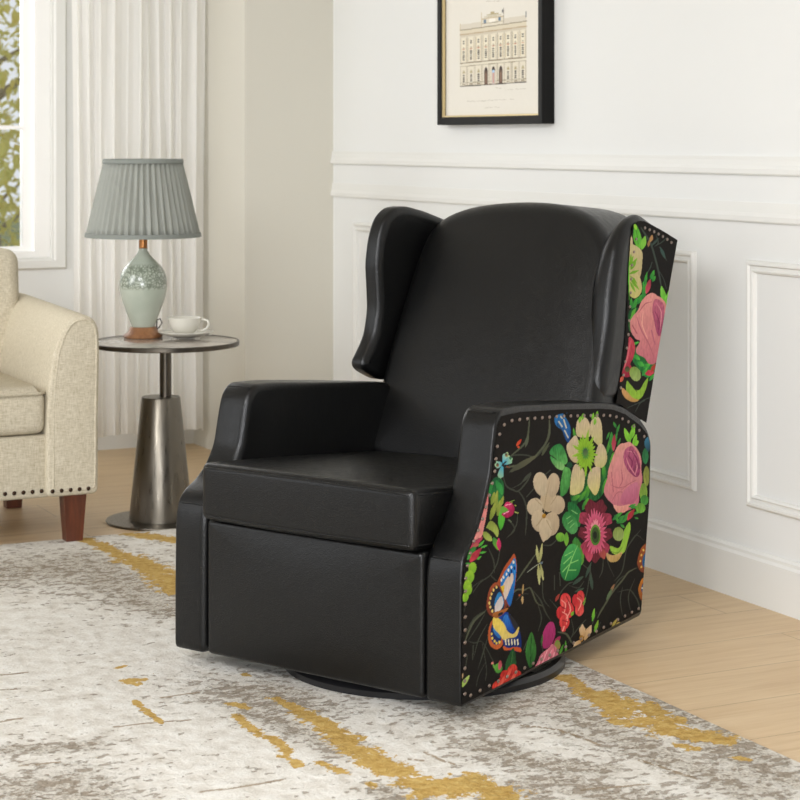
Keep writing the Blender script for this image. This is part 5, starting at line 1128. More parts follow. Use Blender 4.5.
(96,92,86,96,92,86,0,0,5622,1470,5622,1465,5629,1465,5616,1465,5616,1470,5629,1470),
(96,92,86,96,92,86,0,0,5622,1477,5622,1472,5629,1472,5616,1472,5616,1477,5629,1477),
(190,180,150,190,180,150,0,0,5622,1493,5622,1480,5632,1480,5630,1488,5622,1493,5615,1489,5612,1481),
(170,150,110,170,150,110,0,0,5622,1487,5622,1482,5625,1482,5619,1482,5619,1486,5625,1486),
(150,138,116,150,138,116,0,0,5622,1446,5622,1441,5634,1441,5610,1442,5610,1446,5634,1445),
(150,138,116,150,138,116,0,0,5596,1508,5596,1436,5597,1436,5595,1436,5595,1508,5597,1508),
(170,158,136,170,158,136,0,0,5555,1508,5555,1436,5557,1436,5554,1436,5554,1508,5557,1508),
(150,138,116,150,138,116,0,0,5596,1608,5596,1520,5597,1520,5595,1520,5595,1608,5597,1608),
(170,158,136,170,158,136,0,0,5555,1608,5555,1520,5557,1520,5554,1520,5554,1608,5557,1608),
(228,220,200,228,220,200,0,0,5575,1605,5575,1523,5590,1524,5560,1524,5560,1604,5590,1604),
(196,178,136,196,178,136,0,0,5590,1604,5590,1524,5591,1524,5588,1524,5588,1604,5591,1604),
(196,178,136,196,178,136,0,0,5561,1604,5561,1524,5562,1524,5560,1524,5560,1604,5562,1604),
(96,92,86,96,92,86,0,0,5575,1533,5575,1528,5581,1528,5569,1528,5569,1533,5581,1532),
(96,92,86,96,92,86,0,0,5575,1540,5575,1534,5581,1535,5569,1535,5569,1539,5581,1539),
(96,92,86,96,92,86,0,0,5575,1546,5575,1541,5581,1541,5569,1542,5569,1546,5581,1546),
(96,92,86,96,92,86,0,0,5575,1553,5575,1548,5581,1548,5569,1548,5569,1553,5581,1553),
(96,92,86,96,92,86,0,0,5575,1560,5575,1555,5581,1555,5569,1555,5569,1560,5581,1560),
(96,92,86,96,92,86,0,0,5575,1589,5575,1584,5581,1584,5569,1584,5569,1589,5581,1589),
(96,92,86,96,92,86,0,0,5575,1596,5575,1592,5581,1592,5569,1592,5569,1596,5581,1596),
(170,120,100,170,120,100,0,0,5575,1569,5575,1566,5586,1567,5564,1567,5564,1568,5586,1568),
(196,140,110,196,140,110,0,0,5575,1567,5575,1564,5581,1564,5569,1564,5569,1567,5581,1567),
(150,138,116,150,138,116,0,0,5575,1574,5575,1570,5579,1570,5571,1570,5571,1574,5579,1574),
(96,92,86,96,92,86,0,0,5574,1457,5574,1452,5581,1452,5568,1452,5568,1457,5581,1457),
(96,92,86,96,92,86,0,0,5574,1464,5574,1459,5581,1459,5568,1459,5568,1464,5581,1464),
(96,92,86,96,92,86,0,0,5574,1471,5574,1465,5581,1466,5568,1466,5568,1470,5581,1470),
(96,92,86,96,92,86,0,0,5574,1477,5574,1472,5581,1472,5568,1472,5568,1477,5581,1477),
(190,180,150,190,180,150,0,0,5574,1494,5574,1481,5584,1481,5581,1489,5574,1494,5567,1489,5564,1481),
(170,150,110,170,150,110,0,0,5574,1487,5574,1483,5577,1483,5571,1483,5571,1487,5577,1487),
(150,138,116,150,138,116,0,0,5574,1446,5574,1442,5586,1442,5562,1442,5562,1446,5586,1446),
(222,214,196,222,214,196,0,0,5776,1665,5776,1628,5855,1659,5700,1661,5700,1634,5855,1632),
(186,168,130,186,168,130,0,0,5776,1665,5776,1652,5855,1659,5700,1661,5700,1658,5855,1656),
(150,138,116,150,138,116,0,0,5776,1649,5776,1636,5855,1642,5700,1644,5700,1642,5855,1640),
(196,178,136,196,178,136,0,0,5853,1679,5853,1632,5855,1679,5851,1679,5851,1632,5855,1632),
(150,138,116,150,138,116,0,0,5701,1687,5701,1634,5703,1687,5700,1687,5700,1634,5703,1634),
(110,130,150,110,130,150,0,0,5829,1654,5829,1642,5838,1654,5820,1654,5820,1642,5838,1642),
(110,130,150,110,130,150,0,0,5729,1658,5729,1645,5738,1657,5720,1657,5720,1645,5738,1645),
(238,232,220,238,232,220,0,0,5779,1657,5779,1642,5799,1655,5758,1655,5758,1643,5799,1643),
(196,178,136,196,178,136,0,0,6004,1650,6004,1626,6007,1650,6002,1650,6002,1626,6007,1626),
(100,104,110,100,104,110,0,0,5554,1666,5554,1646,5557,1666,5551,1666,5551,1647,5557,1647),
(196,186,160,196,186,160,0,0,5776,1670,5776,1658,5836,1665,5717,1667,5717,1663,5836,1661),
(180,166,130,180,166,130,0,0,5776,1674,5776,1665,5817,1671,5735,1672,5735,1668,5817,1667),
(180,166,130,180,166,130,0,0,5776,1679,5776,1670,5790,1678,5763,1678,5763,1671,5790,1671),
(110,110,110,110,110,110,0,0,5707,1681,5707,1670,5713,1681,5702,1681,5702,1671,5713,1671),
(176,168,154,176,168,154,0,0,5953,1383,5953,1381,5956,1382,5951,1381,5950,1382,5956,1383),
(176,168,154,176,168,154,0,0,5948,1384,5948,1381,5950,1381,5944,1382,5945,1384,5951,1382),
(176,168,154,176,168,154,0,0,5942,1383,5942,1380,5946,1383,5939,1380,5938,1381,5944,1383),
(176,168,154,176,168,154,0,0,5934,1381,5934,1380,5938,1380,5930,1380,5931,1381,5939,1381),
(176,168,154,176,168,154,0,0,5928,1382,5928,1380,5930,1380,5924,1381,5925,1382,5931,1381),
(176,168,154,176,168,154,0,0,5922,1383,5922,1381,5924,1381,5918,1382,5919,1383,5925,1382),
(176,168,154,176,168,154,0,0,5916,1383,5916,1382,5919,1382,5913,1382,5913,1383,5919,1383),
(176,168,154,176,168,154,0,0,5909,1383,5909,1380,5914,1382,5906,1380,5905,1381,5913,1383),
(176,168,154,176,168,154,0,0,5901,1382,5901,1380,5905,1380,5897,1380,5897,1381,5905,1381),
(176,168,154,176,168,154,0,0,5888,1383,5888,1381,5892,1382,5885,1381,5884,1382,5891,1383),
(176,168,154,176,168,154,0,0,5881,1382,5881,1380,5885,1381,5877,1380,5876,1381,5884,1382),
(176,168,154,176,168,154,0,0,5874,1382,5874,1380,5876,1380,5871,1381,5872,1382,5877,1381),
(176,168,154,176,168,154,0,0,5868,1383,5868,1381,5871,1381,5864,1381,5864,1383,5872,1382),
(176,168,154,176,168,154,0,0,5856,1383,5856,1380,5859,1382,5854,1380,5853,1381,5858,1383),
(176,168,154,176,168,154,0,0,5849,1383,5849,1380,5853,1380,5845,1381,5846,1383,5854,1381),
(176,168,154,176,168,154,0,0,5842,1383,5842,1380,5846,1381,5840,1380,5839,1381,5845,1383),
(176,168,154,176,168,154,0,0,5836,1382,5836,1380,5839,1380,5833,1380,5833,1382,5840,1381),
(176,168,154,176,168,154,0,0,5829,1383,5829,1380,5832,1380,5824,1382,5825,1383,5833,1382),
(176,168,154,176,168,154,0,0,5822,1383,5822,1382,5825,1382,5819,1381,5818,1383,5825,1383),
(176,168,154,176,168,154,0,0,5809,1384,5809,1381,5813,1383,5807,1381,5806,1382,5811,1384),
(176,168,154,176,168,154,0,0,5804,1384,5804,1381,5805,1381,5800,1384,5802,1384,5807,1382),
(176,168,154,176,168,154,0,0,5798,1385,5798,1383,5802,1383,5795,1383,5794,1384,5801,1385),
(176,168,154,176,168,154,0,0,5791,1384,5791,1382,5794,1383,5788,1382,5787,1383,5794,1384),
(176,168,154,176,168,154,0,0,5785,1383,5785,1380,5788,1382,5782,1380,5781,1381,5787,1383),
(176,168,154,176,168,154,0,0,5779,1383,5779,1380,5781,1380,5775,1382,5777,1383,5782,1381),
(176,168,154,176,168,154,0,0,5773,1383,5773,1382,5776,1382,5771,1382,5770,1383,5776,1383),
(176,168,154,176,168,154,0,0,5761,1384,5761,1383,5765,1383,5758,1383,5758,1384,5765,1384),
(176,168,154,176,168,154,0,0,5754,1384,5754,1381,5758,1383,5752,1381,5750,1382,5757,1384),
(176,168,154,176,168,154,0,0,5743,1385,5743,1382,5747,1384,5741,1382,5740,1382,5745,1385),
(176,168,154,176,168,154,0,0,5731,1385,5731,1383,5733,1383,5728,1383,5728,1385,5734,1384),
(176,168,154,176,168,154,0,0,5718,1385,5718,1381,5722,1384,5715,1381,5714,1382,5721,1385),
(176,168,154,176,168,154,0,0,5710,1383,5710,1381,5714,1381,5706,1382,5707,1383,5715,1382),
(176,168,154,176,168,154,0,0,5702,1385,5702,1382,5706,1382,5698,1384,5699,1385,5707,1383),
(176,168,154,176,168,154,0,0,5696,1385,5696,1381,5699,1384,5694,1381,5692,1382,5698,1385),
(176,168,154,176,168,154,0,0,5689,1384,5689,1381,5692,1381,5685,1383,5686,1384,5693,1382),
(176,168,154,176,168,154,0,0,5682,1384,5682,1382,5686,1383,5678,1382,5678,1383,5685,1384),
(176,168,154,176,168,154,0,0,5656,1385,5656,1383,5660,1383,5652,1383,5652,1385,5660,1384),
(176,168,154,176,168,154,0,0,5650,1386,5650,1383,5652,1383,5647,1384,5648,1385,5653,1385),
(176,168,154,176,168,154,0,0,5645,1385,5645,1382,5648,1385,5643,1382,5641,1383,5647,1385),
(176,168,154,176,168,154,0,0,5639,1385,5639,1382,5642,1382,5636,1384,5637,1385,5643,1383),
(176,168,154,176,168,154,0,0,5634,1385,5634,1382,5637,1384,5632,1382,5631,1382,5636,1385),
(186,178,164,186,178,164,0,0,5839,1358,5839,1357,5843,1357,5835,1357,5835,1358,5842,1358),
(186,178,164,186,178,164,0,0,5825,1360,5825,1356,5829,1356,5821,1359,5822,1360,5830,1357),
(186,178,164,186,178,164,0,0,5817,1360,5817,1356,5822,1359,5814,1356,5812,1357,5821,1360),
(186,178,164,186,178,164,0,0,5810,1360,5810,1356,5812,1356,5805,1359,5807,1360,5814,1357),
(186,178,164,186,178,164,0,0,5802,1360,5802,1359,5806,1359,5798,1359,5798,1360,5806,1360),
(186,178,164,186,178,164,0,0,5794,1360,5794,1357,5799,1359,5790,1357,5789,1358,5798,1360),
(186,178,164,186,178,164,0,0,5787,1360,5787,1357,5789,1357,5784,1359,5786,1360,5791,1358),
(186,178,164,186,178,164,0,0,5781,1360,5781,1358,5785,1359,5778,1358,5778,1359,5784,1360),
(186,178,164,186,178,164,0,0,5768,1360,5768,1357,5770,1357,5764,1360,5766,1360,5771,1357),
(186,178,164,186,178,164,0,0,5761,1361,5761,1359,5765,1359,5757,1360,5757,1361,5765,1361),
(186,178,164,186,178,164,0,0,5753,1361,5753,1359,5757,1360,5749,1359,5749,1360,5757,1361),
(186,178,164,186,178,164,0,0,5746,1360,5746,1357,5750,1359,5742,1357,5741,1358,5749,1360),
(186,178,164,186,178,164,0,0,5738,1359,5738,1357,5742,1357,5734,1358,5734,1359,5742,1358),
(186,178,164,186,178,164,0,0,5730,1360,5730,1358,5734,1358,5726,1359,5727,1360,5735,1359),
(176,168,154,176,168,154,0,0,5818,1716,5818,1713,5821,1713,5813,1715,5815,1716,5822,1714),
(176,168,154,176,168,154,0,0,5811,1716,5811,1714,5814,1715,5807,1714,5807,1715,5814,1716),
(176,168,154,176,168,154,0,0,5803,1715,5803,1714,5807,1714,5800,1714,5800,1715,5807,1715),
(176,168,154,176,168,154,0,0,5797,1715,5797,1713,5800,1714,5794,1713,5794,1714,5799,1715),
(176,168,154,176,168,154,0,0,5790,1715,5790,1713,5794,1713,5785,1714,5786,1715,5794,1714),
(176,168,154,176,168,154,0,0,5783,1715,5783,1712,5787,1714,5781,1712,5780,1713,5785,1715),
(176,168,154,176,168,154,0,0,5777,1714,5777,1712,5781,1712,5773,1712,5773,1713,5781,1713),
(176,168,154,176,168,154,0,0,5770,1713,5770,1711,5773,1712,5767,1711,5766,1712,5772,1713),
(176,168,154,176,168,154,0,0,5763,1714,5763,1711,5766,1711,5758,1713,5760,1714,5767,1712),
(176,168,154,176,168,154,0,0,5748,1713,5748,1710,5752,1713,5746,1710,5745,1711,5751,1713),
(176,168,154,176,168,154,0,0,5742,1711,5742,1710,5745,1710,5739,1710,5739,1711,5746,1711),
(176,168,154,176,168,154,0,0,5737,1711,5737,1710,5739,1710,5734,1709,5734,1711,5739,1711),
(176,168,154,176,168,154,0,0,5731,1713,5731,1709,5733,1710,5728,1712,5730,1713,5735,1711),
(176,168,154,176,168,154,0,0,5719,1712,5719,1709,5723,1711,5716,1709,5715,1710,5722,1712),
(186,178,164,186,178,164,0,0,5688,1417,5688,1415,5693,1416,5685,1415,5684,1416,5692,1417),
(186,178,164,186,178,164,0,0,5675,1417,5675,1415,5678,1416,5673,1415,5672,1416,5677,1417),
(186,178,164,186,178,164,0,0,5670,1416,5670,1415,5672,1415,5667,1415,5667,1416,5673,1416),
(186,178,164,186,178,164,0,0,5659,1418,5659,1415,5662,1417,5657,1415,5656,1416,5661,1418),
(186,178,164,186,178,164,0,0,5654,1416,5654,1414,5657,1415,5651,1414,5651,1415,5657,1416),
(186,178,164,186,178,164,0,0,5648,1417,5648,1414,5651,1414,5645,1415,5646,1417,5652,1415),
(186,178,164,186,178,164,0,0,5643,1416,5643,1415,5645,1415,5640,1415,5640,1416,5645,1417),
(186,178,164,186,178,164,0,0,5637,1417,5637,1415,5639,1415,5634,1416,5635,1417,5640,1416),
(186,178,164,186,178,164,0,0,5618,1418,5618,1416,5620,1416,5614,1417,5615,1418,5621,1417),
(186,178,164,186,178,164,0,0,5612,1418,5612,1415,5616,1417,5611,1414,5609,1415,5614,1418),
(186,178,164,186,178,164,0,0,5606,1416,5606,1414,5610,1414,5603,1415,5603,1416,5610,1415),
(186,178,164,186,178,164,0,0,5599,1416,5599,1414,5603,1415,5596,1414,5596,1415,5603,1416),
(186,178,164,186,178,164,0,0,5593,1417,5593,1414,5595,1414,5590,1416,5591,1417,5596,1415),
(186,178,164,186,178,164,0,0,5587,1417,5587,1415,5590,1415,5584,1416,5584,1417,5591,1417),
(186,178,164,186,178,164,0,0,5581,1417,5581,1415,5584,1416,5577,1415,5577,1416,5584,1417),
(186,178,164,186,178,164,0,0,5573,1418,5573,1415,5576,1415,5569,1417,5570,1418,5577,1416),
(186,178,164,186,178,164,0,0,5566,1418,5566,1415,5570,1417,5563,1415,5562,1416,5569,1418),
(186,178,164,186,178,164,0,0,5559,1417,5559,1415,5562,1415,5555,1415,5556,1417,5563,1416),
(180,170,150,180,170,150,0,1,5733,1426,5733,1420,5760,1426,5740,1422,5699,1420,5699,1420,5739,1423,5760,1427)]
RUG_PRINT = [
(0,30,1859,5958,1876,5848,1885,5664,1914,5540),
(0,55,1892,5629,1909,5482,1891,5301,1876,5170),
(0,60,1913,5406,1906,5237),
(0,40,2018,5966,2068,5889,2105,5801),
(0,26,2105,5801,2139,5751),
(0,18,1708,4072,1716,3999,1720,3938),
(0,30,1720,3938,1724,3846,1717,3739),
(0,42,1717,3739,1714,3635,1720,3532,1727,3487),
(0,40,1726,3413,1767,3386,1834,3380),
(0,52,1728,3353,1830,3341,1836,3274),
(0,16,1613,4067,1620,4030),
(0,14,1580,3990,1578,3894,1577,3824,1590,3802),
(0,14,1590,3802,1584,3707),
(0,12,1558,3683,1570,3649,1565,3609),
(0,14,1612,3607,1620,3575),
(0,16,1623,3552,1631,3528),
(0,10,1645,3453,1644,3428),
(0,14,1455,4343,1468,4318),
(0,22,1460,4350,1483,4348),
(0,9,1424,4187,1421,4111,1419,4029),
(0,8,1419,4029,1423,4003),
(0,9,1475,4468,1493,4478),
(0,9,1721,4287,1725,4266),
(0,26,2378,3932,2369,3852,2367,3781),
(0,45,2367,3781,2365,3711,2339,3638),
(0,34,2377,3697,2413,3653,2408,3605),
(0,36,2309,3571,2353,3549,2379,3512),
(0,48,2359,3483,2384,3439,2405,3397),
(0,34,2414,3393,2415,3369),
(0,12,2376,3263,2388,3243),
(0,20,2322,3385,2333,3358),
(0,26,2408,3605,2404,3524),
(1,300,1388,5622,1501,5610,1619,5611,1741,5521),
(1,220,1756,5665,1757,5297,1812,5202),
(1,120,1724,5113,1782,4957),
(1,110,1853,5320,1869,5041),
(1,150,1725,4135,1738,3996,1685,4156),
(1,60,1626,4010,1669,3786,1678,3653),
(1,70,1657,3402,1674,3329,1709,3274),
(1,160,2037,3764,2172,3781,2312,3844),
(1,130,2270,3776,2230,3546,2249,3422),
(1,120,1888,3287,1987,3304,2028,3153),
(1,100,2249,3422,2265,3233,2298,3083),
(1,80,2429,3994,2449,3687,2445,3214),
(1,100,2379,3395,2386,3105),
(1,150,1032,3712,1117,3735,1117,3605),
(1,60,1081,3964,1237,3924),
(1,90,1954,3568,1979,3446,2089,3321),
(1,50,1634,4181,1754,4032),
(2,6,1319,4022,1377,4018,1420,4012,1482,3998),
(2,6,1336,3548,1415,3541,1514,3545),
(2,6,1212,4530,1243,4524,1277,4527),
(2,6,1179,4407,1222,4394),
(2,6,1114,4164,1164,4172),
(2,6,1832,3577,1835,3517,1850,3481),
(2,6,1781,3551,1806,3525),
(2,6,1481,4185,1578,4190),
(2,6,1071,3854,1150,3843),
(2,6,1128,4174,1158,4167),
(2,6,1990,3236,2130,3206),
(2,6,2194,3339,2230,3183),
(2,6,2097,3652,2155,3584,2175,3458)]


# ================================================================ THE ROOM
XW, YB, PX, PY = 3.24, 7.70, 2.866, 7.12     # right wall, window wall, pier
def struct(mb, name, m, smooth=False, parent=None):
    o = mb.build(name, m, parent, smooth)
    if not parent: o['kind'] = 'structure'
    return o
struct(MB().box(-4, XW + .15, -3, YB + .3, -.1, 0), 'floor', M['floor'])
struct(MB().box(-4, XW + .15, 1.0, YB + .3, 2.9, 3.0), 'ceiling', M['wall'])
struct(MB().box(XW, XW + .15, -2, YB + .3, 0, 2.9), 'wall_right', M['wall'])
WX0, WX1, WZ0, WZ1 = .78, 2.262, .783, 2.62
w = MB().box(-4, WX0, YB, YB + .2, 0, 2.9).box(WX1, XW, YB, YB + .2, 0, 2.9).box(WX0, WX1, YB, YB + .2, 0, WZ0).box(WX0, WX1, YB, YB + .2, WZ1, 2.9)
struct(w, 'wall_back', M['wall'])
struct(MB().box(PX, XW, PY, YB, 0, 2.9), 'wall_pier', mat('shaded_wall_paint', (206, 202, 190), .7, spec=.25))  # shade on the pier's front is put into its darker wall colour
# chair rail, second rail, baseboards as stepped profiles
def rail_x(name, prof, x, y0, y1):      # profile (depth, z) swept along Y on the right wall
    V = []; n = len(prof)
    for y in (y0, y1): V += [(x - d, y, z) for d, z in prof]
    F = [(i, (i + 1) % n, n + (i + 1) % n, n + i) for i in range(n)] + [tuple(range(n)), tuple(range(n, 2 * n))]
    return struct(MB().add(V, F), name, M['trim'])
rail_x('trim_1', [(0, 1.156), (.010, 1.156), (.012, 1.160), (.012, 1.172), (.008, 1.182), (.006, 1.196), (.006, 1.206), (0, 1.206)], XW, -2, PY)
rail_x('trim_2', [(0, 1.028), (.009, 1.028), (.011, 1.032), (.011, 1.044), (.007, 1.054), (.005, 1.074), (.004, 1.082), (0, 1.082)], XW, -2, PY)
bb = [(0, 0), (.016, 0), (.016, .120), (.011, .128), (.011, .136), (.005, .143), (0, .143)]
rail_x('baseboard_right', bb, XW, -2, PY)
def rail_y(name, prof, y, x0, x1):
    V = []; n = len(prof)
    for x in (x0, x1): V += [(x, y - d, z) for d, z in prof]
    F = [(i, (i + 1) % n, n + (i + 1) % n, n + i) for i in range(n)] + [tuple(range(n)), tuple(range(n, 2 * n))]
    return struct(MB().add(V, F), name, M['trim'])
rail_y('baseboard_back', bb, YB, -4, PX)
rail_y('baseboard_pier', bb, PY, PX - .016, XW)
# picture-frame mouldings
def panel_mould(name, y0, y1, z0, z1, w=.036):
    prof = [(0, 0), (.009, .001), (.014, .006), (.014, .012), (.008, .016), (.008, .024), (.012, .028), (.009, .033), (0, w)]   # (depth, inset)
    V = []; n = len(prof)
    for sy, sz in ((0, 0), (1, 0), (1, 1), (0, 1)):
        for d, i in prof: V.append((XW - d, (y0 + i) if not sy else (y1 - i), (z0 + i) if not sz else (z1 - i)))
    F = [(c * n + i, c * n + i + 1, ((c + 1) % 4) * n + i + 1, ((c + 1) % 4) * n + i) for c in range(4) for i in range(n - 1)]
    return struct(MB().add(V, F), name, M['trim'])
panel_mould('trim_3', 4.64, 6.92, .257, .935); panel_mould('trim_4', 2.1, 4.396, .257, .925); panel_mould('trim_5', -.3, 1.86, .257, .925)
# window
win = empty('window_1', (0, 0, 0)); win['kind'] = 'structure'
f = MB()
for a, b, c, d in ((WX0, WX0 + .062, .807, WZ1 - .06), (2.20, WX1, .807, WZ1 - .06), (WX0, WX1, WZ0, .807), (WX0, WX1, WZ1 - .06, WZ1)): f.box(a, b, YB - .004, YB + .2, c, d)
f.build('window_frame', M['white'], win)
f = MB()
for a, b, c, d in ((WX0 + .062, WX0 + .118, .826, 2.5), (2.160, 2.20, .826, 2.5), (WX0 + .062, 2.2, .8072, .826), (WX0 + .062, 2.2, 2.5, 2.5598), (WX0 + .118, 1.44, 1.292, 1.308), (1.5, 2.160, 1.292, 1.308), (1.44, 1.50, .826, 2.5)): f.box(a, b, YB + .03, YB + .07, c, d)
f.build('window_sash', M['white'], win)
MB().box(WX0 + .1, 2.16, YB + .048, YB + .052, .81, 2.54).build('window_pane', M['glass'], win)
prof = [(0, 0), (.006, .004), (.020, .012), (.020, .05), (.012, .058), (.012, .064), (0, .07)]; n = len(prof); V = []
for sx, sz in ((0, 0), (1, 0), (1, 1), (0, 1)):
    for d, i in prof: V.append((WX0 - .07 + .0 + i if not sx else WX1 + .07 - i, YB - d, WZ0 - .05 + i * .72 if not sz else WZ1 + .07 - i))
MB().add(V, [(c * n + i, c * n + i + 1, ((c + 1) % 4) * n + i + 1, ((c + 1) % 4) * n + i) for c in range(4) for i in range(n - 1)]).build('window_casing', M['trim'], win)

# ---------------------------------------------------------------- outdoors
struct(MB().box(-12, 16, YB + .35, 40, -.5, -.4), 'ground', M['lawn'])
rnd = random.Random(7)
tree = empty('tree', (3.0, 11.6, -.4)); tag(tree, 'yellow-green leafy tree outside, seen through the window pane', 'tree')
mb = MB().tube([(0, 0, 0), (.05, .02, 1.0), (-.05, .1, 2.0), (.05, 0, 3.0)], [.09, .075, .055, .02], 10)
for i in range(9):
    a = rnd.uniform(0, 3.14); z = rnd.uniform(.8, 2.8); L = rnd.uniform(.5, 1.1)
    mb.tube([(0, .03, z), (L * .5 * math.cos(a), L * .5 * math.sin(a), z + .2), (L * math.cos(a), L * math.sin(a), z + .3)], [.02, .012, .005], 6)
mb.build('trunk', M['bark'], tree, True)
V = []; F = []
for i in range(15000):
    a = rnd.uniform(0, 6.28); rr = 1.25 * math.sqrt(rnd.random()); z = rnd.uniform(.7, 3.5)
    g = math.sin(rr * 9 + z * 5.5) * math.sin(a * 5 + z * 4.1)
    if g < -.12: continue
    c = Vector((rr * math.cos(a), rr * math.sin(a), z)); q = Matrix.Rotation(rnd.uniform(0, 6.28), 3, 'Z') @ Matrix.Rotation(rnd.uniform(-1.2, 1.2), 3, 'X'); s = rnd.uniform(.022, .045)
    k = len(V)
    for p in ((0, -1.2, 0), (.55, -.3, .12), (.45, .5, .12), (0, 1.3, -.1), (-.45, .5, .12), (-.55, -.3, .12)): V.append(c + q @ (Vector(p) * s))
    F += [(k, k + 1, k + 2, k + 3), (k, k + 3, k + 4, k + 5)]
tag(meshobj('foliage', V, F, M['leaf'], tree, False), kind='stuff')

# ---------------------------------------------------------------- rug
def rug():
    x0, x1, y0, y1 = -.35, 2.47, 2.5, 5.988; st = .009; nx = int((x1 - x0) / st); ny = int((y1 - y0) / st)
    X, Y = np.meshgrid(np.linspace(x0, x1, nx), np.linspace(y0, y1, ny)); P = np.stack([X.ravel(), Y.ravel()], 1)
    msk = np.zeros((len(P), 4)); msk[:, 3] = 1
    for row in RUG_PRINT:
        f = np.array(row, float); ch = int(f[0]); w = f[1] / 1000.; pts = f[2:].reshape(-1, 2) / 1000.
        lo = pts.min(0) - w * 2; hi = pts.max(0) + w * 2; sel = np.nonzero(np.all((P > lo) & (P < hi), 1))[0]
        if not len(sel): continue
        q = P[sel]; d = np.full(len(q), 9.)
        for a, b in zip(pts[:-1], pts[1:]):
            e = b - a; t = np.clip((q - a) @ e / (e @ e + 1e-9), 0, 1); d = np.minimum(d, np.linalg.norm(q - a - t[:, None] * e, axis=1))
        if ch == 2: v = np.clip(1 - d / .012, 0, 1)
        elif ch == 0: v = np.clip(1.05 - .55 * d / w, 0, 1)
        else: v = np.clip(1.0 - .55 * d / w, 0, 1)
        msk[sel, ch] = np.maximum(msk[sel, ch], v)
    V = [(p[0], p[1], .008) for p in P]; F = [(j * nx + i, j * nx + i + 1, (j + 1) * nx + i + 1, (j + 1) * nx + i) for j in range(ny - 1) for i in range(nx - 1)]
    rim = [i for i in range(nx)] + [j * nx + nx - 1 for j in range(1, ny)] + [(ny - 1) * nx + i for i in range(nx - 2, -1, -1)] + [j * nx for j in range(ny - 2, 0, -1)]
    k = len(V)
    for i in rim: V.append((P[i][0], P[i][1], 0.0005)); msk = np.vstack([msk, msk[i]])
    n = len(rim); F += [(rim[i], rim[(i + 1) % n], k + (i + 1) % n, k + i) for i in range(n)]
    me = bpy.data.meshes.new('rug'); me.from_pydata(V, [], F); a = me.color_attributes.new('print', 'FLOAT_COLOR', 'POINT'); a.data.foreach_set('color', msk.ravel())
    return tag(link('rug', me, M['rug']), 'large cream and taupe abstract rug with gold streaks under the black armchair', 'rug')
rug()

# ---------------------------------------------------------------- curtain
def curtain():
    xa, xb, z0, z1 = 2.292, 2.838, .085, 2.86; nx = 260; nz = 40; V = []; F = []
    r = random.Random(3); edges = [0]
    while edges[-1] < 1: edges.append(edges[-1] + r.uniform(.06, .13))
    def prof(s):
        for i in range(len(edges) - 1):
            if s <= edges[i + 1]:
                t = (s - edges[i]) / (edges[i + 1] - edges[i]); return .5 - .5 * math.cos(2 * math.pi * t ** 1.5), t, i
        return 0, 0, 0
    for j in range(nz + 1):
        z = z0 + (z1 - z0) * j / nz
        for i in range(nx + 1):
            s = i / nx; h, t, k = prof(s); amp = .013 + .006 * math.sin(k * 2.7); x = xa + (xb - xa) * s + .006 * math.sin(z * 1.7 + k) ; low = .004 * math.sin(k * 2.1)
            V.append((x + .008 * math.sin(2 * math.pi * t), 7.50 - amp * h - .006 * math.sin(z * 2.3 + k * 1.9), z + (low if j == 0 else 0)))
    for j in range(nz):
        for i in range(nx): F.append((j * (nx + 1) + i, j * (nx + 1) + i + 1, (j + 1) * (nx + 1) + i + 1, (j + 1) * (nx + 1) + i))
    root = empty('curtain', (0, 0, 0)); tag(root, 'sheer ivory pleated curtain hanging beside the window behind the lamp', 'curtain')
    o = meshobj('curtain_drape', V, F, M['curtain'], root)
    # bottom hem, a doubled band of cloth
    V2 = []; F2 = []
    for j in range(2):
        for i in range(nx + 1): v = V[i]; V2.append((v[0], v[1] - .0015, v[2] + j * .055))
    for i in range(nx): F2.append((i, i + 1, nx + 2 + i, nx + 1 + i))
    h = meshobj('hem', V2, F2, M['curtain'], root)
curtain()

# ---------------------------------------------------------------- framed print
def picture():
    y0, y1, z0, z1 = 5.42, 6.14, 1.302, 2.27; xf, xb = 3.192, XW - .002
    root = empty('picture_frame', (xb, (y0 + y1) / 2, z0)); tag(root, 'black framed palace etching with cream mat hanging on the panelled wall', 'picture')
    T = Matrix.Translation(-root.location)
    w = .027; mb = MB()
    prof = [(xb, 0), (xf + .002, 0), (xf, .002), (xf, w - .004), (xf + .004, w), (xb - .004, w)]; n = len(prof); V = []
    for sy, sz in ((0, 0), (1, 0), (1, 1), (0, 1)):
        for x, i in prof: V.append((x, y0 + i if not sy else y1 - i, z0 + i if not sz else z1 - i))
    mb.add(V, [(c * n + i, c * n + (i + 1) % n, ((c + 1) % 4) * n + (i + 1) % n, ((c + 1) % 4) * n + i) for c in range(4) for i in range(n)])
    o = mb.build('frame', M['black_frame'], root); o.data.transform(T)
    V = []; prof = [(xf + .006, w), (xf + .006, w + .005), (xf + .016, w + .006)]; n = 3
    for sy, sz in ((0, 0), (1, 0), (1, 1), (0, 1)):
        for x, i in prof: V.append((x, y0 + i if not sy else y1 - i, z0 + i if not sz else z1 - i))
    o = MB().add(V, [(c * n + i, c * n + i + 1, ((c + 1) % 4) * n + i + 1, ((c + 1) % 4) * n + i) for c in range(4) for i in range(2)]).build('gilt_lip', M['gold'], root); o.data.transform(T)
    xs = 3.212; a, b, c, d = (y0 + w + .001) * 1000, (y1 - w - .001) * 1000, (z0 + w + .001) * 1000, (z1 - w - .001) * 1000
    o = printed('etching', [(a, c), (b, c), (b, d), (a, d)], lambda P: np.stack([np.full(len(P), xs), P[:, 0], P[:, 1]], 1), PICTURE_PRINT, (226, 221, 210), (1.9, 1.5), M['print'], root, 1.0, .015)
    o.data.transform(T)
    MB().box(xs + .001, xb - .003, y0 + .02, y1 - .02, z0 + .02, z1 - .02).build('backing', M['mat_board'], root).data.transform(T)
picture()

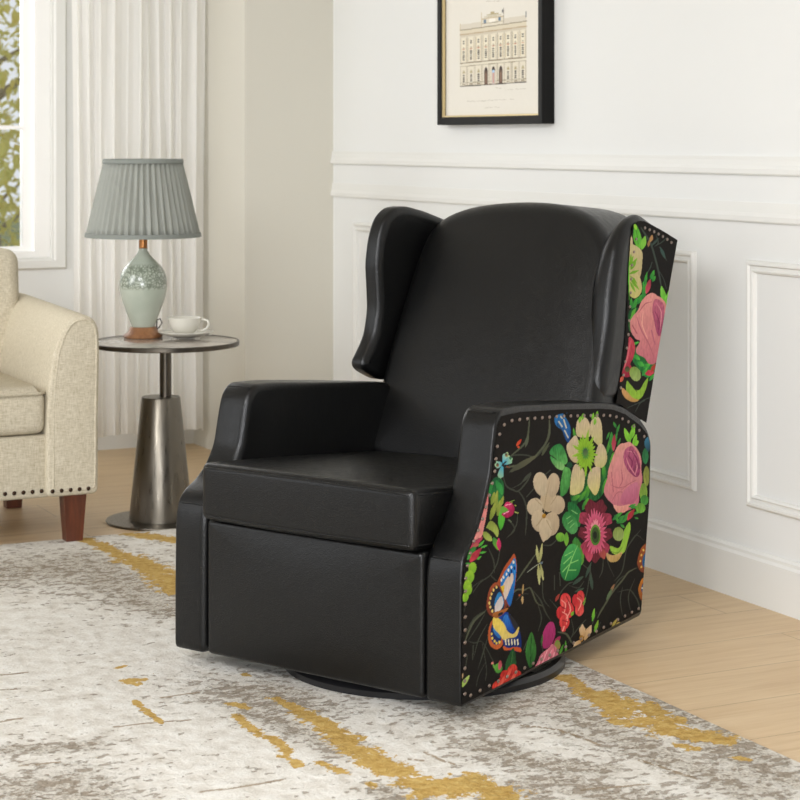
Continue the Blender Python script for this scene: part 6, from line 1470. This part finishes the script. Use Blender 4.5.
# ================================================================ BLACK FLORAL ARMCHAIR
chair = empty('wingback_recliner', (2.151, 4.205, .008), R(-63.4))
tag(chair, 'black leather wingback swivel armchair with floral print sides and nailhead trim', 'armchair')
UR = lambda v: .372 - .1157 * (v + .377)
UL = lambda v: -.464 + .04 * (v + .377)
dz = -.008     # drawn heights are above the floor; the chair's base stands on the rug
# --- arms
ARM = [(-.373, .043), (-.373, .189), (-.371, .315), (-.365, .350), (-.345, .378), (-.306, .412), (-.268, .467), (-.243, .515), (-.230, .577), (-.216, .632), (-.190, .658), (-.098, .655), (.106, .636), (.327, .612), (.397, .603), (.475, .583), (.567, .545), (.615, .512), (.640, .474), (.632, .329), (.577, .043)]
ARMF = [(-.370, .05), (-.370, .189), (-.367, .315), (-.359, .355), (-.333, .380), (-.296, .416), (-.262, .467), (-.236, .515), (-.224, .577), (-.210, .625), (-.190, .643), (-.098, .641), (.106, .622), (.327, .598), (.397, .588), (.475, .567), (.567, .528), (.612, .500), (.631, .469), (.624, .329), (.573, .054)]
Q = resample(ARM, .010, 2)
arm_th = .098
def armR(a, b, c):
    k = 1 - .02 * max(0, min(1, (b - .3) / .3)); return (UR(a) - c * k, a, b + dz)
def armL(a, b, c):
    k = 1 - .05 * max(0, min(1, (b - .3) / .3)); return (UL(a) + c * k, a, b + .038 * math.exp(-((b - .36) / .075) ** 2) + dz)
aR = slab('armrest', Q, armR, .006, .016, arm_th, M['leather'], chair, 0, 0)
aL = slab('armrest', Q, armL, .010, .018, arm_th, M['leather'], chair, 0, 0)
aR['label'] = 'black leather armrest faced with floral print cloth'
def seam(name, pts, parent, r=.0016): return MB().tube(pts, r, 6).build(name, M['leather'], parent, True)
# creases where the leather is folded at the arm's knee and top
def fold(U, s, a, b, par):
    w = arm_th * (1 - (.02 if s < 0 else .05) * max(0, min(1, (b - .3) / .3)))
    seam('seam', [(U(a) + s * (.010 + (w - .022) * k / 6), a + .004 * abs(k / 3 - 1) ** 3, b + .002 * math.sin(k * .5) + dz) for k in range(7)], par, .0013)
fold(UR, -1, -.3645, .352, aR); fold(UL, 1, -.3645, .389, aL); fold(UR, -1, -.2035, .650, aR); fold(UL, 1, -.2035, .650, aL)
armp = printed('floral_side_panel', np.array(ARMF) * 1000, lambda P: np.stack([.372 - .1157 * (P[:, 0] + .377) + .0012, P[:, 0], P[:, 1] + dz], 1), ARM_PRINT, (25, 22, 20), (2.3, 1.25), M['floral'], aR)
armp['label'] = 'black cloth side panel printed with roses, leaves and butterflies'
# nailheads: one mesh, copied
me = bpy.data.meshes.new('nailhead'); bm = bmesh.new(); bmesh.ops.create_uvsphere(bm, u_segments=12, v_segments=8, radius=1)
for v in bm.verts: v.co.x *= .55
bm.to_mesh(me); bm.free(); me.materials.append(M['nail'])
for p in me.polygons: p.use_smooth = True
def nails(pts, parent, mapf, r):
    for a, b in pts:
        o = bpy.data.objects.new('nailhead', me); COL.objects.link(o); o.parent = parent; o.location = mapf(a, b); o.scale = (r, r * 1.5, r); o.rotation_euler = (0, 0, R(6.6))
def along(poly, step_a, step_b):      # walk a polyline with an elliptical step (nails sit closer where the cloth turns down)
    out = [poly[0]]; acc = 0
    for (a0, b0), (a1, b1) in zip(poly[:-1], poly[1:]):
        k = 60
        for i in range(k):
            acc += math.hypot((a1 - a0) / k / step_a, (b1 - b0) / k / step_b)
            if acc >= 1: out.append((a0 + (a1 - a0) * (i + 1) / k, b0 + (b1 - b0) * (i + 1) / k)); acc = 0
    return out
fr = [(-.360, .072), (-.360, .189), (-.357, .315), (-.346, .352), (-.322, .388), (-.285, .424), (-.251, .475), (-.226, .520), (-.213, .577), (-.200, .608)]
tp = [(-.180, .622), (-.150, .627), (-.098, .624), (.106, .606), (.327, .582), (.397, .572), (.475, .552), (.567, .511), (.610, .480)]
bt = [(-.335, .063), (.3, .063), (.552, .066)]
npt = along(fr, .030, .0265) + along(tp, .037, .035) + along(bt, .040, .030)
nails(npt, aR, lambda a, b: (UR(a) + .003, a, b + dz), .0040)
# --- seat cushion
def cush(x, y, z):
    uu = (x + .04) / .31; return (x, y - .012 * (1 - uu * uu) * (1 if y < -.2 else 0), z + (.020 * (1 - uu ** 2) * max(0, 1 - ((y + .05) / .38) ** 2) if z > .44 else 0) - .085 * (y + .40) + dz)
bm = bmesh.new(); bmesh.ops.create_cube(bm, size=1)
sx0, sx1, sy0, sy1, sz0, sz1 = -.352, .270, -.402, .27, .366, .500
for v in bm.verts: v.co = Vector(((sx0 + sx1) / 2 + v.co.x * (sx1 - sx0), (sy0 + sy1) / 2 + v.co.y * (sy1 - sy0), (sz0 + sz1) / 2 + v.co.z * (sz1 - sz0)))
bmesh.ops.bevel(bm, geom=bm.edges[:], offset=.020, segments=5, profile=.55, affect='EDGES')
for ax, n in ((0, 14), (1, 14)):
    for k in range(1, n):
        co = [sx0, sy0][ax] + ([sx1, sy1][ax] - [sx0, sy0][ax]) * k / n; pn = Vector((1, 0, 0)) if ax == 0 else Vector((0, 1, 0)); pc = Vector((0, 0, 0)); pc[ax] = co
        bmesh.ops.bisect_plane(bm, geom=bm.verts[:] + bm.edges[:] + bm.faces[:], plane_co=pc, plane_no=pn)
for v in bm.verts: v.co = Vector(cush(*v.co))
me2 = bpy.data.meshes.new('seat_cushion'); bm.to_mesh(me2); bm.free()
for p in me2.polygons: p.use_smooth = True
seat = link('seat_cushion', me2, M['leather'], chair)
def rrect(z, g, k=20):
    P = []
    for i in range(k + 1): x = sx0 + .02 + (sx1 - sx0 - .04) * i / k; uu = (x + .04) / .31; P.append((x, sy0 - g - .012 * (1 - uu * uu), z + (.006 * (1 - uu * uu) if z > .44 else 0) + dz))
    P = [(sx0 - g, sy1 - .1, z - .045 + dz), (sx0 - g, sy0 + .02, z + dz), (sx0 + .006 - g * .7, sy0 + .006 - g * .7, z + dz)] + P + [(sx1 - .006 + g * .7, sy0 + .006 - g * .7, z + dz), (sx1 + g, sy0 + .02, z + dz), (sx1 + g, sy1 - .1, z - .045 + dz)]
    return P
MB().tube(rrect(.487, -.0012), .0023, 6).build('top_piping', M['leather'], seat, True); MB().tube(rrect(.378, -.0012), .0023, 6).build('bottom_piping', M['leather'], seat, True)
# --- footrest panel and body
Qf = resample([(-.358, .046), (.272, .046), (.272, .362), (-.358, .362)], .012, 1)
slab('footrest_panel', Qf, lambda a, b, c: (a, -.374 + c, b + dz), .012, .01, .07, M['leather'], chair, .012, 0)
MB().bevbox(-.40, .25, -.30, .50, .05 + dz, .34 + dz, .01).build('seat_frame', M['leather'], chair, True)
# --- back
AF = lambda b: .25 + .52 * (b - .47)       # front face of the reclined back
REC = math.atan(.50)
def backmap(a, b, c):      # a across, b height, c depth to the rear
    tz = (b - .47); v = .256 + .47 * tz; vr = v + c * (1 + .12 * tz)
    t = max(0, min(1, a / .22)); t = t * t * (3 - 2 * t); k = 1 + ((UR(vr) - .022) / .275 - 1) * t
    q = max(0, min(1, -a / .3)); q = q * q * (3 - 2 * q); h = max(0, min(1, (b - .85) / .2))
    return (a * k + .02 * c / .25 * q, vr, b - .022 * h * (c / .245) + dz)
BK = [(-.385, .42), (-.395, .70), (-.388, .90), (-.380, 1.000), (-.366, 1.040), (-.29, 1.068), (-.20, 1.084), (-.07, 1.091), (.05, 1.084), (.14, 1.062), (.205, 1.030), (.232, 1.008), (.250, .90), (.285, .70), (.295, .42)]
Qb = resample(BK, .02, 12)
back = slab('back_cushion', Qb, backmap, .040, .02, .245, M['leather'], chair, .022, 0, K=7, interior=9)
# --- wings
WR = [(.822, .992), (.735, 1.018), (.663, 1.038), (.620, 1.053), (.575, 1.062), (.530, 1.052), (.490, 1.026), (.455, .985), (.430, .915), (.412, .854), (.400, .790), (.380, .730), (.356, .672), (.346, .634), (.360, .610), (.45, .600), (.52, .562), (.612, .522), (.672, .665), (.748, .83)]
WFP = [(.819, .986), (.735, 1.010), (.663, 1.029), (.600, 1.044), (.560, 1.046), (.530, 1.036), (.513, 1.005), (.500, .93), (.492, .85), (.480, .76), (.455, .67), (.430, .612), (.427, .597), (.46, .590), (.53, .556), (.613, .526), (.672, .665), (.748, .83)]
def wingR(a, b, c):
    s = max(0, min(1, (a - .38) / .25)); hf = .28 + .62 * math.sqrt(max(0, min(1, (1.066 - b) / .17))); return (UR(a) - c * (1 + .35 * s) * hf - .004, a, b + dz)
Qw = resample(WR, .010, 3)
wR = slab('wing', Qw, wingR, .030, .038, .078, M['leather'], chair, 0, 0, K=7); wR['label'] = 'black leather wing faced with floral print cloth'
wp = printed('floral_wing_panel', np.array(WFP) * 1000, lambda P: np.stack([.372 - .1157 * (P[:, 0] + .377) - .0022, P[:, 0], P[:, 1] + dz], 1), WING_PRINT, (25, 22, 20), (2.3, 1.25), M['floral'], wR)
wt = [(.600, 1.026), (.663, 1.013), (.735, .994), (.792, .974)]
wf = [(.545, 1.000), (.520, .94), (.509, .85), (.496, .76), (.470, .67), (.448, .630)]
wn = along(wt, .029, .029)
wn2 = along(wf, .034, .034)
nails(wn + wn2, wR, lambda a, b: (UR(a) - .0005, a, b + dz), .0039)
WL = [(.80, .985), (.70, 1.008), (.60, 1.034), (.52, 1.058), (.45, 1.073), (.400, 1.070), (.362, 1.042), (.341, .990), (.330, .922), (.335, .855), (.338, .800), (.325, .735), (.298, .694), (.272, .664), (.285, .645), (.35, .615), (.42, .61), (.56, .56), (.62, .62), (.73, .83)]
def wingL(a, b, c):
    s = max(0, min(1, (a - .28) / .30)); o = -.450 + .03 * s; return (o + c * (.64 + .05 * s), a, b + dz)
wL = slab('wing', resample(WL, .010, 3), wingL, .020, .024, .080, M['leather'], chair, 0, 0, K=7)
# --- swivel base
sb = empty('swivel_base'); sb.parent = chair
mb = MB(); Rr = .322; n = 72; V = []; F = []
sec = [(-.018, .001), (-.018, .012), (-.010, .022), (.006, .024), (.014, .014), (.014, .001)]
for i in range(n):
    a = 2 * math.pi * i / n
    for d, z in sec: V.append(((Rr + d) * math.cos(a), (Rr + d) * math.sin(a), z))
k = len(sec); F = [(i * k + j, i * k + (j + 1) % k, ((i + 1) % n) * k + (j + 1) % k, ((i + 1) % n) * k + j) for i in range(n) for j in range(k)]
sharpen(mb.add(V, F).build('base_ring', M['black_metal'], sb, True))
MB().box(-.315, .315, -.022, .022, .005, .016).box(-.022, .022, -.315, .315, .005, .0165).build('cross_bar', M['black_metal'], sb)
sharpen(MB().lathe([(.09, .012), (.09, .030), (.075, .034), (.075, .046)], 32).build('swivel_plate', M['black_metal'], sb, True))

# ================================================================ CREAM ARMCHAIR AT LEFT
sofa = empty('linen_armchair', (1.45, 6.3, 0)); tag(sofa, 'cream linen armchair with rolled arm and brown wooden legs at the left edge', 'armchair')
SX, SY = 1.45, 6.3
def loc(o): o.data.transform(Matrix.Translation((-SX, -SY, 0))); return o
def sarm(x1, name, sgn):
    # outline in (x,z) of the front scroll, swept back in Y
    A = [(0, .153), (-.165, .153), (-.165, .40), (-.158, .50), (-.142, .60), (-.118, .665), (-.085, .704), (-.045, .712), (-.012, .697), (.002, .665), (.004, .60), (0, .40)]
    Q = resample([(x1 + sgn * a, b) for a, b in A], .014, 2)
    return slab(name, Q, lambda a, b, c: (a, 5.915 + c, b + (.02 * min(1, c / .4) if b > .45 else 0)), .012, .03, .76, M['linen'], sofa, .004, 0)
loc(sarm(1.893, 'armrest', 1)); loc(sarm(1.00, 'armrest', -1))
# piping round the front face of the visible arm
Q = resample([(1.893 + a, b) for a, b in [(-.012, .17), (-.143, .17), (-.143, .40), (-.138, .50), (-.126, .595), (-.106, .655), (-.08, .690), (-.045, .698), (-.018, .686), (-.008, .66), (-.006, .60), (-.010, .40)]], .014, 1)
loc(MB().tube([(a, 5.917, b) for a, b in Q], .0045, 6, True).build('arm_piping', M['linen'], sofa, True))
ap = MB().bevbox(1.13, 1.745, 5.935, 6.6, .150, .345, .012, 3); loc(ap.build('apron', M['linen'], sofa, True))
cu = MB().bevbox(1.15, 1.722, 5.925, 6.50, .348, .480, .030, 5, lambda x, y, z: (x + (.006 if x > 1.7 else 0), y - .01 * (1 if y < 6 else 0), z + (.018 if z > .47 and 1.2 < x < 1.7 else 0)))
so = loc(cu.build('seat_cushion', M['linen'], sofa, True))
loc(MB().tube([(1.16, 5.914, .474), (1.45, 5.911, .476), (1.70, 5.914, .474), (1.725, 5.935, .474), (1.727, 6.4, .474)], .005, 6).build('cushion_piping', M['linen'], so, True)).parent = so
loc(MB().bevbox(1.06, 1.812, 6.46, 6.70, .20, .885, .045, 5, lambda x, y, z: (x, y + (z - .4) * .10, z)).build('backrest', M['linen'], sofa, True))
def sleg(x, y, z0, lean):
    V = []; w0, w1 = .036, .026
    for z, w, s in ((.157, w0, 0), (z0, w1, 1)): V += [(x + dx * w + lean * s * .012, y + dy * w * .8, z) for dx, dy in ((-1, -1), (1, -1), (1, 1), (-1, 1))]
    return loc(MB().add(V, [(0, 1, 2, 3), (4, 5, 6, 7)] + [(i, (i + 1) % 4, 4 + (i + 1) % 4, 4 + i) for i in range(4)]).build('leg', M['mahogany'], sofa))
sleg(1.822, 5.955, .009, 0); sleg(1.815, 6.62, .001, 0); sleg(1.06, 5.955, .009, 0); sleg(1.06, 6.62, .001, 0)
me3 = bpy.data.meshes.new('nailhead'); bm = bmesh.new(); bmesh.ops.create_uvsphere(bm, u_segments=10, v_segments=6, radius=1); bm.to_mesh(me3); bm.free(); me3.materials.append(M['dark_nail'])
for p in me3.polygons: p.use_smooth = True
x = 1.86
while x > 1.01:
    o = bpy.data.objects.new('nailhead', me3); COL.objects.link(o); o.parent = sofa; fy = 5.914 if x > 1.725 or x < 1.15 else 5.934; o.location = (x - SX, fy - SY, .172); o.scale = (.0068, .0035, .0068); x -= .0285

# ================================================================ SIDE TABLE
TX, TY = 2.187, 6.171
table = empty('side_table', (TX, TY, 0)); tag(table, 'round bronze pedestal side table with tapered base and grey marble top', 'table')
sharpen(MB().lathe([(.178, .001), (.180, .004), (.178, .008), (.0, .009)], 64).build('base_plate', M['gunmetal'], table, True))
sharpen(MB().lathe([(.104, .009), (.104, .012), (.0635, .404), (.061, .408), (0, .408)], 64).build('tapered_column', M['gunmetal'], table, True))
px_ = .016
sharpen(MB().lathe([(.0195, .405), (.0195, .572)], 28, (px_, 0, 0)).build('pole', M['dark_gunmetal'], table, True))
sharpen(MB().lathe([(.235, .574), (.239, .577), (.241, .583), (.239, .589), (.236, .590), (0, .590)], 96, (px_, 0, 0)).build('table_top', M['stone'], table, True))
sharpen(MB().lathe([(.2405, .575), (.2425, .577), (.2425, .5885), (.2405, .5905), (.2365, .5905)], 96, (px_, 0, 0), None, False).build('rim', M['dark_gunmetal'], table, True))

# ================================================================ LAMP
LX, LY = 2.174, 6.311
TZ = .5905
lamp = empty('table_lamp', (LX, LY, TZ)); tag(lamp, 'table lamp with celadon ceramic body and grey pleated shade on the side table', 'lamp')
sharpen(MB().lathe([(.064, 0), (.066, .004), (.064, .009), (.052, .018), (.047, .027), (.043, .034), (.038, .036), (0, .036)], 48).build('wooden_base', M['lampwood'], lamp, True))
prof = [(.036, .049), (.039, .055), (.046, .075), (.059, .110), (.071, .145), (.0785, .180), (.0795, .205), (.075, .232), (.063, .256), (.046, .275), (.031, .290), (.021, .303), (.0145, .315), (.0135, .322), (0, .323)]
P2 = []
for i in range(len(prof) - 1):
    a = prof[max(0, i - 1)]; b = prof[i]; c = prof[i + 1]; d = prof[min(len(prof) - 1, i + 2)]
    for j in range(4):
        t = j / 4; P2.append(tuple(.5 * (2 * b[k] + (c[k] - a[k]) * t + (2 * a[k] - 5 * b[k] + 4 * c[k] - d[k]) * t * t + (3 * b[k] - a[k] - 3 * c[k] + d[k]) * t ** 3) for k in (0, 1)))
P2.append(prof[-1]); P2 = [(max(0, r_), (z - .05) * .97 + .034) for r_, z in P2]
MB().lathe(P2, 56).build('ceramic_body', M['celadon'], lamp, True)
sharpen(MB().lathe([(.0135, .297), (.015, .300), (.0145, .303), (.0145, .332), (.018, .336), (.018, .342), (.012, .344), (.012, .40), (0, .401)], 28).build('lamp_socket', M['brass'], lamp, True))
NP = 46
def pleat(a, j):
    t = (a * NP / (2 * math.pi)) % 1; return 1 - .075 * (1 - abs(2 * t - 1) ** 1.2)
zb, zt = .338, .592; rb, rt = .192, .131
sh = MB(); n = NP * 8; V = []; F = []
for j in range(7):
    t = j / 6; r_ = rb + (rt - rb) * t; z = zb + (zt - zb) * t
    for i in range(n): a = 2 * math.pi * i / n; V.append((r_ * pleat(a, j) * math.cos(a + .012 * math.sin(t * 6 + i)), r_ * pleat(a, j) * math.sin(a), z))
for j in range(6):
    for i in range(n): F.append((j * n + i, j * n + (i + 1) % n, (j + 1) * n + (i + 1) % n, (j + 1) * n + i))
shade = meshobj('lamp_shade', V, F, M['shade'], lamp); mo = shade.modifiers.new('thickness', 'SOLIDIFY'); mo.thickness = .0015
for nm, z, r_ in (('lower_trim', zb - .002, rb + .002), ('upper_trim', zt - .010, rt + .004)):
    sharpen(MB().lathe([(r_ - .006, z), (r_, z), (r_ + .0005, z + .002), (r_ - .002, z + .014), (r_ - .008, z + .014), (r_ - .006, z)], 90, caps=False).build(nm, M['shade_trim'], lamp, True))
mb = MB()
for k in range(3): a = k * 2.094 + .3; mb.tube([(.01 * math.cos(a), .01 * math.sin(a), .40), (.08 * math.cos(a), .08 * math.sin(a), .50), ((rt - .004) * math.cos(a), (rt - .004) * math.sin(a), zt - .006)], .0018, 6)
mb.build('shade_carrier', M['brass'], lamp, True)
MB().tube([(.05, .02, .018), (.062, .014, .03), (.068, .005, .045), (.060, .0, .060), (.052, .01, .055), (.058, .03, .030), (.070, .05, .006), (.085, .09, .004), (.09, .125, .004)], .0022, 8).build('cord', M['cord'], lamp, True)

# ================================================================ CUP AND SAUCER
CX, CY = 2.293, 6.225
sc = MB().lathe([(.030, .001), (.034, .003), (.050, .006), (.078, .014), (.0915, .021), (.0925, .0225), (.091, .0235), (.076, .0175), (.050, .009), (.034, .0072), (0, .0072)], 64).build('saucer', M['ceramic'], None, True)
sc.location = (CX, CY, TZ); tag(sc, 'off-white saucer under the cup on the side table', 'saucer')
cup = empty('teacup', (CX - .004, CY, TZ + .0085)); tag(cup, 'small off-white tea cup standing on the saucer beside the lamp', 'cup')
MB().lathe([(.024, 0), (.026, .003), (.025, .006), (.036, .012), (.047, .026), (.0525, .042), (.0555, .058), (.0560, .060), (.0540, .060), (.051, .043), (.045, .027), (.034, .014), (0, .010)], 56).build('cup_body', M['ceramic'], cup, True)
ha = R(-26.4)
hp = [(.052, .050), (.064, .054), (.076, .050), (.080, .038), (.074, .025), (.060, .017), (.043, .018)]
MB().tube([(p * math.cos(ha), p * math.sin(ha), q) for p, q in hp], .0042, 10).build('handle', M['ceramic'], cup, True)
MB().lathe([(.0505, .046), (0, .0462)], 40).build('tea', M['tea'], cup, True)
